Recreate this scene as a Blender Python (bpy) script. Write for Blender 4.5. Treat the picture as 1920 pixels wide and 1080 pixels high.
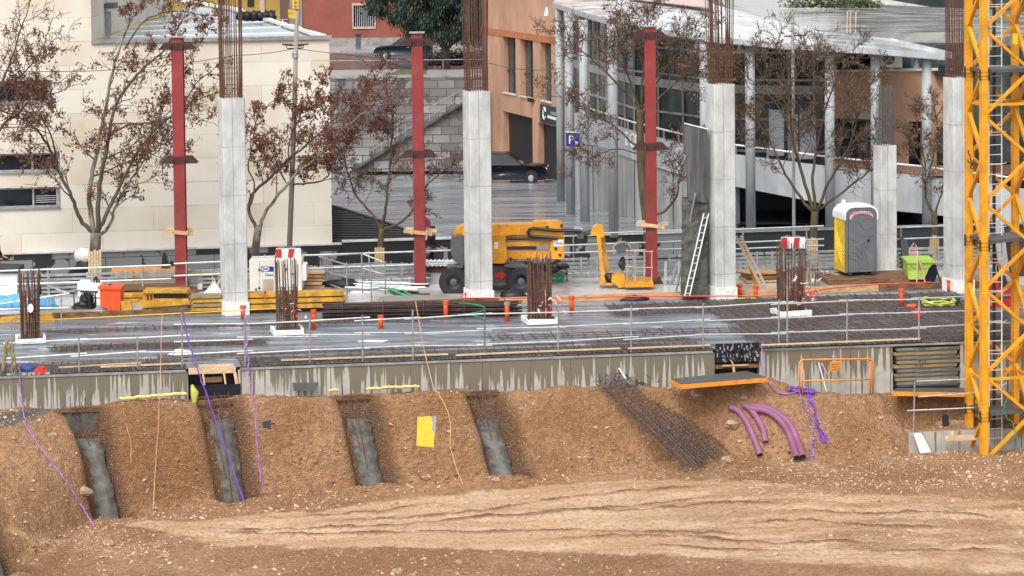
import bpy, math, random
import numpy as np
from mathutils import Vector as V, Matrix
R = math.radians
random.seed(7)
for o in list(bpy.data.objects): bpy.data.objects.remove(o)
S = bpy.context.scene
COL = S.collection
# ---------------------------------------------------------------- camera, sky, sun, exposure
F, PITCH, ROLL, CAMH, OFF = 5000.0, R(3.15), -0.011, 12.85, 452.0
cd = bpy.data.cameras.new('camera'); cam = bpy.data.objects.new('camera', cd); COL.objects.link(cam)
cd.sensor_width = 36; cd.lens = 36*F/1920; cd.shift_y = -OFF/1920
cd.clip_start = 1; cd.clip_end = 900
cam.matrix_world = Matrix.Translation((0, 0, CAMH)) @ Matrix.Rotation(R(90)-PITCH, 4, 'X') @ Matrix.Rotation(ROLL, 4, 'Z')
S.camera = cam
W = bpy.data.worlds.new("World"); S.world = W; W.use_nodes = True
wn = W.node_tree.nodes; wl = W.node_tree.links
bg = wn['Background']; sky = wn.new('ShaderNodeTexSky'); sky.sky_type = 'NISHITA'; sky.sun_disc = False
SUN_EL, SUN_AZ = R(52), R(200)
sky.sun_elevation = SUN_EL; sky.sun_rotation = SUN_AZ; sky.air_density = 1.0; sky.dust_density = 3.0; sky.ozone_density = 1.0
hs = wn.new('ShaderNodeHueSaturation'); hs.inputs['Saturation'].default_value = 0.14
wl.new(sky.outputs[0], hs.inputs['Color']); wl.new(hs.outputs[0], bg.inputs[0]); bg.inputs[1].default_value = 0.15
sd = bpy.data.lights.new('sun', 'SUN'); sd.energy = 1.1; sd.angle = R(25); sd.color = (1, .96, .9)
so = bpy.data.objects.new('sun', sd); COL.objects.link(so)
# sun_rotation is measured from +Y clockwise; SUN_AZ=200 puts the sun behind the camera to the left
sdir = V((math.sin(SUN_AZ)*math.cos(SUN_EL), math.cos(SUN_AZ)*math.cos(SUN_EL), math.sin(SUN_EL)))
so.rotation_euler = (-sdir).to_track_quat('-Z', 'Y').to_euler(); so.location = (-20, 20, 60)
S.view_settings.view_transform = 'Standard'; S.view_settings.look = 'None'
S.view_settings.exposure = 0.75; S.view_settings.gamma = 1
S.render.engine = 'CYCLES'
S.cycles.max_bounces = 6; S.cycles.use_denoising = True
# ---------------------------------------------------------------- photo measurements -> places in the world
_MW = cam.matrix_world.to_3x3(); CP = V((0, 0, CAMH))
def ray(px, py): return _MW @ V(((px-960)/F, (540-py-OFF)/F, -1))
def P(px, py, Y):
    d = ray(px, py); return CP + d*(Y/d.y)
def G(px, py, z):
    d = ray(px, py); return CP + d*((z-CAMH)/d.z)
def PL(px, py, p0, n):
    d = ray(px, py); return CP + d*((V(p0)-CP).dot(n)/d.dot(n))
def PV(px, py, A, B):
    t = (B-A); return PL(px, py, A, V((t.y, -t.x, 0)))
def vnoise(x, y, seed=0):
    xi = np.floor(x).astype(np.int64); yi = np.floor(y).astype(np.int64); fx = x-xi; fy = y-yi
    fx = fx*fx*(3-2*fx); fy = fy*fy*(3-2*fy)
    def h(a, b):
        n = (a*374761393+b*668265263+seed*1442695041) & 0xffffffff
        n = ((n ^ (n >> 13))*1274126177) & 0xffffffff
        return ((n ^ (n >> 16)) & 0xffff)/65535.0
    return (h(xi, yi)*(1-fx)+h(xi+1, yi)*fx)*(1-fy)+(h(xi, yi+1)*(1-fx)+h(xi+1, yi+1)*fx)*fy
def fbm(x, y, o=4, seed=0):
    s = 0; a = .5
    for k in range(o):
        s = s+a*(vnoise(x, y, seed+k)-.5); x = x*2.03; y = y*2.03; a *= .55
    return s
# ---------------------------------------------------------------- materials
MATS = {}
def mat(name, col, rough=.6, metal=0, var=.15, scale=4, bump=0, bscale=30, col2=None, spec=.5, stretch=(1, 1, 1), rvar=0, lo=.35, hi=.65, dirt=0):
    m = bpy.data.materials.new(name); m.use_nodes = True; n = m.node_tree.nodes; l = m.node_tree.links
    b = n['Principled BSDF']; b.inputs['Roughness'].default_value = rough; b.inputs['Metallic'].default_value = metal
    b.inputs['Specular IOR Level'].default_value = spec
    tc = n.new('ShaderNodeTexCoord'); mp = n.new('ShaderNodeMapping'); mp.inputs['Scale'].default_value = stretch
    l.new(tc.outputs['Object'], mp.inputs[0])
    nz = n.new('ShaderNodeTexNoise'); nz.inputs['Scale'].default_value = scale; nz.inputs['Detail'].default_value = 6
    nz.inputs['Roughness'].default_value = .65
    l.new(mp.outputs[0], nz.inputs[0])
    rp = n.new('ShaderNodeValToRGB'); rp.color_ramp.elements[0].position = lo; rp.color_ramp.elements[1].position = hi
    c = V(col); c2 = V(col2) if col2 else c*(1-2*var)
    rp.color_ramp.elements[0].color = (*c2, 1); rp.color_ramp.elements[1].color = (*(c if col2 else V([min(1, x*(1+var*.6)) for x in c])), 1)
    l.new(nz.outputs[0], rp.inputs[0]); out = rp.outputs[0]
    if dirt:                                          # grime and scuffs: two scales of blotches of dried mud
        for sc_, am, th, dc in ((2.2, dirt, .52, (.17, .115, .07)), (16, dirt*1.3, .60, (.07, .05, .035))):
            dz = n.new('ShaderNodeTexNoise'); dz.inputs['Scale'].default_value = sc_; dz.inputs['Detail'].default_value = 7; dz.inputs['Roughness'].default_value = .7; l.new(tc.outputs['Object'], dz.inputs[0])
            dr = n.new('ShaderNodeMapRange'); dr.inputs[1].default_value = th; dr.inputs[2].default_value = th+.10; dr.inputs[3].default_value = 0; dr.inputs[4].default_value = min(.9, am); l.new(dz.outputs[0], dr.inputs[0])
            mx = n.new('ShaderNodeMix'); mx.data_type = 'RGBA'; l.new(dr.outputs[0], mx.inputs[0]); l.new(out, mx.inputs[6]); mx.inputs[7].default_value = (*dc, 1); out = mx.outputs[2]
    l.new(out, b.inputs['Base Color'])
    if rvar:
        mr = n.new('ShaderNodeMapRange'); mr.inputs[1].default_value = .35; mr.inputs[2].default_value = .65
        mr.inputs[3].default_value = max(.02, rough-rvar); mr.inputs[4].default_value = rough+rvar
        l.new(nz.outputs[0], mr.inputs[0]); l.new(mr.outputs[0], b.inputs['Roughness'])
    if bump:
        bz = n.new('ShaderNodeTexNoise'); bz.inputs['Scale'].default_value = bscale; bz.inputs['Detail'].default_value = 5
        l.new(mp.outputs[0], bz.inputs[0]); bp = n.new('ShaderNodeBump'); bp.inputs['Strength'].default_value = bump
        bp.inputs['Distance'].default_value = .05; l.new(bz.outputs[0], bp.inputs['Height']); l.new(bp.outputs[0], b.inputs['Normal'])
    MATS[name] = m; return m
def ramp2(n, l, src, p0, c0, p1, c1):
    r = n.new('ShaderNodeValToRGB'); r.color_ramp.elements[0].position = p0; r.color_ramp.elements[1].position = p1
    r.color_ramp.elements[0].color = (*c0, 1); r.color_ramp.elements[1].color = (*c1, 1); l.new(src, r.inputs[0]); return r.outputs[0]
def mixc(n, l, fac, a, b, mode='MIX'):
    m = n.new('ShaderNodeMix'); m.data_type = 'RGBA'; m.blend_type = mode
    for s, x in ((0, fac), (6, a), (7, b)):
        if hasattr(x, 'is_linked'): l.new(x, m.inputs[s])
        elif s: m.inputs[s].default_value = (*x, 1)
        else: m.inputs[s].default_value = x
    return m.outputs[2]
def base(name, rough=.6):
    m = bpy.data.materials.new(name); m.use_nodes = True; n = m.node_tree.nodes; l = m.node_tree.links
    b = n['Principled BSDF']; b.inputs['Roughness'].default_value = rough
    tc = n.new('ShaderNodeTexCoord'); MATS[name] = m; return m, n, l, b, tc
def noise(n, l, src, scale, detail=5, stretch=(1, 1, 1), loc=(0, 0, 0)):
    mp = n.new('ShaderNodeMapping'); mp.inputs['Scale'].default_value = stretch; mp.inputs['Location'].default_value = loc
    l.new(src, mp.inputs[0]); z = n.new('ShaderNodeTexNoise'); z.inputs['Scale'].default_value = scale; z.inputs['Detail'].default_value = detail
    l.new(mp.outputs[0], z.inputs[0]); return z.outputs[0]
def bumpn(n, l, b, h, st, dist=.05):
    bp = n.new('ShaderNodeBump'); bp.inputs['Strength'].default_value = st; bp.inputs['Distance'].default_value = dist
    l.new(h, bp.inputs['Height']); l.new(bp.outputs[0], b.inputs['Normal'])
mat('concrete', (.60, .60, .585), .85, var=.17, scale=1.5, bump=.15, bscale=18, stretch=(1, 1, .45), dirt=.10)
mat('concrete_dark', (.30, .30, .285), .7, var=.2, scale=1.6, bump=.2)
mat('render_wall', (.40, .40, .385), .85, var=.22, scale=.9, bump=.1, stretch=(1.5, 1.5, .3))
mat('plaster', (.82, .82, .80), .8, var=.06, scale=6, bump=.2, dirt=.2)
mat('wet_cement', (.135, .127, .108), .55, var=.25, scale=3, bump=.35, bscale=14)
mat('rust', (.17, .075, .042), .85, var=.35, scale=5, bump=.2, col2=(.075, .038, .026))
mat('dark_rust', (.125, .085, .074), .8, var=.3, scale=5)
mat('grey_bar', (.13, .125, .12), .8, var=.25, scale=6)
mat('red_steel', (.27, .030, .028), .55, var=.14, scale=1.2, stretch=(1, 1, .4), dirt=.22)
mat('dark_red', (.07, .022, .018), .7, var=.2)
mat('crane_yellow', (.84, .37, .014), .42, var=.12, scale=2.5, dirt=.32)
mat('lift_yellow', (.74, .32, .012), .4, var=.14, scale=2.5, dirt=.4)
mat('lift_grey', (.09, .10, .105), .5, var=.15, dirt=.35)
mat('rubber', (.03, .03, .03), .85, var=.3, scale=12, bump=.3)
mat('black', (.012, .012, .014), .5, var=.2)
mat('dark', (.03, .032, .036), .6, var=.25)
mat('navy_black', (.012, .014, .026), .22, var=.1)
mat('galv', (.40, .42, .43), .42, .45, var=.18, scale=5)
mat('steel_rail', (.48, .52, .52), .35, .35, var=.12, scale=4)
mat('white_paint', (.80, .80, .78), .5, var=.06, scale=3, dirt=.14)
mat('cream_paint', (.74, .71, .63), .55, var=.05, scale=2, dirt=.2)
mat('timber', (.58, .36, .17), .75, var=.2, scale=3, stretch=(.6, 6, 6))
mat('pale_timber', (.66, .48, .29), .75, var=.18, scale=4, stretch=(.6, 6, 6))
mat('orange_timber', (.60, .25, .07), .65, var=.2, scale=3, stretch=(.6, 6, 6))
mat('brown_timber', (.21, .105, .045), .75, var=.35, scale=3, stretch=(.6, 5, 5))
mat('form_yellow', (.62, .32, .025), .55, var=.25, scale=3, dirt=.4)
mat('form_dirty', (.36, .25, .08), .6, scale=3.5, col2=(.15, .135, .105), stretch=(.5, 1, 3))
mat('form_grey', (.20, .19, .165), .7, var=.3, scale=4, stretch=(.4, 1, 3))
mat('yellow_board', (.80, .46, .012), .5, var=.08, dirt=.3)
mat('orange_plastic', (.78, .085, .012), .45, var=.08)
mat('orange_paint', (.80, .29, .03), .45, var=.08, dirt=.3)
mat('blue_tarp', (.10, .36, .62), .45, var=.2, bump=.5, bscale=6)
mat('blue', (.015, .10, .50), .5)
mat('sign_blue', (.012, .03, .28), .4, var=.05)
mat('red', (.55, .02, .03), .5, var=.1)
mat('tape_red', (.80, .035, .03), .5, var=.05)
mat('tape_yellow', (.80, .55, .03), .5, var=.05)
mat('green_hose', (.02, .28, .13), .5)
mat('lime', (.38, .58, .07), .5, var=.1, dirt=.3)
mat('yellow_green', (.55, .58, .10), .6, var=.2)
mat('purple', (.20, .07, .55), .5, var=.2, scale=3)
mat('violet', (.38, .20, .62), .5, var=.2, scale=3)
mat('string', (.66, .40, .22), .7)
mat('magenta_pipe', (.28, .10, .20), .6, var=.1, dirt=.35)
mat('toilet_grey', (.135, .145, .16), .5, var=.08, dirt=.18)
mat('toilet_yellow', (.72, .50, .015), .45, var=.1)
mat('pink', (.75, .42, .42), .6, var=.1)
mat('glass', (.016, .02, .024), .06, var=.3, scale=.6)
mat('glass_green', (.06, .08, .08), .08, var=.35, scale=.5)
mat('orange_brick', (.50, .28, .175), .8, var=.15, scale=.5, bump=.1, stretch=(1, 1, .5))
mat('orange_trim', (.48, .16, .07), .7)
mat('glow_pink', (.60, .40, .34), .3)
mat('pole_wood', (.30, .27, .225), .85, var=.2, scale=5, stretch=(3, 3, .4))
mat('red_render', (.26, .075, .05), .8, var=.12, scale=.6)
mat('ochre_render', (.40, .27, .06), .85, var=.1, scale=.6)
mat('brown_render', (.16, .09, .075), .85, var=.12)
mat('surround', (.48, .38, .30), .8, var=.1)
mat('skin', (.50, .28, .20), .6)
mat('jacket', (.016, .018, .026), .8, var=.2)
mat('hair', (.015, .012, .01), .7)
mat('bark', (.13, .10, .075), .9, scale=5, col2=(.05, .036, .028), bump=.5, bscale=14, stretch=(1, 1, .35))
mat('pale_bark', (.25, .215, .175), .9, scale=3, col2=(.07, .05, .042), bump=.4, bscale=14, stretch=(1, 1, .3), lo=.42, hi=.56)
mat('olive_bark', (.12, .095, .045), .9, scale=5, col2=(.05, .038, .024), bump=.4, bscale=14, stretch=(1, 1, .35))
mat('twig', (.135, .090, .064), .9, var=.3)
mat('dead_leaf', (.26, .098, .060), .8, scale=3, col2=(.115, .045, .030))
mat('bundle', (.060, .038, .034), .8, var=.2)
mat('pale_leaf', (.27, .15, .09), .8, var=.3)
mat('evergreen', (.035, .065, .04), .7, scale=.8, col2=(.012, .026, .020))
mat('grass', (.13, .15, .03), .9, scale=6, col2=(.06, .07, .02))
mat('car_blue', (.045, .06, .085), .25, var=.05)
mat('silver', (.55, .56, .58), .25, .6, var=.05)
mat('lamp_glass', (.85, .87, .9), .1, var=.02)
mat('dark_sign', (.03, .032, .04), .5)
mat('grey_panel', (.10, .10, .10), .7, var=.3, scale=2, stretch=(4, 4, .3))
mat('rough_dark', (.13, .128, .115), .9, scale=2.5, col2=(.04, .038, .034), bump=1, bscale=5)
mat('parapet', (.46, .48, .50), .6, var=.13, scale=1.2, stretch=(1, 1, .3))
mat('pillar_grey', (.36, .38, .39), .6, var=.14, scale=2, stretch=(1, 1, .3))
mat('roof_sheet', (.34, .40, .45), .22, .2, var=.06, scale=1, rvar=.1)
mat('roof_wet', (.60, .61, .61), .16, var=.2, scale=.7, rvar=.1)
mat('roof_dirty', (.36, .36, .345), .2, scale=.9, col2=(.13, .125, .11), rvar=.12, stretch=(.5, 1, 1))
mat('exit_green', (.02, .10, .07), .4)
mat('pale_foam', (.74, .60, .22), .8, var=.1, scale=8, bump=.3)
mat('slat', (.03, .036, .04), .45)
mat('rock', (.46, .33, .22), .9, var=.25, scale=8, bump=.4)
mat('clod', (.36, .19, .085), .95, scale=2.5, col2=(.17, .08, .035), bump=.6, bscale=20)
mat('gravel', (.60, .43, .29), .9, scale=.9, col2=(.38, .23, .12), lo=.3, hi=.6)
# ---------------------------------------------------------------- mesh builder
class B:
    def __init__(s): s.v = []; s.f = []; s.sm = False
    def add(s, vs, fs):
        k = len(s.v); s.v += [V(p) for p in vs]; s.f += [tuple(i+k for i in f) for f in fs]; return s
    def hexa(s, a): return s.add(a, [(0, 3, 2, 1), (4, 5, 6, 7), (0, 1, 5, 4), (1, 2, 6, 5), (2, 3, 7, 6), (3, 0, 4, 7)])
    def box(s, c, d, rz=0, rx=0, ry=0, bev=0):
        m = Matrix.Translation(c) @ Matrix.Rotation(rz, 4, 'Z') @ Matrix.Rotation(ry, 4, 'Y') @ Matrix.Rotation(rx, 4, 'X')
        x, y, z = d[0]/2, d[1]/2, d[2]/2
        if bev:
            b = min(bev, x*.9, z*.9)
            pr = [(-x+b, -z), (x-b, -z), (x, -z+b), (x, z-b), (x-b, z), (-x+b, z), (-x, z-b), (-x, -z+b)]
            vs = [m @ V((p, -y, q)) for p, q in pr]+[m @ V((p, y, q)) for p, q in pr]
            return s.add(vs, [tuple(range(8)), tuple(range(15, 7, -1))]+[(i, i+8, (i+1) % 8+8, (i+1) % 8) for i in range(8)])
        return s.hexa([m @ V(p) for p in ((-x, -y, -z), (x, -y, -z), (x, y, -z), (-x, y, -z), (-x, -y, z), (x, -y, z), (x, y, z), (-x, y, z))])
    def bar(s, a, b, w, h=None, up=(0, 0, 1)):
        a = V(a); b = V(b); h = h or w; t = (b-a).normalized(); u = V(up)
        if abs(t.dot(u)) > .95: u = V((0, 1, 0))
        sd = t.cross(u).normalized()*(w/2); u = sd.cross(t).normalized()*(h/2)
        return s.hexa([a-sd-u, a+sd-u, b+sd-u, b-sd-u, a-sd+u, a+sd+u, b+sd+u, b-sd+u])
    def tube(s, pts, r, n=6, cap=True):
        pts = [V(p) for p in pts]; k = len(pts); rr = r if isinstance(r, (list, tuple)) else [r]*k; vs = []; u = None
        for i in range(k):
            t = (pts[min(i+1, k-1)]-pts[max(i-1, 0)])
            t = t.normalized() if t.length > 1e-9 else V((0, 0, 1))
            if u is None: u = t.cross(V((0, 0, 1)) if abs(t.z) < .9 else V((1, 0, 0))).normalized()
            else:
                u = u-t*u.dot(t); u = u.normalized() if u.length > 1e-6 else t.orthogonal().normalized()
            w = t.cross(u)
            for j in range(n):
                a = 2*math.pi*j/n; vs.append(pts[i]+(u*math.cos(a)+w*math.sin(a))*rr[i])
        fs = [(i*n+j, i*n+(j+1) % n, (i+1)*n+(j+1) % n, (i+1)*n+j) for i in range(k-1) for j in range(n)]
        if cap: fs += [tuple(range(n-1, -1, -1)), tuple(range((k-1)*n, k*n))]
        return s.add(vs, fs)
    def prism(s, poly, ext):
        n = len(poly); poly = [V(p) for p in poly]; e = V(ext)
        return s.add(poly+[p+e for p in poly], [tuple(range(n)), tuple(range(2*n-1, n-1, -1))]+[(i, i+n, (i+1) % n+n, (i+1) % n) for i in range(n)])
    def extr(s, pix, Y, th): return s.prism([P(x, y, Y) for x, y in pix], (0, th, 0))
    def lathe(s, c, prof, n=16, axis='Z', cap=True):
        vs = []
        for r, h in prof:
            for j in range(n):
                a = 2*math.pi*j/n; p = (r*math.cos(a), r*math.sin(a), h)
                if axis == 'Y': p = (p[0], p[2], p[1])
                if axis == 'X': p = (p[2], p[0], p[1])
                vs.append(V(c)+V(p))
        k = len(prof)
        return s.add(vs, [(i*n+j, i*n+(j+1) % n, (i+1)*n+(j+1) % n, (i+1)*n+j) for i in range(k-1) for j in range(n)]+([tuple(range(n-1, -1, -1)), tuple(range((k-1)*n, k*n))] if cap else []))
    def quad(s, a, b, c, d): return s.add([a, b, c, d], [(0, 1, 2, 3)])
    def blob(s, c, r, n=10, k=6, jit=.15, seed=0):
        rnd = random.Random(seed); vs = []
        for i in range(k+1):
            th = math.pi*i/k
            for j in range(n):
                a = 2*math.pi*j/n; q = 1+rnd.uniform(-jit, jit)
                vs.append(V(c)+V((r[0]*math.sin(th)*math.cos(a)*q, r[1]*math.sin(th)*math.sin(a)*q, r[2]*math.cos(th)*q)))
        return s.add(vs, [(i*n+j, (i+1)*n+j, (i+1)*n+(j+1) % n, i*n+(j+1) % n) for i in range(k) for j in range(n)])
    def sub(s, fn): s.v = [fn(p) for p in s.v]; return s
    def obj(s, name, m, parent=None, smooth=False):
        t = parent
        while t is not None and t.parent is not None: t = t.parent
        L = t.location if t is not None else V((0, 0, 0))
        if t is None and s.v:
            xs = [p.x for p in s.v]; ys = [p.y for p in s.v]
            L = V(((min(xs)+max(xs))/2, (min(ys)+max(ys))/2, min(p.z for p in s.v)))
        me = bpy.data.meshes.new(name); me.from_pydata([p-L for p in s.v], [], s.f); me.update()
        if smooth or s.sm:
            me.polygons.foreach_set('use_smooth', [True]*len(me.polygons))
        me.materials.append(MATS[m] if isinstance(m, str) else m)
        o = bpy.data.objects.new(name, me); COL.objects.link(o)
        if parent is not None: o.parent = parent
        else: o.location = L
        return o
def tag(o, label, cat, group=None, kind=None):
    if label: o['label'] = label
    if cat: o['category'] = cat
    if group: o['group'] = group
    if kind: o['kind'] = kind
    return o
def thing(name, label, cat, loc=(0, 0, 0), group=None):
    o = bpy.data.objects.new(name, None); COL.objects.link(o); o.location = loc; o.empty_display_size = .3
    return tag(o, label, cat, group)
def dup(root, loc, rz=0, label=None, group=None, sc=None):
    r = root.copy(); COL.objects.link(r); r.location = loc; r.rotation_euler = (0, 0, rz)
    if sc: r.scale = sc
    if label: r['label'] = label
    if group: r['group'] = group
    for ch in list(root.children):
        c = ch.copy(); COL.objects.link(c); c.parent = r
        for g in ch.children:
            d = g.copy(); COL.objects.link(d); d.parent = c
    return r
def solo(b, name, label, cat, m, group=None, smooth=False): return tag(b.obj(name, m, None, smooth), label, cat, group)
def text(s, size, name, m, parent, o, rt, up, depth=.012):
    """letters standing at o, running along rt, with up"""
    cu = bpy.data.curves.new(name, 'FONT'); cu.body = s; cu.size = size; cu.extrude = depth; cu.align_x = 'CENTER'; cu.align_y = 'CENTER'
    t = bpy.data.objects.new(name, cu); COL.objects.link(t)
    me = bpy.data.meshes.new_from_object(t); bpy.data.objects.remove(t); bpy.data.curves.remove(cu)
    rt = V(rt).normalized(); up = V(up).normalized(); nn = rt.cross(up)
    vs = [V(o)+rt*p.co.x+up*p.co.y+nn*p.co.z for p in me.vertices]
    b = B(); b.add(vs, [tuple(p.vertices) for p in me.polygons]); bpy.data.meshes.remove(me)
    return b.obj(name, m, parent)
def wallgrid(b, A, Bp, z0, z1, holes, th, deep=None):
    """vertical wall from A to Bp (seen from the camera side) with rectangular openings (s0,s1,za,zb) and reveals of depth th"""
    A = V((A.x, A.y, 0)); Bp = V((Bp.x, Bp.y, 0)); L = (Bp-A).length; t = (Bp-A)/L; nb = V((-t.y, t.x, 0))
    ss = sorted({0, L, *[h[0] for h in holes], *[h[1] for h in holes]}); zz = sorted({z0, z1, *[h[2] for h in holes], *[h[3] for h in holes]})
    pt = lambda s, z, d=0: A+t*s+nb*d+V((0, 0, z))
    for i in range(len(ss)-1):
        for j in range(len(zz)-1):
            sm, zm = (ss[i]+ss[i+1])/2, (zz[j]+zz[j+1])/2
            if any(h[0] < sm < h[1] and h[2] < zm < h[3] for h in holes): continue
            b.quad(pt(ss[i], zz[j]), pt(ss[i+1], zz[j]), pt(ss[i+1], zz[j+1]), pt(ss[i], zz[j+1]))
    for h in holes:
        c = [(h[0], h[2]), (h[1], h[2]), (h[1], h[3]), (h[0], h[3])]
        for k in range(4):
            p, q = c[k], c[(k+1) % 4]; b.quad(pt(*p), pt(*p, th), pt(*q, th), pt(*q))
    b.quad(pt(0, z0, th), pt(0, z1, th), pt(0, z1), pt(0, z0)); b.quad(pt(L, z0), pt(L, z1), pt(L, z1, th), pt(L, z0, th))
    b.quad(pt(0, z1), pt(0, z1, th), pt(L, z1, th), pt(L, z1))
    return pt
def along(A, Bp, p):
    t = (Bp-A); t = V((t.x, t.y, 0)); return (V((p.x-A.x, p.y-A.y, 0)).dot(t))/t.length
# ================================================================ SETTING: lines of the site
def ext(a, b, x):                                     # point of line a-b at world X
    t = (x-a.x)/(b.x-a.x); return a+(b-a)*t
_f0, _f1 = G(0, 704, 0), G(1800, 639, 0)
_b0, _b1 = G(0, 602, 0), G(1800, 540, 0)
FL = lambda x: ext(_f0, _f1, x); BL = lambda x: ext(_b0, _b1, x)
WA, WB = FL(-24), FL(28)                              # front edge of the deck
SLOPE = (WB.y-WA.y)/(WB.x-WA.x)
Yw = lambda x: WA.y+(x-WA.x)*SLOPE
e1 = (WB-WA).normalized(); e2 = V((e1.y, -e1.x, 0))   # e2 points to the camera
YB = lambda x: 89.3+SLOPE*(x-2.6)                     # steel barrier behind the works
YS = lambda x: 98.0+SLOPE*(x+6.7)                     # street-side low wall / facade line
# ---------------------------------------------------------------- soil: pit floor, bank and trenches
m, n, l, b, tc = base('soil', .9)
at = n.new('ShaderNodeAttribute'); at.attribute_name = 'compact'
g1 = noise(n, l, tc.outputs['Object'], .45, 6); g2 = noise(n, l, tc.outputs['Object'], 7, 6); g3 = noise(n, l, tc.outputs['Object'], 26, 3)
loose = mixc(n, l, ramp2(n, l, g1, .38, (0, 0, 0), .62, (1, 1, 1)), (.34, .172, .074), (.49, .280, .148))
loose = mixc(n, l, ramp2(n, l, g2, .40, (0, 0, 0), .60, (1, 1, 1)), mixc(n, l, .45, loose, (.15, .066, .026)), loose)
comp = mixc(n, l, ramp2(n, l, noise(n, l, tc.outputs['Object'], 1.2, 7, (.25, 1, 1)), .38, (0, 0, 0), .62, (1, 1, 1)), (.60, .365, .205), (.76, .53, .35))
comp = mixc(n, l, ramp2(n, l, g2, .3, (0, 0, 0), .5, (1, 1, 1)), (.47, .27, .14), comp)
sepc = n.new('ShaderNodeSeparateColor'); l.new(at.outputs['Color'], sepc.inputs[0])
c = mixc(n, l, sepc.outputs[0], loose, comp)
c = mixc(n, l, sepc.outputs[1], c, (.115, .11, .098))           # spilt cement
c = mixc(n, l, sepc.outputs[2], c, (.15, .072, .034))          # dark soil thrown up by tracks; in trenches, painted shade
c = mixc(n, l, ramp2(n, l, g3, .60, (0, 0, 0), .68, (.75, .75, .75)), c, (.55, .40, .27))
l.new(c, b.inputs['Base Color'])
ad = n.new('ShaderNodeMath'); ad.operation = 'ADD'; l.new(g2, ad.inputs[0]); l.new(g3, ad.inputs[1])
bumpn(n, l, b, ad.outputs[0], 1.0, .12)

zf_t = ([-24, -11, -5, 3, 8, 13, 28], [-4.5, -3.85, -3.4, -3.05, -2.88, -2.92, -2.95])
ZF = lambda x: np.interp(x, *zf_t)
def ground_at(px, py):
    z = -3.2
    for _ in range(6): p = G(px, py, z); z = float(ZF(p.x))
    return p
_toe = [(-60, 1110), (0, 1085), (60, 1050), (170, 990), (300, 960), (450, 940), (600, 926), (750, 914), (1000, 900), (1200, 881), (1300, 869), (1500, 866), (1600, 856), (1700, 846), (1800, 842), (1980, 838)]
_tp = [ground_at(*q) for q in _toe]
YT = lambda x: np.interp(x, [-24]+[p.x for p in _tp]+[28], [_tp[0].y-2]+[p.y for p in _tp]+[_tp[-1].y+.5])
_top = [(-60, 772), (0, 768), (150, 760), (300, 750), (600, 739), (900, 729), (1100, 724), (1250, 722), (1330, 716), (1440, 706), (1520, 735), (1700, 738), (1980, 735)]
_tw = [PV(px, py, WA, WB) for px, py in _top]
ZW = lambda x: np.interp(x, [-24]+[p.x for p in _tw]+[28], [_tw[0].z]+[p.z for p in _tw]+[_tw[-1].z])
def trench(top, end, w=.42):
    a = PV(*top, WA, WB); e = ground_at(*end); qa = .25; qe = float(Yw(e.x)-e.y)
    return dict(xa=a.x, xe=e.x, qa=qa, qe=qe, w=w)
TR = [trench((-145, 775), (22, 1095), .42), trench((152, 762), (222, 985), .46), trench((404, 750), (472, 945), .46), trench((660, 738), (728, 920), .42), trench((898, 728), (978, 905), .42)]
def tcx(t, q): return t['xa']+(t['xe']-t['xa'])*(q-t['qa'])/(t['qe']-t['qa'])
def bank(x, q):
    yt = YT(x); qt = np.maximum(Yw(x)-yt, .9); zf = ZF(x); zw = ZW(x)
    u = np.clip((q-.45)/(qt-.45), 0, 1); u = u*.8+.2*u*u*(3-2*u)
    return zw+(zf-zw)*u, qt
_cf = P(1704, 812, 75.2); QF = Yw(_cf.x)-_cf.y
def terr(x, q):
    x = np.asarray(x, float); q = np.asarray(q, float)
    z, qt = bank(x, q); fl = np.clip((q-qt)/.8, 0, 1)
    z = z+fbm(x*.8, q*.8, 4, 3)*.34*(1-fl*.6)+fbm(x*4.1, q*4.1, 3, 9)*.12*(1-.45*fl)+fbm(x*13, q*13, 2, 5)*.06*(1-.3*fl)
    z = z+.16*np.exp(-((q-qt-.25)/.45)**2)*(.5+vnoise(x*1.3, q*.6, 4))*np.clip((11-x)/2, 0.0, 1)        # loose berm along the toe
    z = z+.35*np.exp(-((x+11)/2.6)**2-((q-qt-2.6)/1.5)**2)
    xb = np.clip((x-_cf.x+.75)/.7, 0, 1); qf = QF; lim = np.where(q > qf-.1, -3.05+.10*fbm(x*3, q*3, 3, 40), np.interp(q, [0, .4], [0, 1])*(-2.38)+np.interp(q, [0, .4], [1, 0])*(-1.3)+.12*fbm(x*4, q*4, 3, 41)); lim = np.where(q > qf+.5, 9, lim)
    z = np.where(xb > 0, np.minimum(z, lim*xb+(1-xb)*z), z)
    dk = np.zeros_like(z)
    for t in TR:
        d = np.abs(x-tcx(t, q)-.16*fbm(q*2.2, x*0+t['xa'], 3, 2)); ed = np.clip((t['w']+.16-d)/.26, 0, 1); ed = ed*ed*(3-2*ed)
        en = np.clip((t['qe']-q)/.2, 0, 1)*np.clip((q-.14)/.1, 0, 1)
        z = z-ed*en*.85; sd = np.clip((t['w']+.35-d)/.3, 0, 1)*en; dk = np.maximum(dk, sd*.9)  # shade of trench sides and floor put into the soil colour
    return z, dk
GX = np.concatenate([np.linspace(-24, -15.5, 40)[:-1], np.linspace(-15.5, 16.5, 560), np.linspace(16.5, 28, 50)[1:]])
GQ = np.concatenate([np.linspace(-.45, 7.2, 150)[:-1], np.linspace(7.2, 14, 120), np.linspace(14, 24, 30)[1:]])
X, Q = np.meshgrid(GX, GQ); Z, DK = terr(X, Q); YY = Yw(X)-Q
def band(pts):
    w = [ground_at(*p) for p in pts]; return lambda x: np.interp(x, [p.x for p in w], [p.y for p in w])
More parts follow.
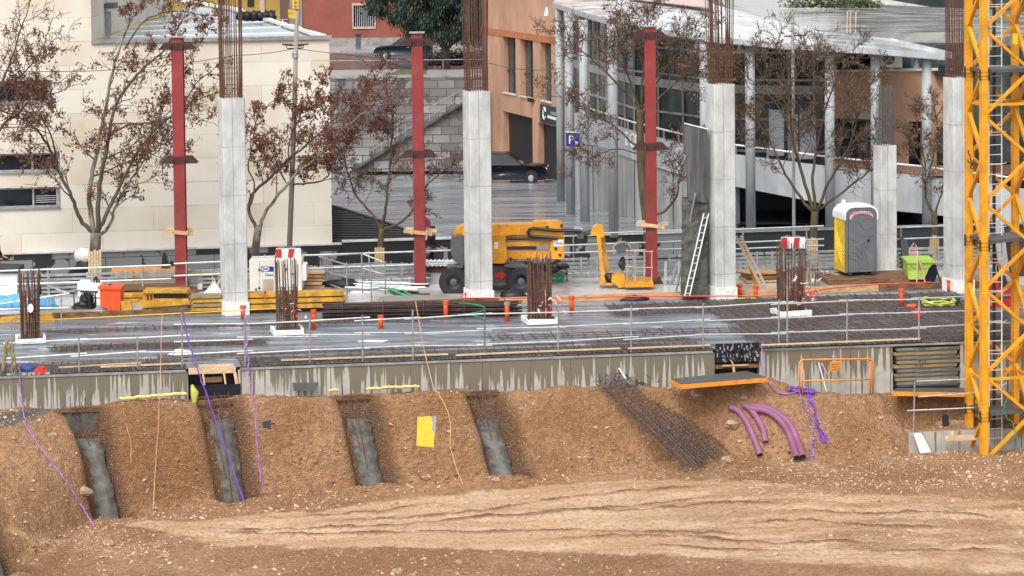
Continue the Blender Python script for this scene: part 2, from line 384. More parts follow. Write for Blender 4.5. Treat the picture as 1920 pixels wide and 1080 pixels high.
up = band([(-60, 1075), (200, 1000), (330, 985), (480, 968), (600, 955), (750, 935), (900, 918), (1050, 908), (1200, 898), (1400, 896), (1500, 912), (1600, 925), (1750, 930), (1980, 935)])
lw = band([(-60, 1078), (200, 1004), (345, 1012), (420, 1026), (600, 1030), (900, 1032), (1200, 1040), (1500, 1060), (1980, 1085)])
nb = fbm(X*1.1, YY*2.2, 4, 21)
cm = np.clip((up(X)-YY+nb*.9)/.22, 0, 1)*np.clip((YY-lw(X)+nb*.9)/.25, 0, 1)
pat = np.clip((fbm(X*.7, YY*2.6, 4, 31)+.10)*5, 0, 1); right = np.clip((X-2)/5, 0, 1)
cm = cm*(1-right*.75*(1-pat))
RID = [[(600, 978), (760, 972), (900, 962), (1000, 942), (1100, 928), (1240, 920), (1330, 915)], [(400, 995), (600, 992), (750, 985), (1000, 965), (1150, 950), (1240, 946), (1350, 930)],
       [(380, 1000), (600, 1003), (850, 998), (1000, 994), (1240, 1001), (1420, 1004)], [(470, 975), (600, 968), (720, 958), (830, 944)], [(860, 972), (1000, 968), (1100, 958), (1240, 956), (1360, 944), (1500, 948)],
       [(1000, 1010), (1200, 1006), (1400, 1012)], [(1340, 985), (1500, 978), (1600, 985), (1800, 992)], [(1260, 1008), (1450, 1020), (1640, 1018)], [(1500, 958), (1620, 966), (1760, 962), (1900, 975)], [(1560, 1030), (1750, 1036), (1920, 1034)], [(1200, 1022), (1330, 1030), (1500, 1034)]]
rd = np.zeros_like(Z)
for k, r in enumerate(RID):
    ws = [ground_at(*p) for p in r]; xs = [p.x for p in ws]; yc = np.interp(X, xs, [p.y for p in ws])+fbm(X*.9, X*0+k*7.7, 3, 8)*.13
    inn = np.clip((X-xs[0])/.8, 0, 1)*np.clip((xs[-1]-X)/.8, 0, 1); wd = .04+.04*vnoise(X*1.7, X*0+k, 6)
    rd = np.maximum(rd, np.exp(-((YY-yc)/wd)**2)*inn*(.45+.9*vnoise(X*2.3, X*0+k, 12)))
rd = np.clip(rd, 0, 1)
trk = np.sin((YY+.08*X+fbm(X*.3, YY*.3, 2, 15)*1.2)*14)*.5+.5                     # faint tyre grooves
Z = Z+rd*.085-cm*trk*.018
cm = cm*(1-rd*.9)
cem = np.clip((.62-np.hypot((X-PV(30, 770, WA, WB).x-.2-(.7-Q)*.9), (Q-1.0)*.42))*4+fbm(X*2, Q*2, 3, 77)*3, 0, 1)*np.clip((2.3-Q)*3, 0, 1)
DK = np.maximum(DK, rd*.9)
nx, nq = len(GX), len(GQ)
me = bpy.data.meshes.new('ground'); vs = np.stack([X, YY, Z], -1).reshape(-1, 3)
i = np.arange(nx*nq).reshape(nq, nx); fs = np.stack([i[:-1, :-1], i[1:, :-1], i[1:, 1:], i[:-1, 1:]], -1).reshape(-1, 4)
me.vertices.add(len(vs)); me.vertices.foreach_set('co', vs.ravel().astype(np.float32))
me.loops.add(fs.size); me.loops.foreach_set('vertex_index', fs.ravel().astype(np.int32))
me.polygons.add(len(fs)); me.polygons.foreach_set('loop_start', (np.arange(len(fs))*4).astype(np.int32))
me.polygons.foreach_set('use_smooth', np.ones(len(fs), bool)); me.update(calc_edges=True); me.validate()
ca = me.color_attributes.new('compact', 'FLOAT_COLOR', 'POINT')
ca.data.foreach_set('color', np.stack([cm, cem, DK, np.ones_like(cm)], -1).ravel().astype(np.float32))
me.materials.append(MATS['soil']); gr = bpy.data.objects.new('pit_ground', me); COL.objects.link(gr); tag(gr, None, None, None, 'structure')
def TH(x, y):
    z, _ = terr(np.array([x]), np.array([Yw(x)-y])); return float(z[0])
def TT(px, py, up=0.0):
    """where the sight line through a photo point meets the soil"""
    d = ray(px, py); y = 80.0; last = None; ys = np.arange(62, 80, .02); ts = ys/d.y
    xs = d.x*ts; zs = CAMH+d.z*ts; tz, _ = terr(xs, Yw(xs)-ys); k = np.argmax(zs <= tz)
    return V((xs[k], ys[k], float(tz[k])+up))
# gravel and stones in the soil: past counting, one mesh
rng = np.random.default_rng(3); NS = 22000
gx = rng.uniform(-15.5, 17, NS); gq = np.where(rng.random(NS) < .7, rng.uniform(.3, 6, NS), rng.uniform(5, 13, NS)); gz, gd = terr(gx, gq)
keep = (gd < .2); gy = Yw(gx)-gq
inc = (gy < up(gx)) & (gy > lw(gx)) & (gx < 6); keep &= ~(inc & (rng.random(NS) < .93))
gx, gy, gz = gx[keep], gy[keep], gz[keep]; NS = len(gx)
sz = np.exp(rng.normal(-4.15, .55, NS)).clip(.006, .08)
oc = np.array([(1, 0, 0), (-1, 0, 0), (0, 1, 0), (0, -1, 0), (0, 0, 1), (0, 0, -1)], float)
of = np.array([(0, 2, 4), (2, 1, 4), (1, 3, 4), (3, 0, 4), (2, 0, 5), (1, 2, 5), (3, 1, 5), (0, 3, 5)])
an = rng.uniform(0, 6.28, NS); pv = oc[None]*rng.uniform(.6, 1.25, (NS, 6, 1))*np.array([1.25, 1, .62]); ca_, sa_ = np.cos(an)[:, None], np.sin(an)[:, None]
pv = np.stack([pv[..., 0]*ca_-pv[..., 1]*sa_, pv[..., 0]*sa_+pv[..., 1]*ca_, pv[..., 2]+pv[..., 0]*.3], -1)*sz[:, None, None]+np.stack([gx, gy, gz+sz*.25], -1)[:, None]
me = bpy.data.meshes.new('loose_stones'); me.from_pydata(pv.reshape(-1, 3).tolist(), [], (of[None]+np.arange(NS)[:, None, None]*6).reshape(-1, 3).tolist())
me.materials.append(MATS['gravel']); o = bpy.data.objects.new('loose_stones', me); COL.objects.link(o)
tag(o, 'small pale stones strewn over the brown soil bank and pit floor', 'stones', None, 'stuff')
NC = 2600                                               # clods of dug soil along the toe, the bank and the near strip
gx = rng.uniform(-15.5, 17, NC); kq = rng.random(NC); qt_ = Yw(gx)-YT(gx)
gq = np.where(kq < .5, qt_+rng.normal(.15, .35, NC), np.where(kq < .62, rng.uniform(.75, 1, NC)*qt_, rng.uniform(8.2, 13, NC))); gq = np.clip(gq, .2, 13.5); gz, gd = terr(gx, gq)
gy = Yw(gx)-gq; ok = (gd < .15) & ~((gy < up(gx)-.1) & (gy > lw(gx)+.1)); gx, gy, gz = gx[ok], gy[ok], gz[ok]; NC = len(gx)
sz = np.exp(rng.normal(-3.5, .4, NC)).clip(.015, .085); an = rng.uniform(0, 6.28, NC)
ico = []; 
for th_ in (-.9, 0, .9):
    for k in range(6): ico.append((math.cos(th_)*math.cos(k*1.047+th_), math.cos(th_)*math.sin(k*1.047+th_), math.sin(th_)))
ico = np.array(ico+[(0, 0, 1)]); fi = [(r*6+k, r*6+(k+1) % 6, (r+1)*6+(k+1) % 6, (r+1)*6+k) for r in range(2) for k in range(6)]+[(12+k, 12+(k+1) % 6, 18) for k in range(6)]
pv = ico[None]*rng.uniform(.65, 1.25, (NC, 19, 1))*np.array([1.2, .9, .6]); ca_, sa_ = np.cos(an)[:, None], np.sin(an)[:, None]
pv = np.stack([pv[..., 0]*ca_-pv[..., 1]*sa_, pv[..., 0]*sa_+pv[..., 1]*ca_, pv[..., 2]], -1)*sz[:, None, None]+np.stack([gx, gy, gz+sz*.1], -1)[:, None]
me = bpy.data.meshes.new('soil_clods'); me.from_pydata(pv.reshape(-1, 3).tolist(), [], [tuple(i+19*j for i in f) for j in range(NC) for f in fi]); me.materials.append(MATS['clod'])
o = bpy.data.objects.new('soil_clods', me); COL.objects.link(o); tag(o, 'brown clods of dug soil along the toe of the bank and the near strip', 'soil clods', None, 'stuff')
# ---------------------------------------------------------------- deck, site yard, street and plaza sheets
m, n, l, b, tc = base('membrane', .3)
oc_ = tc.outputs['Object']
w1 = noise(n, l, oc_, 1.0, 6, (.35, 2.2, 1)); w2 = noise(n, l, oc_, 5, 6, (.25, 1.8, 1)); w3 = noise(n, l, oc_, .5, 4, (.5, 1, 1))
glare = noise(n, l, oc_, 1.3, 7, (.45, 1.1, 1), (3, 1, 0))  # pale patches painted in for bright water reflections on the deck
l.new(mixc(n, l, ramp2(n, l, glare, .60, (0, 0, 0), .66, (.8, .8, .8)), ramp2(n, l, w1, .4, (.105, .122, .145), .66, (.28, .315, .355)), (.50, .53, .56)), b.inputs['Base Color'])
mr = n.new('ShaderNodeMapRange'); mr.inputs[1].default_value = .40; mr.inputs[2].default_value = .62; mr.inputs[3].default_value = .45; mr.inputs[4].default_value = .10
l.new(w3, mr.inputs[0]); l.new(mr.outputs[0], b.inputs['Roughness'])
ad = n.new('ShaderNodeMath'); ad.operation = 'ADD'; l.new(w1, ad.inputs[0]); l.new(w2, ad.inputs[1])
bumpn(n, l, b, ad.outputs[0], .7, .08)
x0, x1 = -24.0, 28.0
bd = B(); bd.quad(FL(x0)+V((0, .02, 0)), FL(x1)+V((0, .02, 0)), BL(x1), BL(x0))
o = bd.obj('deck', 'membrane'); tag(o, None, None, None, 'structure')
m, n, l, b, tc = base('yard', .5)
q1 = noise(n, l, tc.outputs['Object'], .55, 6); q2 = noise(n, l, tc.outputs['Object'], 9, 4)
l.new(mixc(n, l, ramp2(n, l, q1, .42, (0, 0, 0), .58, (1, 1, 1)), (.25, .225, .195), (.55, .545, .53)), b.inputs['Base Color'])
mr = n.new('ShaderNodeMapRange'); mr.inputs[1].default_value = .4; mr.inputs[2].default_value = .6; mr.inputs[3].default_value = .6; mr.inputs[4].default_value = .18
l.new(q1, mr.inputs[0]); l.new(mr.outputs[0], b.inputs['Roughness']); bumpn(n, l, b, q2, .12, .02)
ZY = .12
up_ = V((0, 0, ZY))
bd = B(); yb0, yb1 = V((x0, YB(x0)+1.6, ZY)), V((x1, YB(x1)+1.6, ZY))
bd.quad(BL(x0)+up_+V((0, .06, 0)), BL(x1)+up_+V((0, .06, 0)), yb1, yb0); bd.quad(yb0, yb1, yb1-V((0, 0, .9)), yb0-V((0, 0, .9)))
bd.quad(BL(x0)+V((0, .06, 0)), BL(x1)+V((0, .06, 0)), BL(x1)+up_+V((0, .06, 0)), BL(x0)+up_+V((0, .06, 0)))
tag(bd.obj('yard_ground', 'yard'), None, None, None, 'structure')
mat('pavement', (.25, .245, .24), .35, var=.15, scale=1, rvar=.15)
ZP = -.7
bd = B(); bd.quad(V((-60, YB(-60)+1.6, ZP)), V((60, YB(60)+1.6, ZP)), V((60, YS(60), ZP)), V((-60, YS(-60), ZP)))
tag(bd.obj('pavement', 'pavement'), None, None, None, 'structure')
m, n, l, b, tc = base('plaza', .25)
q1 = noise(n, l, tc.outputs['Object'], .35, 6, (.6, 1, 1)); q2 = noise(n, l, tc.outputs['Object'], 3, 5, (.5, 1.4, 1)); q3 = noise(n, l, tc.outputs['Object'], .8, 5, (.3, 1.5, 1), (7, 3, 0))
cc = ramp2(n, l, q1, .35, (.17, .19, .21), .65, (.30, .33, .36))
cc = mixc(n, l, ramp2(n, l, q3, .62, (0, 0, 0), .66, (1, 1, 1)), cc, (.05, .055, .06))
l.new(cc, b.inputs['Base Color'])
mr = n.new('ShaderNodeMapRange'); mr.inputs[1].default_value = .4; mr.inputs[2].default_value = .6; mr.inputs[3].default_value = .3; mr.inputs[4].default_value = .1
l.new(q3, mr.inputs[0]); l.new(mr.outputs[0], b.inputs['Roughness']); bumpn(n, l, b, q2, .12, .03)
ZPL = lambda y: .3-.0619*(y-98.5)
bd = B(); ya, yb_ = YS(-60)+.3, YS(60)+.3
bd.quad(V((-60, ya, ZPL(ya))), V((60, yb_, ZPL(yb_))), V((60, 160.2, ZPL(160))), V((-60, 160.2, ZPL(160))))
tag(bd.obj('plaza', 'plaza'), None, None, None, 'structure')
PN = V((0, .0619, 1)).normalized()
GPz = lambda px, py: PL(px, py, V((0, 98.5, .3)), PN)
mat('road', (.10, .088, .088), .22, var=.2, scale=.5, rvar=.12, stretch=(.4, 1, 1))
mat('kerb', (.34, .34, .33), .5, var=.15)
ZR = 2.2
bd = B(); bd.quad(V((-160, 161.2, ZR)), V((160, 161.2, ZR)), V((160, 420, ZR)), V((-160, 420, ZR)))
tag(bd.obj('road', 'road'), None, None, None, 'structure')
bd = B(); bd.box((0, 164.3, ZR+.06), (300, 5.6, .13)); tag(bd.obj('near_pavement', 'kerb'), None, None, None, 'structure')
bd = B(); bd.box((0, 191.5, ZR+.06), (300, 6.0, .13)); tag(bd.obj('far_pavement', 'kerb'), None, None, None, 'structure')
gp = GPz  # noqa
a, c_ = P(735, 130, 168), P(900, 142, 164)
bd = B(); vs = [V((P(730+20*k, 131, 1).x, 0, 0)) for k in range(2)]
bd.add([G(728, 139, ZR+.14), G(800, 142, ZR+.14), G(800, 128, ZR+.14), G(750, 130, ZR+.14)], [(0, 1, 2, 3)])
tag(bd.obj('lawn', 'grass'), 'small wedge of yellowish lawn on the pavement below the evergreen', 'lawn', None, 'stuff')
# ---------------------------------------------------------------- retaining wall under the deck edge
m, n, l, b, tc = base('stained_wall', .8)
oc_ = tc.outputs['Object']; sx = n.new('ShaderNodeSeparateXYZ'); l.new(oc_, sx.inputs[0])
d1 = noise(n, l, oc_, 1, 4, (3.2, 3.2, .22)); d2 = noise(n, l, oc_, 1, 2, (12, 12, .16)); d3 = noise(n, l, oc_, 1, 3, (.45, .45, .12)); d4 = noise(n, l, oc_, 3, 6)
def mth(op, a, b_):
    x = n.new('ShaderNodeMath'); x.operation = op
    for k, q in enumerate((a, b_)):
        if hasattr(q, 'is_linked'): l.new(q, x.inputs[k])
        else: x.inputs[k].default_value = q
    return x.outputs[0]
hz = n.new('ShaderNodeMapRange'); hz.inputs[1].default_value = .8; hz.inputs[2].default_value = 1.82; hz.inputs[3].default_value = -.15; hz.inputs[4].default_value = .17; l.new(sx.outputs[2], hz.inputs[0])
s = mth('ADD', mth('MULTIPLY', d1, .45), mth('MULTIPLY', d2, 1.15)); s = mth('ADD', s, mth('MULTIPLY', d3, .65)); s = mth('ADD', s, hz.outputs[0])
wet = ramp2(n, l, mth('MULTIPLY', s, .5), .567, (0, 0, 0), .578, (1, 1, 1))
dry = ramp2(n, l, d4, .35, (.34, .325, .29), .65, (.43, .415, .375))
l.new(mixc(n, l, wet, dry, (.165, .145, .11)), b.inputs['Base Color'])
l.new(ramp2(n, l, wet, 0, (.85, .85, .85), 1, (.35, .35, .35)), b.inputs['Roughness']); bumpn(n, l, b, d4, .15, .02)
def wallx(px): return along(WA, WB, PV(px, 690, WA, WB))
wt = thing('retaining_wall', 'long low concrete wall with dark wet drip stains under the deck edge', 'wall', WA+V((0, 0, -1.9)))
wp = lambda s, q, z: WA+e1*s+e2*q+V((0, 0, z))
def wbox(bd, s0, s1, q0, q1, z0, z1):
    return bd.hexa([wp(s0, q1, z0), wp(s1, q1, z0), wp(s1, q0, z0), wp(s0, q0, z0), wp(s0, q1, z1), wp(s1, q1, z1), wp(s1, q0, z1), wp(s0, q0, z1)])
Lw = (WB-WA).length
segs = [(0, wallx(352)), (wallx(446), wallx(905)), (wallx(905)+.006, wallx(1340)), (wallx(1424), wallx(1674)), (wallx(1800), Lw)]
for s0, s1 in segs:
    bd = B(); wbox(bd, s0, s1, -.3, 0, -1.9, -.09); bd.obj('wall_panel', 'stained_wall', wt)
bd = B(); wbox(bd, 0, wallx(348), 0.004, .22, -1.9, -1.06)
tag(bd.obj('blinding_kerb', 'wet_cement'), 'grey cement ledge along the foot of the wall at left', 'kerb')
bd = B(); wbox(bd, wallx(446), wallx(640), 0.004, .16, -1.9, -1.04)
tag(bd.obj('blinding_kerb', 'wet_cement'), 'grey cement ledge at the wall foot right of the timber gap', 'kerb')
# panel joints and tie holes as thin grooves
bd = B()
for px in range(20, 1680, 75):
    if 345 < px < 450 or 1335 < px < 1430: continue
    s = wallx(px); wbox(bd, s-.012, s+.012, -.02, .003, -1.6, -.1)
bd.obj('panel_joint', 'wet_cement', wt)
bd = B(); wbox(bd, 0, wallx(348), -.34, .03, -.088, -.03); wbox(bd, wallx(450), wallx(1336), -.34, .03, -.088, -.03); wbox(bd, wallx(1428), Lw, -.34, .03, -.088, -.03)
bd.obj('wall_capping', 'concrete_dark', wt)
# cross-section of the deck behind the gaps
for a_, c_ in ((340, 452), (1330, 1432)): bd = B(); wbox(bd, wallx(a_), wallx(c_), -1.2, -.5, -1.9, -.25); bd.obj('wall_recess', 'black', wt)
# reinforcement laid over the membrane: far more bars than one can count
bd = B()
def mat_zone(px0, px1, q0, q1, dx=.2, dq=.2, r=.011):
    s0, s1 = wallx(px0), wallx(px1); k = 0
    q = q0
    while q <= q1+1e-6:
        bd.bar(wp(s0+random.uniform(-.25, .25), -q, .05), wp(s1+random.uniform(-.3, .3), -q+random.uniform(-.03, .03), .05), r*2); q += dq
    s = s0
    while s <= s1:
        bd.bar(wp(s, -q0+.1, .072), wp(s+random.uniform(-.12, .12), -q1-random.uniform(.0, .25), .072), r*2); s += dx*random.uniform(.7, 1.35)
mat_zone(-60, 350, .1, 1.5); mat_zone(455, 1335, .1, 1.1); mat_zone(1430, 1960, .1, 8.9, .23, .19, .0095)
mat_zone(90, 520, 3.4, 4.3, .16, .14); mat_zone(300, 1330, 1.6, 2.0, .3, .2); mat_zone(1240, 1440, 6.5, 8.6, .18, .2)
mat_zone(60, 900, 6.8, 7.3, .25, .24); mat_zone(950, 1430, 2.6, 3.4, .3, .4)
tag(bd.obj('rebar_mat', 'dark_rust'), 'rusty reinforcement mesh lying over the wet black deck sheet', 'rebar', None, 'stuff')
bd = B()
for k in range(330):                                   # bar ends sticking out over the wall edge
    s = wallx(-40)+k*.098
    if wallx(352) < s < wallx(446) or wallx(1338) < s < wallx(1426): continue
    bd.bar(wp(s, -.5, .02), wp(s+random.uniform(.0, .1), .02, .02+random.uniform(-.03, .03)), .022)
bd.obj('bar_end', 'dark_rust', wt)['kind'] = 'stuff'
# ================================================================ TRENCH FOOTINGS, BARS AND THINGS ON THE BANK
wt['kind'] = 'thing'
def surf(x, q):
    z, _ = bank(np.array([x]), np.array([q])); return float(z[0])
FT = [('grey cement footing in the far left trench, cut by the photo edge', .1, 1.02), ('grey cement footing in the long trench right of the spilt cement', .25, 1.02), ('grey cement footing under the purple ropes below the timber gap', .18, 1.02),
      ('grey cement footing left of the yellow board on the bank', .20, 1.02), ('narrow grey cement footing right of the yellow board', .20, 1.02)]
for t, (lb, u0, u1) in zip(TR, FT):
    bd = B(); N = 40; pr = []
    for k in range(N+1):
        u = u0+(u1-u0)*k/N; q = t['qa']+(t['qe']-t['qa'])*u; x = tcx(t, q); z = surf(x, q)-.52
        w0 = t['w']*.66; rw = [random.uniform(-.04, .04) for _ in range(2)]
        pr.append([V((x-w0+rw[0], Yw(x)-q, z-.45)), V((x-w0+rw[0], Yw(x)-q, z)), V((x, Yw(x)-q, z+random.uniform(-.01, .02))), V((x+w0+rw[1], Yw(x)-q, z)), V((x+w0+rw[1], Yw(x)-q, z-.45))])
    vs = [p for r in pr for p in r]; fs = [(k*5+j, k*5+j+1, k*5+j+6, k*5+j+5) for k in range(N) for j in range(4)]+[(0, 1, 2, 3, 4)]
    bd.add(vs, fs); solo(bd, 'cement_footing', lb, 'footing', 'wet_cement', 'cement footings in the bank trenches', True)
TL = ['tied rusty bars at the head of the trench nearest the cement spill', 'tied rusty bars below the dark board in the timber gap', 'tall rusty bars leaning in the trench head left of the yellow board', 'tied rusty bars with grey stubs right of the yellow board']
for t, lb in zip(TR[1:], TL):
    r0 = thing('starter_bars', lb, 'rebar', (t['xa'], Yw(t['xa'])-.4, ZW(t['xa'])-.7), 'bar bundles at the trench heads')
    for k in range(6):
        bd = B(); q = .15+.12*(k % 3)+.1; x = tcx(t, q)+(-.25+.083*k); zt = ZW(t['xa'])+random.uniform(-.02, .35)
        q2 = q+.34; x2 = tcx(t, q2)+(-.2+.066*k)
        bd.tube([V((x, Yw(x)-q, zt)), V((x+.02, Yw(x)-q-.03, zt-.5)), V((x2, Yw(x2)-q2, surf(x2, q2)-.5))], .013, 5); bd.obj('bar', 'dark_rust', r0)
    for k in range(3):
        bd = B(); q = .35+.3*k; x = tcx(t, q); z = ZW(t['xa'])-.12-.25*k
        bd.tube([V((x-.28, Yw(x)-q, z)), V((x+.28, Yw(x)-q, z)), V((x+.28, Yw(x)-q-.25, z-.12)), V((x-.28, Yw(x)-q-.25, z-.12)), V((x-.28, Yw(x)-q, z))], .01, 4); bd.obj('stirrup', 'dark_rust', r0)
for k, (t, lb) in enumerate(zip(TR[1:], ['rust brown shutter board across the trench head by the cement spill', 'rust brown shutter board across the trench head under the timber gap', 'orange brown shutter board across the trench head left of the yellow board', 'orange brown shutter board behind the grey stubs'])):
    s = along(WA, WB, V((t['xa'], Yw(t['xa']), 0))); zt = ZW(t['xa'])+.06; bd = B()
    wbox(bd, s-.52, s+.52, .24, .275, zt-.20, zt-.06)
    solo(bd, 'shutter_board', lb, 'board', 'brown_timber', 'shutter boards at the trench heads')
bd = B()
# rebar cage lying on the bank
c0, c1 = TT(1170, 724), TT(1326, 872)
cg = thing('rebar_cage', 'long dark reinforcement cage lying down the soil bank', 'rebar cage', c1)
ax = (c1-c0); L = ax.length; ax.normalize(); sd = V((0, 0, 1)).cross(ax).normalized(); un = ax.cross(sd).normalized(); un = un if un.z > 0 else -un; sd = -sd if sd.x < 0 else sd
c0 = c0-ax*.25
for i in range(13):
    for j in range(3):
        o0 = sd*(-.95+1.9*i/12)+un*(-.02+.17*j); bd = B()
        bd.tube([c0+o0-ax*random.uniform(0, .25), c0+o0+ax*(L+random.uniform(.1, .35))], .016, 4); bd.obj('bar', 'dark_rust', cg)
for k in range(25):
    bd = B(); p = c0+ax*(L*k/24)
    for a_, b_ in ((-.96, -.33), (-.32, .33), (.32, .96)):
        q = [p+sd*a_-un*.03, p+sd*b_-un*.03, p+sd*b_+un*.34, p+sd*a_+un*.34, p+sd*a_-un*.03]; bd.tube(q, .010, 4)
    bd.obj('stirrup', 'dark_rust', cg)
bd = B()
for k in range(22):
    p = PV(1125+k*5, 722+random.uniform(-16, 10), WA+e2*.5, WB+e2*.5); bd.tube([p, p+V((random.uniform(-.5, .2), -.2, random.uniform(-.2, .35)))], .009, 4)
solo(bd, 'loose_bars', 'tangle of loose bar ends at the top of the cage by the wall', 'rebar', 'dark_rust')
# yellow board, dark plate
bd = B(); a_ = [TT(783, 786, .06), TT(818, 786, .06), TT(813, 843, .05), TT(781, 842, .05)]; bd.prism(a_, (0, .02, -.035))
yb = bd.obj('yellow_board', 'yellow_board'); tag(yb, 'bright yellow formwork board lying on the soil bank', 'board')
bd = B(); a_ = [TT(808, 786.5, .075), TT(819, 787, .075), TT(816, 822, .07), TT(810, 812, .07), TT(811, 800, .07)]; bd.prism(a_, (0, .01, -.02)); bd.obj('cement_smear', 'concrete_dark', yb)
bd = B(); bd.prism([TT(492, 797, .05), TT(508, 797, .05), TT(508, 810, .05), TT(494, 811, .05)], (0, .01, -.03)); bd.bar(TT(507, 799, .06), TT(515, 798, .06), .03)
solo(bd, 'dark_plate', 'small dark square plate with a stub lying on the left bank', 'plate', 'dark')
# magenta pipes
for pts, lb in (([(1368, 772), (1385, 781), (1402, 805), (1418, 842), (1425, 862)], 'magenta pipe lowest left, ending with an open mouth low on the bank'),
                ([(1396, 768), (1412, 784), (1430, 812), (1435, 838)], 'short magenta pipe in the middle ending halfway down the bank'),
                ([(1404, 776), (1440, 782), (1468, 805), (1484, 835), (1494, 868)], 'long magenta pipe bending over and running into the pit floor'),
                ([(1408, 770), (1445, 777), (1478, 802), (1496, 838), (1505, 866)], 'outermost long magenta pipe beside the purple ropes')):
    p0 = [TT(x, y, .13) for x, y in pts]; bd = B(); cur = []
    for k in range(len(p0)-1):
        for j in range(16):
            t_ = j/16; pm = p0[max(k-1, 0)]; pp = p0[min(k+2, len(p0)-1)]; a, c_ = p0[k], p0[k+1]
            cur.append(.5*((2*a)+(c_-pm)*t_+(2*pm-5*a+4*c_-pp)*t_*t_+(-pm+3*a-3*c_+pp)*t_**3))
    cur.append(p0[-1]); rs = [.098 if i % 2 else .088 for i in range(len(cur))]; bd.tube(cur, rs, 12, cap=False)
    pi_ = bd.obj('drain_pipe', 'magenta_pipe', None, True); tag(pi_, lb, 'pipe', 'magenta corrugated pipes')
    bd = B(); dv = (cur[-1]-cur[-2]).normalized(); bd.tube([cur[-2], cur[-2]-dv*.01], .086, 12); bd.obj('dark_inside', 'black', pi_)
# ropes and strings
def sag(pts, n=10, amp=0):
    out = []
    for k in range(len(pts)-1):
        for j in range(n): out.append(pts[k].lerp(pts[k+1], j/n)+V((random.uniform(-amp, amp), random.uniform(-amp, amp), random.uniform(0, amp))))
    return out+[pts[-1]]
def deckp(px, py, z=0.05): return G(px, py, z)
def rope(pts, r, name, lb, cat, m, group, amp=.02, n=10):
    ps = [V((p.x, p.y, max(p.z, TH(p.x, p.y)+r))) if p.y < Yw(p.x)-.4 else p for p in sag(pts, n, amp)]
    bd = B(); bd.tube(ps, r, 5); return solo(bd, name, lb, cat, m, group)
wf = lambda px, py, q=.04: PV(px, py, WA+e2*q, WB+e2*q)
rope([wf(36, 680, -.02), wf(36, 700, .03), wf(40, 757, .26), TT(50, 805, .05), TT(78, 850, .06), TT(120, 903, .06), TT(150, 950, .05), TT(176, 990, .05)], .018, 'safety_rope', 'purple rope hanging over the wall at far left and crossing the cement spill', 'rope', 'violet', 'purple ropes hung from the deck')
rope([P(341, 577, Yw(-9)), wf(353, 640, .02), wf(378, 715, .3), TT(458, 946, .08)], .018, 'safety_rope', 'purple rope from the tall post down the trench below the timber gap', 'rope', 'purple', 'purple ropes hung from the deck')
rope([P(458, 578, Yw(-7)), wf(463, 650, .0), wf(467, 700, .03), wf(470, 738, .25), TT(481, 830, .05), TT(489, 910, .06)], .018, 'safety_rope', 'purple rope hanging straight down right of the timber gap', 'rope', 'violet', 'purple ropes hung from the deck')
rope([deckp(1432, 640), wf(1428, 652, .03), wf(1430, 700, .3), TT(1445, 728, .06), TT(1458, 742, .05), TT(1478, 743, .05), TT(1497, 738, .05)], .018, 'safety_rope', 'purple rope coming over the wall at the dark sheet and running to the barrier', 'rope', 'violet', 'purple ropes hung from the deck')
rope([TT(1500, 745, .06), TT(1512, 775, .06), TT(1525, 800, .05), TT(1528, 825, .05), TT(1520, 840, .05), TT(1528, 860, .05), TT(1512, 861, .05)], .019, 'safety_rope', 'left of two purple ropes trailing down below the orange barrier', 'rope', 'violet', 'purple ropes hung from the deck', .04)
bd = B()
for k in range(3): bd.tube(sag([TT(1512+k*2, 740, .06), TT(1526+k, 775, .06), TT(1533, 805, .06), TT(1538+4*k, 822, .06), TT(1540+5*k, 834+k, .06)], 8, .04), .02, 5)
solo(bd, 'safety_rope', 'frayed bright purple rope, right of two below the orange barrier', 'rope', 'purple', 'purple ropes hung from the deck')
bd = B()
for k in range(9): bd.tube(sag([TT(1478+random.uniform(0, 30), 730+random.uniform(0, 8), .06), TT(1500+random.uniform(0, 22), 738+random.uniform(-3, 4), .06), TT(1515+random.uniform(0, 17), 742+random.uniform(-4, 2), .06)], 6, .05), .022, 5)
solo(bd, 'rope_coil', 'loose heap of purple rope by the left foot of the orange barrier', 'rope', 'purple')
rope([P(304, 590, Yw(-9)-.05), wf(301, 690, .04), TT(298, 800, .07), TT(291, 900, .05), TT(287, 958, .04)], .011, 'marking_string', 'straight orange string hanging down the left bank', 'string', 'string', 'orange strings', .003)
rope([P(779, 565, Yw(-2)-.05), wf(796, 660, .04), wf(812, 725, .35), TT(840, 778, .04), TT(845, 800, .04), TT(844, 840, .04), TT(856, 885, .04), TT(868, 912, .04)], .013, 'marking_string', 'orange string curving down the bank right of the yellow board', 'string', 'string', 'orange strings', .003)
rope([TT(235, 800, .03), TT(246, 830, .03), TT(246, 870, .03)], .01, 'marking_string', 'short end of orange string lying on the left bank', 'string', 'string', 'orange strings', .01)
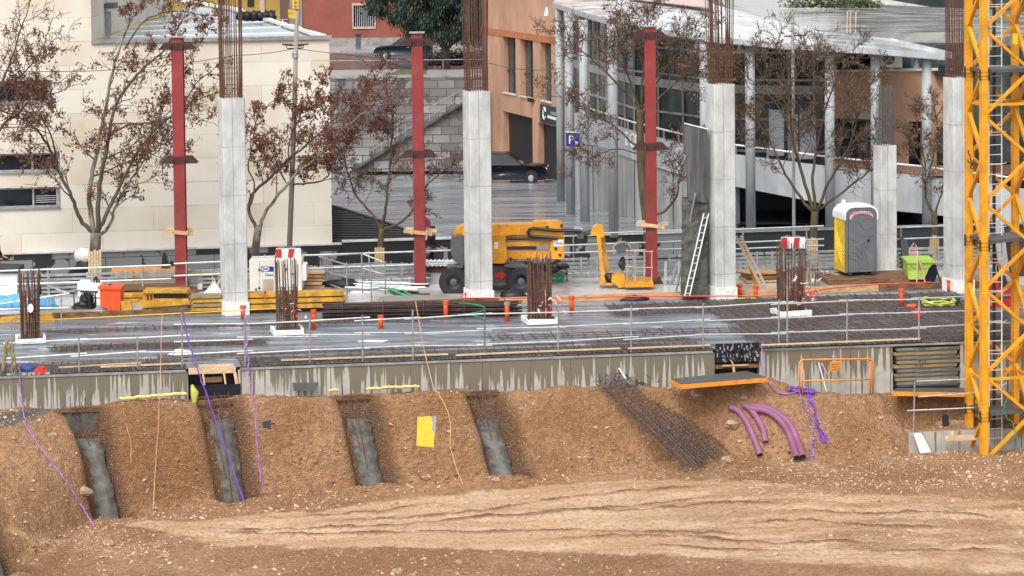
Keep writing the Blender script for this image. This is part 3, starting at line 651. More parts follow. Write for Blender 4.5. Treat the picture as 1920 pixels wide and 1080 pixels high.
# things in and along the wall
s0, s1 = wallx(352), wallx(446)
def wsolo(n, lb, cat, m, *bx, group=None):
    bd = B()
    for q in bx: wbox(bd, *q)
    return solo(bd, n, lb, cat, m, group)
zs = lambda py, q=0, px=400: wf(px, py, q).z
wsolo('gap_board', 'pale timber plank closing the top of the gap in the wall', 'board', 'pale_timber', (s0+.02, s1-.06, .01, .05, zs(700), zs(688)))
wsolo('gap_board', 'thin pale timber lath lying on top of the gap plank', 'board', 'pale_timber', (s0+.3, s1-.12, -.12, .0, zs(688)+.002, zs(684)))
wsolo('gap_board', 'short pale board deep inside the timber gap', 'board', 'timber', (s0+.45, s0+.95, -.3, -.26, zs(720), zs(710)))
wsolo('dark_board', 'dark blue black shutter board across the bottom of the timber gap', 'board', 'navy_black', (s0+.03, s1+.06, .01, .05, zs(741), zs(721)))
for k, (u, w) in enumerate(((.30, .05), (.72, .05), (.94, .08))):
    bd = B(); a = wp(s0+(s1-s0)*u, .03, zs(699)-.01); c_ = wp(s0+(s1-s0)*(u+.03), .03, zs(721)+.01); bd.bar(a, c_, w, .05)
    solo(bd, 'gap_strut', ['left pale strut in the timber gap', 'thin middle strut in the timber gap', 'right broad strut in the timber gap'][k], 'strut', 'pale_timber', 'struts in the timber gap')
bd = B(); a = wf(360, 722, .1); c_ = wf(364, 757, .35); bd.tube([a, a.lerp(c_, .4)+V((.05, 0, 0)), c_], [.04, .12, .07], 7)
solo(bd, 'sling_bag', 'crumpled yellow green sling hanging at the left end of the dark board', 'bag', 'yellow_green', None, True)
bd = B(); bd.tube(sag([wf(225, 749, .26), wf(290, 743, .26), wf(350, 739, .26)], 14, .03), .045, 6); solo(bd, 'foam_strip', 'long pale yellow foam strip along the left wall foot', 'foam', 'pale_foam', None, True)
bd = B(); bd.tube(sag([wf(688, 730, .2), wf(730, 727, .2), wf(787, 725, .2)], 14, .03), .04, 6); solo(bd, 'foam_strip', 'short yellow foam strip at the wall foot above the yellow board', 'foam', 'pale_foam', None, True)
bd = B(); bd.tube(sag([wf(616, 733, .2), wf(636, 732, .2)], 6, .03), .04, 6); solo(bd, 'foam_strip', 'small lump of yellow foam at the wall foot near the third trench', 'foam', 'pale_foam', None, True)
bd = B(); bd.extr([(548, 719), (597, 718), (594, 732), (551, 733)], wf(570, 725, .18).y-.05, .1); solo(bd, 'foam_block', 'grey trapezoid foam block standing against the wall foot', 'block', 'lift_grey')
s0, s1 = wallx(1340), wallx(1424)
sh = thing('dark_sheet', 'dark paint-splashed sheet panel hanging in the right wall gap', 'panel', wp((s0+s1)/2, .06, zs(678, 0, 1380)))
for k in range(5):
    bd = B(); a = s0+(s1-s0)*k/5; wbox(bd, a+.015, a+(s1-s0)/5-.015, .03, .06, zs(678, 0, 1380), zs(643, 0, 1380)); bd.obj('sheet_panel', 'splash' if 0 else 'navy_black', sh)
bd = B()
for k in range(60):
    u = random.uniform(.03, .97)*(s1-s0)+s0; z = random.uniform(zs(677, 0, 1380), zs(646, 0, 1380)); w = random.uniform(.006, .022)
    wbox(bd, u-w, u+w, .061, .064, z-w*random.uniform(1, 5), z+w)
bd.obj('paint_splash', 'concrete_dark', sh)
wsolo('gap_plank', 'brown plank lying under the dark sheet in the wall gap', 'board', 'brown_timber', (s0+.02, s1-.02, -.2, .02, zs(690, 0, 1380), zs(683, 0, 1380)))
bd = B(); bd.bar(wf(1355, 686, .08), wf(1403, 684, .08), .06, .04); bd.bar(wf(1370, 675, .08), wf(1377, 687, .08), .06, .04); bd.bar(wf(1375, 688, .1), wf(1380, 722, .15), .07, .05)
solo(bd, 'timber_prop', 'broken orange battens wedged under the dark sheet', 'batten', 'timber')
def formpanel(pixs, lb, px):
    t_ = thing('formwork_panel', lb, 'panel', pixs[0])
    bd = B(); bd.prism([p-V((0, 0, .012)) for p in pixs], (0, 0, .024)); bd.obj('face', 'lift_grey', t_)
    a, b_, c_, d_ = pixs; bd = B()
    for u, v in ((a, b_), (b_, c_), (c_, d_), (d_, a)): bd.bar(u-V((0, 0, .075)), v-V((0, 0, .075)), .07, .12)
    bd.obj('edge_frame', 'orange_paint', t_)
zq = wf(1345, 712, .9).z+.05
formpanel([PL(1278, 720, V((0, 0, zq)), V((0, 0, 1))), PL(1437, 707, V((0, 0, zq)), V((0, 0, 1))), PL(1400, 696, V((0, 0, zq)), V((0, 0, 1))), PL(1258, 711, V((0, 0, zq)), V((0, 0, 1)))], 'flat grey panel with orange edge lying out from the right wall gap', 0)
zq = wf(1740, 730, .5).z
formpanel([wf(1676, 733, .75), wf(1808, 735, .75), wf(1812, 728, .12), wf(1682, 728, .12)], 'grey panel with orange edge under the stacked formwork by the crane', 0)
# stack of formwork panels next to the crane
zb = zs(724, .1, 1740); zt = zs(652, .1, 1740); nL = 9; sA, sB = wallx(1676), wallx(1796)
ordn = ['lowest', 'second from the bottom', 'third from the bottom', 'fourth from the bottom', 'fifth from the bottom', 'sixth from the bottom', 'seventh from the bottom', 'eighth from the bottom', 'topmost']
for k in range(nL):
    h = (zt-zb)/nL; z0 = zb+h*k; t_ = thing('wall_formwork', 'dirty yellow formwork panel, %s in the stack beside the crane' % ordn[k], 'formwork', wp((sA+sB)/2, .05, z0), 'formwork panels stacked by the crane')
    j = random.uniform(-.06, .06); bd = B(); wbox(bd, sA+.03+j, sB+j, -.5, .06, z0+h*.40, z0+h*.97); bd.obj('frame_rail', ('form_grey', 'form_dirty', 'form_grey')[k % 3] if k not in (5, 4) else 'form_dirty', t_)
    bd = B(); wbox(bd, sA+.08+j, sB+j-.04, -.5, .035, z0+.003, z0+h*.39); bd.obj('face', 'form_grey', t_)
    if k in (5, 4, 8): text('M I D', .10 if k != 8 else .08, 'lettering', 'black', t_, wp((sA+sB)/2-.18+j, .068, z0+h*.745), e1, (0, 0, 1), .003)
# pedestrian barrier
zb = TT(1497, 742).z
f0, f1 = TT(1499, 742), TT(1637, 739)
br = thing('pedestrian_barrier', 'orange tubular pedestrian barrier standing at the top of the bank', 'barrier', (f0+f1)/2)
ud = V((0, 0, 1)); hB = 1.02; c_ = []
for k in range(7): a = math.pi/2*k/6; c_.append((.14*(1-math.sin(a)), .14*(1-math.cos(a))))
dr = (f1-f0).normalized(); pts = [f0+ud*0, f0+ud*(hB-.14)]
for k in range(1, 7): a = math.pi/2*k/6; pts.append(f0+dr*(.14-.14*math.cos(a))+ud*(hB-.14+.14*math.sin(a)))
Lb = (f1-f0).length
for k in range(6): a = math.pi/2*k/6; pts.append(f0+dr*(Lb-.14+.14*math.sin(a))+ud*(hB-.14+.14*math.cos(a)))
pts += [f0+dr*Lb+ud*(hB-.14), f0+dr*Lb]
bd = B(); bd.tube(pts, .026, 8); bd.obj('hoop', 'orange_paint', br, True)
bd = B(); bd.tube([f0+dr*.09+ud*.02, f0+dr*.09+ud*(hB-.07)], .02, 7); bd.obj('upright', 'orange_paint', br, True)
bd = B(); bd.tube([f0+dr*(Lb-.09)+ud*.02, f0+dr*(Lb-.09)+ud*(hB-.07)], .02, 7); bd.obj('upright', 'orange_paint', br, True)
bd = B(); bd.tube([f0+ud*.42, f0+dr*Lb+ud*.42], .022, 8); bd.obj('cross_rail', 'orange_paint', br, True)
bd = B(); bd.box(f0+dr*(Lb*.49)+ud*.82, (.36, .02, .28), math.atan2(dr.y, dr.x)); sp = bd.obj('sign_plate', 'orange_paint', br)
bd = B()
for k in range(3): bd.box(f0+dr*(Lb*.49)+ud*(.74+.075*k)+V((0, -.018, 0)), (.27, .012, .03), math.atan2(dr.y, dr.x))
bd.obj('plate_slot', 'form_dirty', sp)
for k, (a, b_) in enumerate((((1535, 680), (1550, 735)), ((1541, 682), (1567, 735)))):
    bd = B(); bd.tube([wf(*a, .1), TT(b_[0], b_[1]+1, .02)], .022, 6); solo(bd, 'scaffold_tube', ['left pale tube leaning on the wall behind the barrier', 'right pale tube leaning on the wall behind the barrier'][k], 'tube', 'white_paint')
bd = B(); bd.tube([wf(1160, 690, .1), wf(1172, 708, .2), TT(1184, 727, .05)], [.02, .03, .02], 6); solo(bd, 'plastic_strip', 'white plastic strip hanging on the wall over the rebar cage', 'strip', 'white_paint')
# separate stones big enough to tell apart
for px, py, r, lb in ((158, 925, .22, 'large grey brown rock beside the left purple rope'), (100, 818, .13, 'pale rock on the bank near the cement spill'), (203, 1022, .16, 'brown rock at the bottom left of the bank'), (1305, 742, .17, 'round tan rock above the rebar cage'), (800, 898, .13, 'tan rock at the toe under the yellow board'),
                      (930, 902, .12, 'tan rock beside the narrow footing end'), (1395, 748, .12, 'small tan rock left of the rope at the right gap'), (1372, 800, .2, 'flat pale rock beside the lowest magenta pipe'), (1362, 866, .16, 'rounded soil clod at the end of the rebar cage'), (860, 1056, .1, 'pale rock alone on the dark soil in front'), (745, 1074, .13, 'brown rock in the dark soil at the bottom centre'), (310, 1044, .13, 'pale rock left of the tyre tracks')):
    bd = B(); bd.blob(TT(px, py, r*.25), (r, r*.8, r*.6), 9, 5, .22, px); solo(bd, 'rock', lb, 'rock', 'rock', 'single rocks on the soil')
# crane foundation
fz = -2.18; fy = 75.1
fa, fb = P(1704, 812, 75.2), P(1990, 800, fy+.8)
cf = thing('crane_footing', 'stained concrete block footing under the yellow crane', 'footing', (fa+fb)/2-V((0, 0, .9)))
cf['kind'] = 'thing'
fb = V((fb.x, fa.y+(fb.x-fa.x)*.145, fa.z)); nb_ = V((-(fb-fa).y, (fb-fa).x, 0)).normalized()
bd = B(); bd.prism([fa, fb, fb+nb_*2.4, fa+nb_*2.4], (0, 0, -1.4)); bd.obj('block', 'stained_wall', cf)
bd = B(); p = P(1712, 812, fy-.1); bd.prism([P(1713, 814, fy), P(1727, 813, fy), P(1745, 848, fy-.3), P(1725, 850, fy-.3)], (0, -.05, .02)); bd.obj('splash_sheet', 'white_paint', cf)
bd = B(); bd.extr([(1772, 818), (1850, 814), (1850, 824), (1772, 828)], fy-.02, .05); solo(bd, 'foundation_plank', 'pale plank fixed along the crane footing', 'board', 'pale_timber')
bd = B(); bd.extr([(1782, 808), (1789, 808), (1789, 826), (1782, 826)], fy-.09, .05); solo(bd, 'foundation_cleat', 'short upright cleat on the crane footing plank', 'board', 'pale_timber')
for k in range(26):
    px = 1748+random.uniform(0, 62); py = 806-random.uniform(0, 12); bd = B(); r = random.uniform(.06, .13); p = P(px, py, fy+.9); p.z = fa.z+r*.3+random.uniform(0, .13)
    bd.blob(p, (r, r*.8, r*.7), 8, 5, .2, k); solo(bd, 'rubble_stone', 'brown rubble stone heaped behind the footing edge left of the crane', 'rubble', 'rock', 'rubble stones on the crane footing')
bd = B(); q = P(1773, 789, fy+.8); q.z = fa.z+.22; bd.box(q, (.16, .1, .3), .2, bev=.03); solo(bd, 'dark_bucket', 'small dark block standing in the rubble by the crane', 'block', 'dark')
rl = thing('scaffold_railing', 'two grey tubes on a post above the crane footing', 'railing', P(1713, 812, fy+.15))
bd = B(); bd.tube([P(1713, 812, fy+.15), P(1715, 715, fy+.15)], .024, 6); bd.obj('post', 'galv', rl)
bd = B(); bd.tube([P(1722, 744, fy+.12), P(1840, 736, fy+.3)], .022, 6); bd.obj('rail', 'steel_rail', rl)
bd = B(); bd.tube([P(1700, 770, fy+.12), P(1840, 764, fy+.3)], .022, 6); bd.obj('rail', 'steel_rail', rl)
bd = B(); bd.tube([P(1718, 715, fy+.12), P(1810, 711, fy+.3)], .022, 6); bd.obj('rail', 'steel_rail', rl)
# ================================================================ TOWER CRANE MAST
cy = 74.4; mb = P(1845, 838, cy); sc = 5000/cy
uF = V((P(1933, 500, cy+.42).x-P(1845, 500, cy).x, .42, 0)); wd = uF.length; uF.normalize(); uS = V((-uF.y, uF.x, 0)); lean = -28/sc   # front face direction, depth direction
uS = V((P(1817, 500, cy+1.3).x-P(1845, 500, cy).x, 1.30, 0)); dS = uS.length; uS.normalize()
zb = mb.z-.35; zt = 16.5
cr = thing('tower_crane', 'yellow lattice mast of a tower crane standing at the right edge', 'crane', V((mb.x, mb.y, zb)))
cor = {'B': V((mb.x, mb.y, 0)), 'D': V((mb.x, mb.y, 0))+uF*wd, 'A': V((mb.x, mb.y, 0))+uS*dS, 'C': V((mb.x, mb.y, 0))+uF*wd+uS*dS}
rzf = math.atan2(uF.y, uF.x)
for k in 'BDAC':
    bd = B(); c_ = cor[k]; bd.box(V((c_.x, c_.y, (zb+zt)/2)), (.185 if k in 'AB' else .17, .185, zt-zb), rzf); bd.obj('leg', 'crane_yellow', cr)
def zat(px, py, Y): return P(px, py, Y).z
for zj in (zat(1845, 460, cy), zat(1845, 140, cy), zat(1845, 780, cy)):      # bolted joints of the mast sections
    for k in 'BDAC':
        bd = B(); c_ = cor[k]; bd.box(V((c_.x, c_.y, zj)), (.235, .235, .05), rzf); bd.box(V((c_.x, c_.y, zj+.1)), (.22, .22, .03), rzf); bd.box(V((c_.x, c_.y, zj-.1)), (.22, .22, .03), rzf)
        jn = bd.obj('mast_joint', 'crane_yellow', cr); bd = B()
        for u in (-.13, .13): bd.tube([V((c_.x+u, c_.y-.13, zj-.16)), V((c_.x+u, c_.y-.13, zj+.16))], .028, 6)
        bd.obj('bolt', 'dark', jn)
ph = (zat(1845, 458, cy)-zat(1845, 620, cy))     # full zigzag height
def zig(k0, k1, z0, w=.085, off=None):
    z = z0; up_first = True; n_ = 0
    off = off or V((0, 0, 0))
    while z > zb-.2: z -= ph
    while z < zt:
        a, b_ = cor[k0]+off, cor[k1]+off
        for za, zc in ((z, z+ph/2), (z+ph, z+ph/2)):
            lo = V((a.x, a.y, za)); hi = V((b_.x, b_.y, zc))
            if lo.z > zb-.1 and hi.z > zb-.1 and max(lo.z, hi.z) < zt+.5:
                bd = B(); bd.bar(lo, hi, w, w); br_ = bd.obj('brace', 'crane_yellow', cr); bd = B(); bd.box(lo.lerp(hi, .07), (.16, .02, .2), rzf); bd.obj('gusset', 'crane_yellow', br_)
        z += ph
zig('B', 'D', zat(1845, 542, cy)); zig('A', 'C', zat(1817, 608, cy+1.3)); zig('A', 'B', zat(1817, 534, cy+.7), .1); zig('C', 'D', zat(1905, 530, cy+.7), .1)
for zz_ in (zat(1845, 197, cy), zat(1845, 712, cy)):
    bd = B()
    for a, b_ in (('B', 'D'), ('A', 'C'), ('A', 'B'), ('C', 'D')): bd.bar(cor[a]+V((0, 0, zz_)), cor[b_]+V((0, 0, zz_)), .07, .07)
    bd.obj('girt', 'crane_yellow', cr)
ctr = sum(cor.values(), V((0, 0, 0)))/4
for py in (130, 447, 768):
    zz_ = zat(1870, py, cy+.7); bd = B(); bd.box(V((ctr.x+.06, ctr.y, zz_)), (wd*.98, dS*.95, .1), rzf); pf = bd.obj('platform', 'lift_grey', cr)
ld = B(); lx = V((ctr.x-.1, ctr.y+.1, 0)); 
for s_ in (-.2, .2): ld.tube([lx+uF*s_+V((0, 0, zb+.2)), lx+uF*s_+V((0, 0, zt))], .02, 5)
lad = ld.obj('ladder', 'white_paint', cr)
ld = B(); z = zb+.4
while z < zt: ld.tube([lx-uF*.2+V((0, 0, z)), lx+uF*.2+V((0, 0, z))], .014, 5); z += .28
rg = ld.obj('rung', 'white_paint', lad); rg['kind'] = 'stuff'
for zz_ in np.arange(zb+2, zt, .9):
    ld = B(); ld.tube([lx+uF*(.2*math.cos(a))*1.6+V((0, -.1-.35*math.sin(a), float(zz_))) for a in np.linspace(0, math.pi, 9)], .01, 4); ld.obj('cage_hoop', 'white_paint', lad)
bd = B(); bd.tube([lx+V((.0, .25, zb)), lx+V((.02, .25, zt))], .05, 6); bd.obj('power_cable', 'dark', cr)
bd = B(); bd.tube(sag([P(1815, 285, cy+.9), P(1822, 297, cy+.9), P(1818, 312, cy+.9), P(1826, 318, cy+.9), P(1815, 300, cy+.9)], 4, .05), .02, 5); bd.obj('cable_coil', 'dark', cr)
bd = B(); bd.box(P(1903, 73, cy-.1), (.14, .12, .3), 0, bev=.03); bd.obj('lamp_box', 'yellow_board', cr)
bd = B(); bd.tube(sag([P(1890, 745, cy+.2), P(1882, 765, cy+.2), P(1887, 785, cy+.2), P(1900, 792, cy+.2), P(1904, 815, cy+.2), P(1908, 845, cy+.2)], 6, .02), .016, 5); bd.obj('hose', 'green_hose', cr)
# ================================================================ COLUMNS, STARTER BARS, STEEL POSTS, RAILS, DECK CLUTTER
def rect_ring(n, hx, hy):
    out = []; per = 4*(hx+hy)
    for k in range(n):
        d = per*k/n
        if d < 2*hx: out.append((-hx+d, -hy))
        elif d < 2*hx+2*hy: out.append((hx, -hy+d-2*hx))
        elif d < 4*hx+2*hy: out.append((hx-(d-2*hx-2*hy), hy))
        else: out.append((-hx, hy-(d-4*hx-2*hy)))
    return out
def rot(p, a): return V((p[0]*math.cos(a)-p[1]*math.sin(a), p[0]*math.sin(a)+p[1]*math.cos(a), 0))
def conc_col(px, py, ptop, lb, s=.72, th=R(19), zb=0, barh=3.9, barm='rust', nb=28, cap=True, flare=.04, seed=1):
    rnd = random.Random(seed); c_ = G(px, py, zb); h = P(px, ptop, c_.y).z-zb
    t_ = thing('concrete_column', lb, 'column', c_, 'cast concrete columns with bars on top'); t_['kind'] = 'thing'
    hx = s/2; bd = B(); ch = .025; n0 = []
    pr = [(-hx+ch, -hx), (hx-ch, -hx), (hx, -hx+ch), (hx, hx-ch), (hx-ch, hx), (-hx+ch, hx), (-hx, hx-ch), (-hx, -hx+ch)]
    bd.prism([c_+rot(p, th) for p in pr], (0, 0, h)); sh_ = bd.obj('shaft', 'concrete', t_)
    for k in range(1, int(h/1.5)+1):                      # pour joints
        z = h-k*1.52
        if z < .6: break
        q = hx+.004; bd = B(); bd.prism([c_+rot(p, th)+V((0, 0, z)) for p in ((-q, -q), (q, -q), (q, q), (-q, q))], (0, 0, .012)); bd.obj('pour_joint', 'concrete_dark', sh_)
    bd = B(); bd.prism([c_+rot((x, -hx-.003), th)+V((0, 0, .4)) for x in (-.06, -.045)]+[c_+rot((x, -hx-.003), th)+V((0, 0, h)) for x in (-.045, -.06)], rot((0, .004), th)); bd.obj('shutter_joint', 'concrete_dark', sh_)
    if cap:
        q = hx+.028; zz_ = [.42, .40, .34, .44]; bd = B(); vs = [c_+rot(p, th) for p in ((-q, -q), (q, -q), (q, q), (-q, q))]
        bd.hexa(vs+[p+V((0, 0, z)) for p, z in zip(vs, zz_)]); bd.obj('plaster_base', 'plaster', t_)
    for k, p in enumerate(rect_ring(nb, hx-.07, hx-.07)):
        b0 = c_+rot(p, th)+V((0, 0, h-.1)); o_ = rot((p[0]*rnd.uniform(-.05, .25)+rnd.uniform(-flare, flare), p[1]*.1+rnd.uniform(-flare, flare)), th)
        bd = B(); hh = barh*rnd.uniform(.96, 1.03)
        bd.tube([b0, b0+o_*.45+V((0, 0, hh*.5)), b0+o_+V((0, 0, hh))], .0135, 5); bd.obj('bar', barm, t_)
    for k in range(7):
        z = h+.08+k*.17; q = hx-.045; bd = B(); pp = [c_+rot(p, th)+V((0, 0, z+rnd.uniform(-.02, .02))) for p in ((-q, -q), (q, -q), (q, q), (-q, q), (-q, -q))]; bd.tube(pp, .007, 4); bd.obj('stirrup', barm, t_)
    return t_
conc_col(440, 588, 183, 'concrete column between the two brown-leaved trees', seed=1)
conc_col(898, 566, 170, 'concrete column standing in front of the yellow boom lift', seed=2)
conc_col(1353, 560, 157, 'concrete column beside the dark pillar and the ladder', seed=3, flare=.09)
conc_col(1797, 546, 145, 'concrete column just behind the tower crane mast', seed=4, flare=.03)
conc_col(1660, 503, 272, 'shorter concrete column with grey bars beside the portable toilet', s=.6, zb=ZY, barh=2.1, barm='grey_bar', nb=22, cap=False, seed=5)
def starter(px, py, ptop, pmid, lb, seed, wpx=44, collar=True):
    rnd = random.Random(seed); c_ = G(px, py, .03); th = R(12); h = P(px, ptop, c_.y).z; hm = P(px, pmid, c_.y).z; hx = wpx/65*.42
    t_ = thing('starter_bars', lb, 'rebar', c_, 'column starter bars on the deck')
    for p in rect_ring(26, hx, hx*.9):
        bd = B(); b0 = c_+rot(p, th)-V((0, 0, .03)); o_ = V((rnd.uniform(-.05, .05), rnd.uniform(-.05, .05), 0)); bd.tube([b0, b0+o_*.4+V((0, 0, h*.5)), b0+o_+V((0, 0, h*rnd.uniform(.88, 1)))], .0135, 5); bd.obj('bar', 'grey_bar' if rnd.random() < .2 else 'rust', t_)
    for p in rect_ring(30, hx*.95, hx*.86):
        bd = B(); b0 = c_+rot(p, th)-V((0, 0, .03)); o_ = V((rnd.uniform(-.04, .04), rnd.uniform(-.04, .04), 0)); bd.tube([b0, b0+o_+V((0, 0, hm*rnd.uniform(.8, 1.05)))], .02, 5); bd.obj('lap_bar', 'rust', t_)
    for k in range(6):
        z = .1+k*hm*.17; q = hx+.02; bd = B(); bd.tube([c_+rot(p, th)+V((0, 0, z)) for p in ((-q, -q), (q, -q), (q, q), (-q, q), (-q, -q))], .008, 4); bd.obj('stirrup', 'dark_rust', t_)
    return c_, hx
def collar(c_, hx, lb, gap=0):
    t_ = thing('foam_collar', lb, 'foam collar', c_, 'white foam collars round the starter bars'); th = R(12); q = hx+.14; w = .07
    for (a, b_) in (((-q, -q), (q, -q)), ((q, -q), (q, q)), ((q, q), (-q, q)), ((-q, q), (-q, -q))):
        bd = B(); A_, B_ = c_+rot(a, th), c_+rot(b_, th); d_ = (B_-A_).normalized(); A_ = A_+d_*(w/2+.002); B_ = B_+d_*(w/2-.002)
        h0, h1 = random.uniform(.13, .2), random.uniform(.13, .2); s_ = V((-d_.y, d_.x, 0))*w/2
        bd.hexa([A_-s_, B_-s_, B_+s_, A_+s_, A_-s_+V((0, 0, h0)), B_-s_+V((0, 0, h1)), B_+s_+V((0, 0, h1)), A_+s_+V((0, 0, h0))]); bd.obj('foam_strip', 'white_paint', t_)
SB = []
for a in ((57, 640, 502, 545, 'rusty starter bars at the far left of the deck', 11, 40), (538, 624, 478, 537, 'rusty starter bars in front of the cream generator', 12, 43), (1012, 604, 472, 500, 'dense rusty starter bars in front of the boom lift wheel', 13, 48), (1483, 590, 452, 500, 'rusty starter bars wound with red and white tape', 14, 52)):
    SB.append(starter(*a))
for (c_, hx), lb in zip(SB, ('white foam collar round the far left starter bars', 'white foam collar round the bars before the generator', 'white foam collar round the dense bars by the black pipe bundle', 'lumpy white collar round the taped starter bars')): collar(c_, hx, lb)
def tape(c_, hx, lb, z0, z1, n, w=.3):
    t_ = thing('warning_tape', lb, 'tape', c_)
    for k in range(n):
        a = random.uniform(-2.6, -.3); p = c_+V((hx*1.15*math.cos(a)+.1, hx*1.1*math.sin(a)-.05, 0)); z = random.uniform(z0, z1); q = p+V((random.uniform(-w, w), random.uniform(-.1, .1), z)); bd = B()
        bd.bar(q, q+V((random.uniform(-.14, .14), random.uniform(-.05, .05), random.uniform(-.16, .12))), .055, .012); bd.obj('tape_strip', 'tape_red' if k % 2 else 'white_paint', t_)
tape(SB[3][0]+V((.2, -.05, 0)), SB[3][1], 'bunch of red and white tape tied on the right starter bars', .35, 1.25, 46, .2)
tape(SB[2][0]+V((.25, -.05, 0)), SB[2][1], 'red and white tape hanging on the bars by the boom lift', .2, 1.0, 22, .12)
tape(SB[1][0]+V((.2, -.05, 0)), SB[1][1], 'strip of red and white tape on the bars before the generator', .25, 1.0, 9, .06)
bd = B(); q = SB[0][0]+V((.08, -SB[0][1]-.05, P(62, 577, SB[0][0].y).z)); bd.lathe(q, [(.02, -.02), (.085, -.015), (.09, .015), (.02, .03)], 12, 'Y'); bd.sub(lambda p: V((p.x, p.y, q.z+(p.z-q.z)*1.5)))
solo(bd, 'white_disc', 'oval white disc tied on the far left starter bars', 'disc', 'white_paint')
def steel_post(px, ptop, pbot, pmid, lb, th, pcl):
    c_ = G(px, pbot, ZY); h = P(px, ptop, c_.y).z-ZY
    t_ = thing('steel_column', lb, 'column', c_, 'red steel columns'); t_['kind'] = 'thing'; f = .37/2
    bd = B()
    for s_ in (-1, 1): bd.box(c_+V((0, s_*(f-.012), h/2)), (2*f, .024, h), 0)
    bd.box(c_+V((0, 0, h/2)), (.02, 2*f-.05, h)); bd.obj('shaft', 'red_steel', t_)
    def bracket(z, nm, wt_=.62, hh=.23, w0=.34):
        for s_ in (-1, 1):
            bd = B(); y = s_*(f+.012); bd.prism([c_+V((x, y-.012, zz)) for x, zz in ((-wt_, z-hh/2), (wt_, z-hh/2), (w0+.06, z+hh/2), (-w0-.06, z+hh/2))], (0, .024, 0)); bd.obj(nm, 'dark_red', t_)
        for s_ in (-1, 1):
            bd = B(); bd.prism([c_+V((s_*(f+.012)-.012, y, zz)) for y, zz in ((-wt_*.8, z-hh/2), (wt_*.8, z-hh/2), (f, z+hh/2), (-f, z+hh/2))], (.024, 0, 0)); bd.obj(nm, 'dark_red', t_)
        bd = B()
        for k in range(-3, 4): bd.lathe(c_+V((k*.055, -f-.032, z)), [(.02, 0), (.02, .03)], 6, 'Y')
        bd.obj('bolt_row', 'dark_red', t_)
    bracket(h-.28, 'head_bracket'); bracket(P(px, pmid, c_.y).z-ZY, 'mid_bracket')
    bd = B(); bd.box(c_+V((0, 0, h+.02)), (.5, .5, .04)); bd.obj('head_plate', 'galv', t_)
    bd = B(); bd.box(c_+V((0, 0, .02)), (.6, .6, .04)); bd.obj('base_plate', 'dark_red', t_)
    return c_, f
SP = [steel_post(341, 70, 550, 299, 'red steel column in front of the left brown-leaved tree', 0, 441), steel_post(788, 62, 536, 288, 'red steel column by the round no parking sign', 0, 442), steel_post(1222, 50, 524, 274, 'red steel column beside the lift basket', 0, 428)]
for (c_, f), (px, py), lb in zip(SP, ((341, 441), (787, 441), (1219, 428)), ('timber clamp round the left red column', 'timber clamp round the red column by the no parking sign', 'timber clamp round the red column by the lift basket')):
    z = P(px, py, c_.y).z; t_ = thing('timber_clamp', lb, 'clamp', c_+V((0, 0, z)), 'timber clamps on the red columns')
    for k, (y, a, L_) in enumerate(((-f-.06, R(9), .95), (f+.06, R(5), 1.05))):
        bd = B(); bd.box(c_+V((-.05+.1*k, y, z+.03*k)), (L_, .06, .12), 0, 0, a*.8); bd.obj('batten', 'pale_timber' if px > 1000 or k else 'timber', t_)
    for k, x in enumerate((-f-.06, f+.06)):
        bd = B(); bd.box(c_+V((x, 0, z)), (.05, .8, .1)); bd.obj('side_batten', 'pale_timber', t_)
# ---------------------------------------------------------------- guard rail along the deck edge
def guard(posts, lb, zr, m='steel_rail', q=-.18, base_z=0):
    t_ = thing('guard_rail', lb, 'railing', wp(wallx(posts[0][0]), -.15, 0))
    ss = []
    for px, hz_ in posts:
        s = wallx(px); bd = B(); bd.tube([wp(s, -q*1, base_z), wp(s+.01, -q, base_z+hz_)], .025, 6); bd.obj('post', 'galv', t_); ss.append(s)
    for a, b_ in zip(ss, ss[1:]):
        for z in zr:
            bd = B(); j0, j1 = random.uniform(-.05, .05), random.uniform(-.05, .05); bd.tube([wp(a-.22, -q-.02, z+j0), wp(b_+.22, -q-.02, z+j1)], .024, 6); bd.obj('rail', m, t_)
guard([(22, 1.5), (148, .98), (258, 1.02), (342, 1.5)], 'lower tube guard rail along the left end of the deck edge', (.90, .46), q=.1)
guard([(342, 1.55), (460, 1.5), (582, 1.25), (681, 1.3), (775, 1.42), (910, 1.32)], 'tube guard rail on the deck edge above the timber gap and the middle footings', (1.2, .78, .38), q=.1)
guard([(910, 1.32), (1048, 1.3), (1185, 1.32), (1320, 1.33), (1462, 1.35)], 'tube guard rail on the deck edge in front of the boom lift', (1.24, .82, .40), q=.1)
guard([(1462, 1.3), (1478, 1.75), (1590, 1.3), (1725, 1.3), (1880, 1.3), (1960, 1.3)], 'tube guard rail on the deck edge above the orange barrier', (1.26, .84, .42), q=.1)
rl = thing('corner_railing', 'short tubes of a railing at the far left back of the deck', 'railing', G(115, 612, 0))
for a, b_ in (((115, 608), (115, 545)), ((91, 600), (91, 555)), ((22, 700), (30, 590))):
    bd = B(); y = G(a[0], a[1], 0).y; bd.tube([P(*a, y), P(*b_, y)], .022, 6); bd.obj('post', 'galv', rl)
for a, b_ in (((0, 570), (130, 550)), ((-10, 580), (128, 577))):
    bd = B(); y = G(115, 608, 0).y; bd.tube([P(*a, y), P(*b_, y)], .022, 6); bd.obj('rail', 'steel_rail', rl)
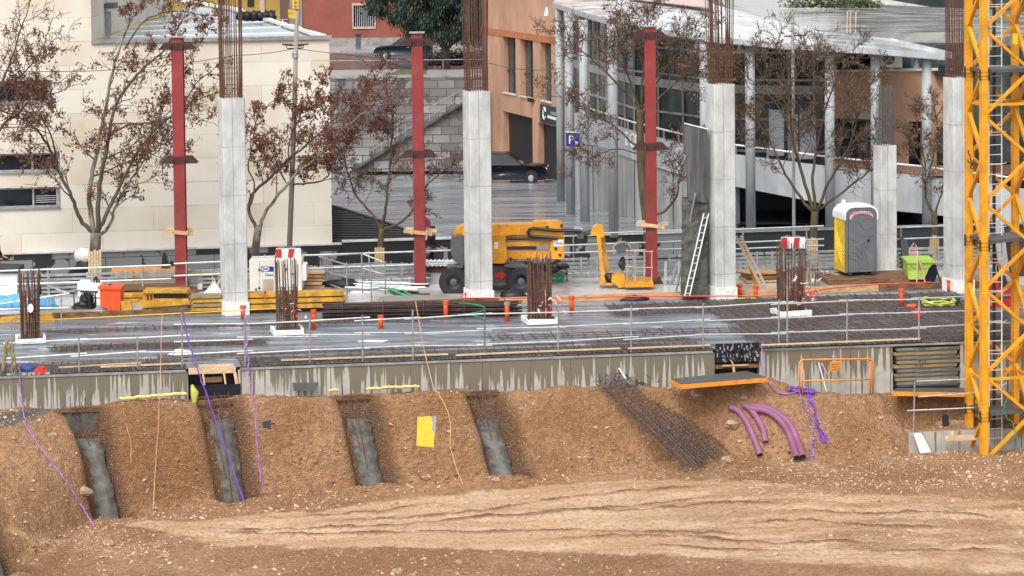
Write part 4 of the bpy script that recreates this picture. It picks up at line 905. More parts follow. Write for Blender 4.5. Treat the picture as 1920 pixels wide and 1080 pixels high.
# timber planks lying along the deck edge
for k, (a, b_, lb) in enumerate((((110, 689), (265, 680), 'first pale plank lying on the mesh at the left end'), ((188, 688), (345, 681), 'second pale plank overlapping the first at the left end'), ((527, 675), (840, 664), 'long pale plank on the mesh right of the timber gap'), ((855, 666), (1008, 659), 'pale plank on the mesh in front of the black bundle'),
                              ((1010, 659), (1163, 653), 'pale plank on the mesh below the dense starter bars'), ((1178, 653), (1331, 647), 'pale plank ending at the dark sheet'), ((1427, 647), (1725, 635), 'long pale plank on the mesh above the orange barrier'))):
    bd = B(); bd.bar(G(*a, .11), G(*b_, .11), .09, .035); solo(bd, 'toe_plank', lb, 'plank', 'pale_timber', 'pale planks along the deck edge')
# loose rails lying on the membrane as white battens
bd = B(); p = G(343, 663, .02); bd.blob(p, (.3, .14, .12), 10, 5, .3, 4); bd.blob(p+V((-.22, 0, -.03)), (.22, .1, .06), 8, 4, .3, 5)
solo(bd, 'white_sack', 'crumpled white sack lying on the deck beside the tall post', 'sack', 'white_paint', None, True)
bd = B(); p = G(52, 692, .06); bd.blob(p, (.2, .13, .12), 10, 6, .15, 6); solo(bd, 'blue_bag', 'blue tool bag at the left corner of the deck', 'bag', 'blue', None, True)
bd = B(); p = G(76, 696, .06); bd.box(p, (.34, .2, .1), .2, bev=.03); bd.box(p+V((.02, -.02, .09)), (.2, .12, .08), -.3, bev=.03); solo(bd, 'red_tool', 'red hand tool beside the blue bag', 'tool', 'tape_red')
bd = B()
for k in range(9): p = wp(wallx(18+k*9), random.uniform(-.1, 0), .0); bd.blob(p, (.09, .06, .06), 7, 4, .3, k)
solo(bd, 'clamp_heap', 'small heap of rusty clamps on the left wall top', 'clamps', 'concrete_dark')
bd = B(); p = wp(wallx(14), -.1, 0); bd.tube(sag([p+V((-.1, 0, 0)), p+V((0, 0, .9)), p+V((.15, -.05, .45)), p+V((.2, 0, .02))], 5, .05), [.055]*16, 6); solo(bd, 'brown_sack', 'folded brown sack hung on the railing at the left corner', 'sack', 'form_dirty', None, True)
# black bundle of bars on the deck
p0, p1 = G(612, 600, .0), G(975, 595, .0); rb = thing('bar_bundle', 'long dark bundle of reinforcement bars lying on the deck', 'rebar bundle', (p0+p1)/2)
ax = (p1-p0).normalized(); nn = V((-ax.y, ax.x, 0)); rnd = random.Random(5)
for k in range(98):
    a = rnd.uniform(0, 6.28); r = .27*math.sqrt(rnd.uniform(.35, 1)); o_ = nn*(r*math.cos(a)*1.3+.25)+V((0, 0, .26+r*math.sin(a)*.85)); bd = B(); L_ = (p1-p0).length
    s_ = rnd.uniform(-.15, .05); bd.tube([p0+o_+ax*s_, p0+o_+ax*(L_*.5)+V((0, 0, rnd.uniform(-.02, .02))), p0+o_+ax*(L_+rnd.uniform(-.5, .1))], .02, 5); bd.obj('bar', 'bundle', rb)
for k in range(5):
    bd = B(); c_ = p0+ax*(.5+k*1.25)+nn*.25+V((0, 0, .26)); bd.tube([c_+nn*(.37*math.cos(a))+V((0, 0, .28*math.sin(a))) for a in np.linspace(0, 2*math.pi, 15)], .012, 4); bd.obj('tie', 'rust', rb)
bd = B(); c_ = G(885, 600, .03); bd.tube([c_+V((.5*math.cos(a)*.8, .35*math.sin(a), .02*k)) for k, a in enumerate(np.linspace(0, 9, 26))], .02, 5); solo(bd, 'green_hose', 'green hose coiled beside the black bundle', 'hose', 'green_hose')
# orange cast-in stubs
for px, py, h, lb in ((588, 618, .60, 'orange pipe stub beside the bars before the generator, on the deck'), (714, 616, .40, 'orange pipe stub in front of the black bundle'), (836, 599, .58, 'orange pipe stub standing against the middle of the black bundle'), (951, 602, .58, 'orange stub with grey cap at the right end of the black bundle'),
                      (1072, 588, .55, 'orange pipe stub right of the dense starter bars'), (456, 598, .42, 'orange pipe stub at the foot of the left concrete column'), (1417, 560, .42, 'orange pipe stub right of the column by the ladder'), (1387, 556, .40, 'dark orange stub hard against the column by the ladder'), (1690, 574, .55, 'tall orange pipe stub on the brown mesh at right'), (1780, 548, .40, 'orange pipe stub at the foot of the column behind the crane'),
                      (876, 566, .3, 'orange stub left of the foot of the middle column'), (893, 567, .32, 'orange stub in front of the foot of the middle column'), (1292, 557, .30, 'orange stub at the foot of the ladder'), (1722, 600, .35, 'reddish stub on the brown mesh near the crane')):
    c_ = G(px, py, .0); t_ = thing('pipe_stub', lb, 'pipe stub', c_, 'orange pipe stubs cast in the deck')
    bd = B(); bd.tube([c_, c_+V((0, 0, h))], .075, 10, True); bd.obj('pipe', 'orange_plastic' if 'red' not in lb else 'tape_red', t_, True)
    bd = B(); bd.lathe(c_+V((0, 0, h-.1)), [(.076, 0), (.092, .01), (.092, .1), (.07, .101)], 10); bd.obj('socket', 'orange_plastic' if 'grey' not in lb else 'galv', t_)
bd = B(); c_ = G(1700, 578, 0); bd.tube([c_+V((0, 0, .06)), c_+V((.28, 0, .06))], .07, 8); solo(bd, 'pipe_elbow', 'short orange pipe lying at the foot of the tall right stub', 'pipe', 'orange_plastic')
# tapes and edge boards along the back of the deck
rope([G(24, 604, .55)+V((0, .1, 0)), G(470, 581, .55), G(560, 577, .5)], .016, 'yellow_tape', 'yellow line stretched along the back edge at left', 'tape', 'tape_yellow', None, .003)
rope([G(860, 559, .2), G(1040, 559, .32), G(1180, 556, .32), G(1400, 555, .3), G(1480, 553, .34)], .02, 'red_tape', 'red tape stretched along the back edge in front of the lift basket', 'tape', 'tape_red', None, .006)
rope([G(1490, 553, .3), G(1560, 540, .3), G(1650, 533, .3), G(1745, 529, .3)], .02, 'red_tape', 'red tape stretched back towards the green skip', 'tape', 'tape_red', None, .006)
xs = np.linspace(-17, 16, 9)
lbs = ['leftmost of the edge boards, with yellow board in front', 'edge board behind the orange tank', 'edge board ending at the left concrete column', 'edge board behind the starter bars and generator', 'edge board behind the black bundle', 'edge board in front of the lift wheels', 'edge board in front of the lift basket and ladder', 'edge board in front of the green skip']
for k in range(8):
    bd = B(); a, b_ = BL(xs[k]), BL(xs[k+1]-.02); bd.bar(a+V((0, -.01, .10)), b_+V((0, -.01, .10)), .06, .2); solo(bd, 'edge_board', 'timber '+lbs[k] if not lbs[k].startswith('left') else lbs[k], 'board', 'brown_timber' if k < 4 or k == 7 else 'timber', 'boards along the back edge of the deck')
bd = B(); p = G(1190, 562, .02); bd.blob(p, (.5, .2, .14), 10, 5, .3, 9); solo(bd, 'black_sheet', 'crumpled black plastic at the back edge below the basket', 'plastic sheet', 'black', None, True)
bd = B(); p = G(962, 556, .12); bd.blob(p, (.42, .3, .26), 10, 6, .2, 19); solo(bd, 'black_bag', 'black bin bag lying by the front wheel of the boom lift', 'bag', 'black', None, True)
bd = B(); bd.prism([G(1375, 562, .02), G(1420, 561, .02), G(1418, 559, .02), G(1378, 559, .02)], (0, 0, .02)); solo(bd, 'green_board', 'thin bright green board at the foot of the column by the ladder', 'board', 'lime')
for k, (px, py, w) in enumerate(((702, 638, .5), (1010, 618, .5), (1350, 610, .2), (1075, 600, .25), (238, 615, .1))):
    pass
bd = B(); p = G(700, 641, .015); bd.prism([p+V((-.45, 0, 0)), p+V((.3, -.12, 0)), p+V((.45, .1, 0)), p+V((-.2, .18, 0))], (0, 0, .03)); solo(bd, 'white_foam', 'flat white foam piece lying on the deck before the black bundle', 'foam', 'white_paint')
# far left: yellow panels on edge
bd = B(); y = BL(-15).y-.35; bd.extr([(0, 596), (96, 588), (104, 606), (92, 612), (0, 614)], y, .25); solo(bd, 'yellow_formwork', 'worn yellow formwork board at the back left corner of the deck', 'formwork', 'form_yellow')
bd = B(); c_ = G(1790, 572, .05)
for k in range(3): bd.tube(sag([c_+V((-.5+.5*math.cos(a+k)*1.0, .45*math.sin(a+k), .06+.05*math.sin(3*a)+.04*k)) for a in np.linspace(0, 6.0, 14)], 2, .03), .035, 6)
solo(bd, 'hose_heap', 'heap of yellow and dark hoses on the deck beside the crane', 'hose', 'yellow_green', None, True)
bd = B(); c_ = G(1765, 570, .03)
for k in range(3): bd.tube(sag([c_+V((.45*math.cos(a+k)*1.2, .4*math.sin(a+k), .05+.05*k)) for a in np.linspace(0, 6.0, 12)], 2, .04), .035, 6)
solo(bd, 'hose_heap', 'dark hose coil left of the yellow hoses by the crane', 'hose', 'dark', None, True)
# ================================================================ YARD: barrier, stacks, machines, toilet, ladders
def bp(x, dy=0, z=ZY): return V((x, YB(x)+dy, z))
dB = (bp(1)-bp(0)).normalized(); nB = V((-dB.y, dB.x, 0))
xs = np.linspace(-18.5, 17.5, 13)
names = ['at the far left behind the white cabinet', 'behind the planked tree at left', 'behind the plank stack and left red column', 'behind the left concrete column', 'behind the cream generator', 'behind the scaffold tubes', 'behind the rear lift wheel', 'behind the middle of the boom lift', 'between the lift and its basket', 'behind the ladder and dark pillar', 'left of the portable toilet', 'behind the green skip']
for k in range(12):
    a, b_ = bp(xs[k]+.03), bp(xs[k+1]-.03)
    t_ = thing('steel_barrier', 'grey ribbed steel barrier '+names[k], 'barrier', (a+b_)/2, 'steel barriers along the street')
    for j in range(5):
        bd = B(); z = .10+.135*j; pr = [(0, -.045), (-.05, -.03), (-.05, .03), (0, .045), (.02, .045), (.02, -.045)]
        A_, B2 = a+V((0, 0, z)), b_+V((0, 0, z)); n_ = len(pr); vs = [A_+nB*p+V((0, 0, q)) for p, q in pr]+[B2+nB*p+V((0, 0, q)) for p, q in pr]
        bd.add(vs, [tuple(range(n_)), tuple(range(2*n_-1, n_-1, -1))]+[(i, (i+1) % n_, (i+1) % n_+n_, i+n_) for i in range(n_)]); bd.obj('beam', 'galv', t_)
    for u in (.08, .5, .92):
        bd = B(); p = a.lerp(b_, u); bd.bar(p-nB*.065, p-nB*.065+V((0, 0, .72)), .07, .03); bd.obj('post', 'galv', t_)
def hrail(xa, xb, zs_, lb, dy, posts=True, m='steel_rail', step=2.6):
    t_ = thing('hand_rail', lb, 'railing', bp(xa, dy))
    for z in zs_:
        bd = B(); x = xa
        bd.tube([bp(xa, dy, ZY+z), bp(xb, dy, ZY+z+.03)], .032, 6); bd.obj('rail', m, t_)
    x = xa+.4
    while posts and x < xb:
        bd = B(); bd.tube([bp(x, dy), bp(x, dy, ZY+max(zs_)+.08)], .028, 6); bd.obj('post', 'galv', t_); x += step
hrail(-18.5, -11.2, (.95, .50), 'tube hand rail before the black plinth at left', -.9, step=3.0)
hrail(-11.1, -9.2, (1.02, .62), 'short tube hand rail right of the left red column', -.9, step=1.3)
hrail(-8.6, -1.6, (1.12, .68), 'tube hand rail above the cream generator and scaffold tubes', -.6, step=3.4)
hrail(1.6, 6.1, (1.45, 1.08, .82), 'pale tube hand rail behind the lift basket', .3, step=4.2)
hrail(7.4, 10.6, (1.45, 1.0, .78), 'pale tube hand rail left of the portable toilet', .3, step=2.2)
hrail(12.9, 17.4, (1.35, .95), 'pale tube hand rail behind the green skip', .3, step=3)
# planks and beams
YG = lambda px, py: G(px, py, ZY).y
def stack(nm, lbf, cat, m, group, px0, px1, y_top, y_bot, Y, n, dep=.5, jit=.08, slope=0):
    z1, z0 = P(px0, y_top, Y).z, P(px0, y_bot, Y).z; h = (z1-z0)/n; x0_, x1_ = P(px0, y_bot, Y).x, P(px1, y_bot, Y).x
    for k in range(n):
        bd = B(); j = random.uniform(-jit, jit); j2 = random.uniform(-jit, jit)
        bd.box(((x0_+x1_)/2+j, Y+random.uniform(-.04, .04), z0+h*(k+.5)), (x1_-x0_+j2, dep, h*.74), R(8)*.6, 0, slope); pos = 'topmost' if k == n-1 else ('lowest' if k == 0 else ordn[k])
        solo(bd, nm, lbf % pos, cat, m[k % len(m)], group)
stack('timber_board', 'orange timber board, %s in the stack behind the left red column', 'board', ['orange_timber', 'timber', 'orange_timber'], 'orange boards stacked by the left red column', 210, 352, 504, 535, 88.2, 6, .9, .12)
stack('old_plank', 'dark weathered plank, %s in the pile under the orange boards', 'plank', ['brown_timber'], 'dark planks under the orange boards', 222, 360, 535, 558, 86.5, 3, .9, .2)
stack('timber_board', 'orange timber board, %s in the stack left of the first column', 'board', ['orange_timber', 'timber'], 'orange boards stacked left of the first column', 379, 430, 507, 548, 88.0, 6, .8, .08)
stack('timber_board', 'light timber board, %s in the stack right of the cream generator', 'board', ['timber', 'orange_timber', 'pale_timber'], 'light boards stacked right of the generator', 560, 606, 505, 546, 88.0, 6, .8, .05)
stack('yellow_beam', 'yellow formwork beam, %s in the stack before the generator', 'beam', ['form_yellow'], 'yellow beams stacked before the generator', 462, 648, 546, 578, YG(550, 577), 3, .5, .05)
stack('yellow_beam', 'yellow formwork beam, %s in the stack left of the first column', 'beam', ['form_yellow', 'form_dirty'], 'yellow beams left of the first column', 360, 418, 551, 582, YG(390, 580), 4, .5, .05)
stack('yellow_beam', 'yellow beam, %s of the pair behind the orange tank', 'beam', ['form_yellow'], 'yellow beams behind the orange tank', 226, 352, 549, 565, YG(290, 564), 2, .4, .1)
bd = B(); bd.tube([P(497, 546, YG(550, 577)-.28), P(496, 579, YG(550, 577)-.28)], .045, 6); solo(bd, 'red_strap', 'red strap round the yellow beams before the generator', 'strap', 'red')
# yellow trestle forms
YT_ = YG(310, 581)+.1
tr = thing('yellow_trestle', 'yellow steel trestle box with dark opening beside the orange tank', 'trestle', P(310, 580, YT_))
bd = B(); bd.extr([(268, 546), (350, 546), (352, 550), (266, 550)], YT_, .8); bd.obj('top_frame', 'form_yellow', tr)
bd = B(); bd.extr([(268, 550), (288, 550), (288, 566), (268, 566)], YT_+.1, .7); bd.obj('side_frame', 'form_yellow', tr)
bd = B(); bd.extr([(288, 551), (350, 551), (350, 560), (288, 560)], YT_+.15, .6); bd.obj('dark_opening', 'black', tr)
bd = B(); bd.extr([(284, 560), (353, 560), (354, 566), (284, 566)], YT_+.08, .7); bd.obj('lower_frame', 'form_yellow', tr)
bd = B(); bd.extr([(262, 566), (356, 566), (356, 571), (272, 577), (262, 573)], YT_-.1, .9); bd.obj('ledge', 'form_yellow', tr)
bd = B(); bd.extr([(272, 574), (352, 571), (352, 580), (280, 580)], YT_, .8); bd.obj('base_beam', 'form_dirty', tr)
for px in (275, 282): 
    bd = B(); bd.extr([(px, 553), (px+3, 553), (px+3, 562), (px, 562)], YT_+.07, .03); bd.obj('slot', 'dark_red', tr)
bd = B(); bd.extr([(226, 566), (245, 564), (248, 582), (228, 582)], YG(236, 583), .12); solo(bd, 'yellow_plate', 'yellow board leaning right of the orange tank', 'board', 'form_yellow')
# orange tank with frame, engine and saw discs
ot = thing('orange_tank', 'bright orange square tank beside a black engine', 'tank', P(204, 582, YG(204, 583)))
bd = B(); bd.extr([(187, 541), (226, 541), (225, 582), (205, 582), (188, 572)], YG(204, 583), .8); bd.obj('body', 'orange_plastic', ot)
bd = B(); bd.extr([(183, 538), (228, 539), (227, 543), (184, 543)], YG(204, 583)-.05, .9); bd.obj('lid', 'orange_plastic', ot)
bd = B(); bd.lathe(P(206, 537, YG(204, 583)+.4), [(.06, 0), (.06, .06), (.03, .08)], 10); bd.obj('filler_cap', 'dark', ot)
en = thing('engine_set', 'black engine in a bent tube frame left of the orange tank', 'engine', P(160, 585, 83.6))
bd = B(); bd.blob(P(158, 575, 83.7), (.36, .3, .2), 10, 6, .25, 3); bd.blob(P(163, 562, 83.7), (.2, .2, .25), 9, 6, .25, 4); bd.obj('engine_block', 'black', en)
for k, q in enumerate(([(140, 585), (138, 548), (144, 545), (163, 546), (167, 552), (168, 585)], [(151, 582), (152, 553), (157, 549), (172, 549), (178, 556), (178, 584)], [(180, 582), (179, 548), (184, 545)])):
    bd = B(); bd.tube([P(x, y, 83.45+.1*k) for x, y in q], .022, 6); bd.obj('tube_frame', 'dark', en)
bd = B(); bd.lathe(P(193, 588, 83.3), [(.02, 0), (.30, .0), (.30, .03), (.02, .03)], 20, 'Y'); solo(bd, 'saw_disc', 'grey round disc leaning in front of the orange tank', 'disc', 'concrete_dark')
cp = thing('white_machine', 'white machine body with black parts behind the orange tank', 'machine', P(165, 560, 85.9))
bd = B(); bd.extr([(145, 530), (190, 532), (192, 558), (146, 556)], 85.8, .8); bd.obj('housing', 'white_paint', cp)
bd = B(); bd.extr([(150, 545), (183, 546), (183, 549), (150, 548)], 85.76, .05); bd.obj('grille_slot', 'dark', cp)
for k in range(8):
    bd = B(); x = random.uniform(168, 188); bd.tube([P(x, 532, 86), P(x+random.uniform(-5, 5), 520+random.uniform(-4, 4), 86)], .03, 5); bd.obj('lever', 'galv' if k % 2 else 'dark', cp)
# blue tarp, white cabinet, red things at far left
bd = B(); bd.tube(sag([P(-10, 573, 83.7), P(30, 570, 83.7), P(75, 572, 83.7), P(112, 578, 83.7)], 6, .06), [.28]*6+[.32]*6+[.28]*4+[.2, .1, .04], 10); solo(bd, 'blue_tarp', 'blue tarpaulin bundle lying at the far left', 'tarp', 'blue_tarp', None, True)
wc = thing('white_cabinet', 'white site cabinet with dark lid at the far left', 'cabinet', P(12, 560, 86.6))
bd = B(); bd.extr([(-40, 513), (32, 513), (32, 557), (-40, 557)], 86.4, 1.0); bd.obj('body', 'white_paint', wc)
bd = B(); bd.extr([(-42, 503), (33, 504), (33, 512.5), (-42, 512.5)], 86.3, 1.2); bd.obj('lid', 'dark', wc)
bd = B()
for k in range(2): bd.blob(P(80+35*k, 547, 87.2), (.42, .35, .22), 10, 6, .25, 7+k)
solo(bd, 'red_cover', 'dark red crumpled cover behind the left starter bars', 'cover', 'dark_red', None, True)
rk = thing('pipe_rack', 'stacked pale tubes and sheets behind the blue tarpaulin', 'tube stack', P(130, 550, 87))
for k in range(7):
    bd = B(); a = P(112+random.uniform(-5, 14), 535+k*4.5, 86.8+.05*k); bd.tube([a, a+V((1.1, .5, random.uniform(-.05, .1)))], .03, 6); bd.obj('tube', 'steel_rail', rk)
bd = B(); bd.tube([P(84, 528, 86), P(96, 538, 86), P(124, 549, 86)], .03, 6); solo(bd, 'bent_tube', 'bent pale tube poking up behind the starter bars at left', 'tube', 'steel_rail')
bd = B(); bd.prism([P(305, 475, 88.2), P(310, 474, 88.2), P(317, 502, 88.2), P(302, 502, 88.2)], (0, .2, 0)); solo(bd, 'black_hood', 'black pointed hood sitting on the hand rail above the boards', 'hood', 'black')
ws = thing('white_bag', 'white pointed big bag between the board stack and first column', 'bag', P(398, 550, 86.9))
bd = B(); vs = [P(381, 551, 86.5), P(418, 549, 86.5), P(418, 549, 87.2), P(381, 551, 87.2), P(401, 527, 86.9)]; bd.add(vs, [(0, 1, 4), (1, 2, 4), (2, 3, 4), (3, 0, 4), (0, 3, 2, 1)]); bd.obj('sack', 'white_paint', ws)
for q in ([(399, 532), (398, 517), (404, 529)], [(406, 538), (412, 525), (417, 520)]):
    bd = B(); bd.tube([P(x, y, 86.8) for x, y in q], .02, 5); bd.obj('loop', 'white_paint', ws)
bd = B(); bd.extr([(370, 533), (379, 533), (379, 543), (370, 543)], 87.2, .2); solo(bd, 'white_pail', 'small white pail right of the left red column', 'pail', 'white_paint')
bd = B(); bd.extr([(358, 510), (381, 510), (381, 515), (358, 515)], 88.2, .3); solo(bd, 'yellow_case', 'small yellow case beside the orange boards', 'case', 'yellow_board')
# cream generator with red white beacon board
gn = thing('generator', 'cream generator cabinet with blue oval badge behind the starter bars', 'generator', P(515, 546, 86.8))
bd = B(); bd.extr([(467, 489), (565, 487), (566, 544), (469, 547)], 86.4, 1.1); bd.obj('cabinet', 'cream_paint', gn)
bd = B(); bd.extr([(566, 496), (574, 497), (574, 526), (566, 526)], 86.45, .7); bd.obj('side_box', 'white_paint', gn)
bd = B(); bd.extr([(493, 525), (513, 525), (513, 545), (493, 545)], 86.385, .01); bd.obj('panel_door', 'cream_grey' if 0 else 'surround', gn)
bd = B(); bd.extr([(490, 500), (513, 500), (513, 509), (490, 509)], 86.38, .015); bg_ = bd.obj('badge', 'sign_blue', gn)
bd = B(); c_ = P(498, 504.5, 86.37); bd.add([c_+V((.13*math.cos(a), 0, .07*math.sin(a))) for a in np.linspace(0, 6.283, 19)[:-1]], [tuple(range(18))]); bd.obj('badge_oval', 'white_paint', bg_)
bd = B(); c_ = P(498, 504.5, 86.365); bd.box(c_, (.18, .004, .035)); bd.obj('badge_bar', 'sign_blue', bg_)
bd = B(); bd.extr([(496, 510), (513, 510), (513, 523), (496, 523)], 86.38, .012); lb_ = bd.obj('label_plate', 'white_paint', gn)
text('Obaa', .13, 'lettering', 'dark', lb_, P(504.5, 515.5, 86.37), (1, 0, 0), (0, 0, 1), .003)
for px, py in ((486, 506), (486, 540), (536, 505), (549, 514), (480, 543)):
    bd = B(); c_ = P(px, py, 86.36); bd.lathe(c_, [(.035, 0), (.035, .03)], 8, 'Y'); bd.obj('latch', 'dark', gn)
bd = B(); bd.extr([(486, 490), (487, 490), (487, 545), (486, 545)], 86.392, .008); bd.obj('door_gap', 'surround', gn)
def beacon(px0, px1, y0, y1, Y, lb):
    t_ = thing('striped_barrier', lb, 'barrier board', P((px0+px1)/2, y1, Y)); n_ = 4; w = (px1-px0)/n_
    bd = B(); bd.extr([(px0+2, y0), (px1-2, y0), (px1, y1), (px0, y1)], Y, .25); bd.obj('board', 'white_paint', t_)
    for k in (0, 2):
        bd = B(); a = px0+k*w; lean = -w*.3 if k else w*.1; bd.extr([(a+1.5, y0), (a+w, y0), (a+w+lean, y1-.5), (a+1+lean*.6, y1-.5)], Y-.012, .01); bd.obj('red_stripe', 'red', t_)
    for u in (.25, .65):
        bd = B(); c_ = P(px0+(px1-px0)*u, y0, Y+.12); bd.tube([c_+V((.12*math.cos(a), 0, .07*math.sin(a))) for a in np.linspace(0, math.pi, 7)], .015, 5); bd.obj('handle', 'galv', t_)
beacon(515, 565, 467, 487, 87.0, 'red and white striped plastic board standing on the cream generator')
beacon(1464, 1512, 446, 466, 90.0, 'red and white striped board behind the taped starter bars')
bd = B(); bd.tube([P(1470, 466, 90.1), P(1470, 520, 90.1)], .03, 6); bd.tube([P(1506, 466, 90.1), P(1506, 520, 90.1)], .03, 6); solo(bd, 'board_stand', 'pair of tube legs under the right striped board', 'stand', 'galv')
# scaffold stair railing and tube heap
sc_ = thing('tube_scaffold', 'grey scaffold tube frame with sloping rails right of the generator', 'scaffold', P(680, 560, 87))
for (a, b_, ya, yb2) in (((601, 476), (601, 545), 88.4, 88.4), ((678, 476), (680, 560), 86.4, 86.4), ((650, 492), (651, 572), 84.3, 84.3), ((695, 498), (697, 572), 84.3, 84.3), ((722, 492), (723, 565), 86, 86), ((622, 492), (623, 542), 88.4, 88.4), ((733, 490), (734, 540), 88.6, 88.6),
                         ((598, 481), (682, 475), 88.4, 86.4), ((598, 481), (652, 497), 88.4, 84.3), ((680, 476), (725, 494), 86.4, 86), ((650, 496), (725, 492), 84.3, 86), ((601, 506), (652, 520), 88.4, 84.3), ((680, 503), (725, 516), 86.4, 86), ((601, 512), (660, 508), 88.4, 86.4), ((650, 520), (725, 514), 84.3, 86), ((612, 531), (652, 545), 88.4, 84.3), ((650, 545), (725, 540), 84.3, 86), ((680, 528), (725, 541), 86.4, 86)):
    bd = B(); bd.tube([P(*a, ya), P(*b_, yb2)], .026, 6); bd.obj('tube', 'galv', sc_)
hp = thing('tube_heap', 'heap of pale scaffold tubes lying between the scaffold frame and red column', 'tubes', P(720, 560, 87))
for k in range(20):
    y = 534+k*1.9+random.uniform(-2, 2); bd = B(); bd.tube([P(648+random.uniform(-5, 30), y-3+random.uniform(-3, 3), 87.6-k*.12), P(770+random.uniform(-20, 40), y+random.uniform(-5, 3), 87.5-k*.12)], .026, 6); bd.obj('tube', 'steel_rail' if k % 4 else 'galv', hp)
bd = B()
for k in range(14): a = P(724+random.uniform(0, 10), 538+random.uniform(0, 8), 86+random.uniform(-.2, .2)); bd.tube([a, a.lerp(P(785, 562, 85.6), .5)+V((0, 0, random.uniform(-.1, .1))), P(770+random.uniform(-6, 22), 556+random.uniform(-4, 7), 85.7)], .022, 5)
solo(bd, 'green_hose', 'bundle of green hoses over the tube heap', 'hose', 'green_hose')
bd = B()
for k in range(8): a = P(735+5*k, 548+random.uniform(-4, 6), 85.9); bd.tube([a, a+V((.8, -.1, random.uniform(-.2, .02)))], .022, 5)
solo(bd, 'dark_tubes', 'dark tubes lying under the green hoses', 'tubes', 'dark_red')
bd = B(); bd.blob(P(640, 532, 87.9), (.55, .4, .16), 10, 5, .3, 44); solo(bd, 'black_tarp', 'black crumpled sheet behind the scaffold frame', 'plastic sheet', 'dark', None, True)
# low shed behind the lift wheels
ls = thing('low_shed', 'low brown shed with white corrugated roof behind the rear lift wheel', 'shed', P(825, 530, 88.6))
bd = B(); x0_, x1_ = P(797, 500, 88.3).x, P(862, 500, 88.3).x; zt_ = P(800, 487, 89.2).z; zl = P(800, 499, 88.2).z; N = 40; vs = []
for k in range(N+1):
    x = x0_+(x1_-x0_)*k/N; dz = .02*math.sin(k*1.3); vs += [V((x, 88.2, zl+dz)), V((x, 89.2, zt_+dz))]
bd.add(vs, [(2*k, 2*k+2, 2*k+3, 2*k+1) for k in range(N)]); bd.obj('roof', 'white_paint', ls)
bd = B(); bd.extr([(800, 500), (860, 500), (860, 511), (800, 511)], 88.3, .8); bd.obj('side', 'dark_red', ls)
bd = B(); bd.extr([(808, 511), (860, 511), (860, 532), (808, 532)], 88.35, .7); bd.obj('base', 'parapet', ls)
# ---------------------------------------------------------------- boom lift
LY = 86.15
bl = thing('boom_lift', 'large yellow boom lift with grey counterweight and red arrow on its chassis', 'boom lift', P(930, 553, LY+1))
def wheel(px, py, Y, r, lb=None):
    c_ = P(px, py, Y); bd = B(); n_ = 28; pr = [(r*.55, -.17), (r*.93, -.17), (r, -.12), (r, .12), (r*.93, .17), (r*.55, .17)]
    bd.lathe(c_, pr, n_, 'Y', False)
    for k in range(n_):
        a = 6.283*k/n_; 
        for s_ in (-1, 1):
            q = c_+V((r*1.0*math.cos(a+.08*s_), .085*s_, r*1.0*math.sin(a+.08*s_))); bd.box(q, (.07, .15, .06), 0, 0, -a)
    ty = bd.obj('tyre', 'rubber', bl); bd = B(); bd.lathe(c_, [(.05, -.12), (r*.3, -.13), (r*.56, -.165), (r*.58, -.1), (r*.58, .1), (.05, .1)], 20, 'Y'); rm = bd.obj('rim', 'navy_black', ty)
    bd = B(); bd.lathe(c_, [(.05, -.19), (.11, -.17), (.13, -.11)], 12, 'Y'); bd.obj('hub', 'lift_grey', ty)
wheel(851, 528, LY, .45); wheel(977, 527, LY, .44); wheel(872, 519, LY+2.1, .45); wheel(990, 517, LY+2.1, .45)
def ex(nm, pts, y0, th, m, par=None):
    bd = B(); bd.extr(pts, LY+y0, th); return bd.obj(nm, m, par or bl)
ch_ = ex('chassis', [(858, 499), (962, 498), (985, 505), (985, 512), (960, 516), (956, 530), (875, 530), (872, 514), (858, 508)], .25, 1.6, 'lift_grey')
ex('fender', [(945, 497), (982, 497), (992, 503), (992, 506), (945, 500)], -.05, .5, 'lift_grey'); ex('fender', [(838, 500), (868, 498), (868, 502), (838, 504)], -.05, .5, 'lift_grey')
ex('arrow', [(928, 511), (938, 511), (938, 506), (949, 516), (938, 526), (938, 521), (928, 521)], .2, .03, 'red')
ex('counterweight', [(848, 446), (856, 443), (900, 443), (902, 497), (862, 496), (850, 488), (845, 470), (845, 452)], .2, 1.7, 'lift_grey')
hd = ex('engine_hood', [(884, 443), (943, 441), (948, 447), (951, 488), (945, 494), (905, 494), (886, 480)], .0, 2.0, 'lift_yellow')
ex('hood_decal', [(927, 454), (934, 454), (934, 466), (927, 466)], -.015, .01, 'white_paint', hd)
ex('boom_cap', [(850, 437), (856, 428), (868, 422), (874, 424), (874, 442), (852, 442)], .8, .5, 'lift_yellow')
ub = ex('upper_boom', [(866, 423), (998, 420), (1001, 416), (1046, 415), (1054, 418), (1058, 425), (1058, 447), (955, 447), (946, 450), (935, 458), (866, 458)], .55, .6, 'lift_yellow')
ex('boom_edge', [(926, 446), (960, 440), (1056, 444), (1056, 447), (960, 446), (928, 457)], .53, .02, 'brown_timber', ub)
el = ex('end_link', [(1034, 448), (1058, 448), (1058, 483), (1052, 486), (1034, 485), (1030, 470)], .5, .7, 'lift_yellow')
pl_ = ex('decal_plate', [(1038, 450), (1056, 450), (1056, 462), (1038, 462)], .485, .01, 'white_paint', el)
text('Obaa', .13, 'lettering', 'dark', pl_, P(1047, 456, LY+.48), (1, 0, 0), (0, 0, 1), .003)
ex('middle_boom', [(946, 454), (1034, 452), (1034, 461), (946, 462)], .6, .45, 'lift_yellow'); ex('lower_boom', [(946, 472), (1032, 471), (1032, 484), (946, 486)], .6, .45, 'lift_yellow')
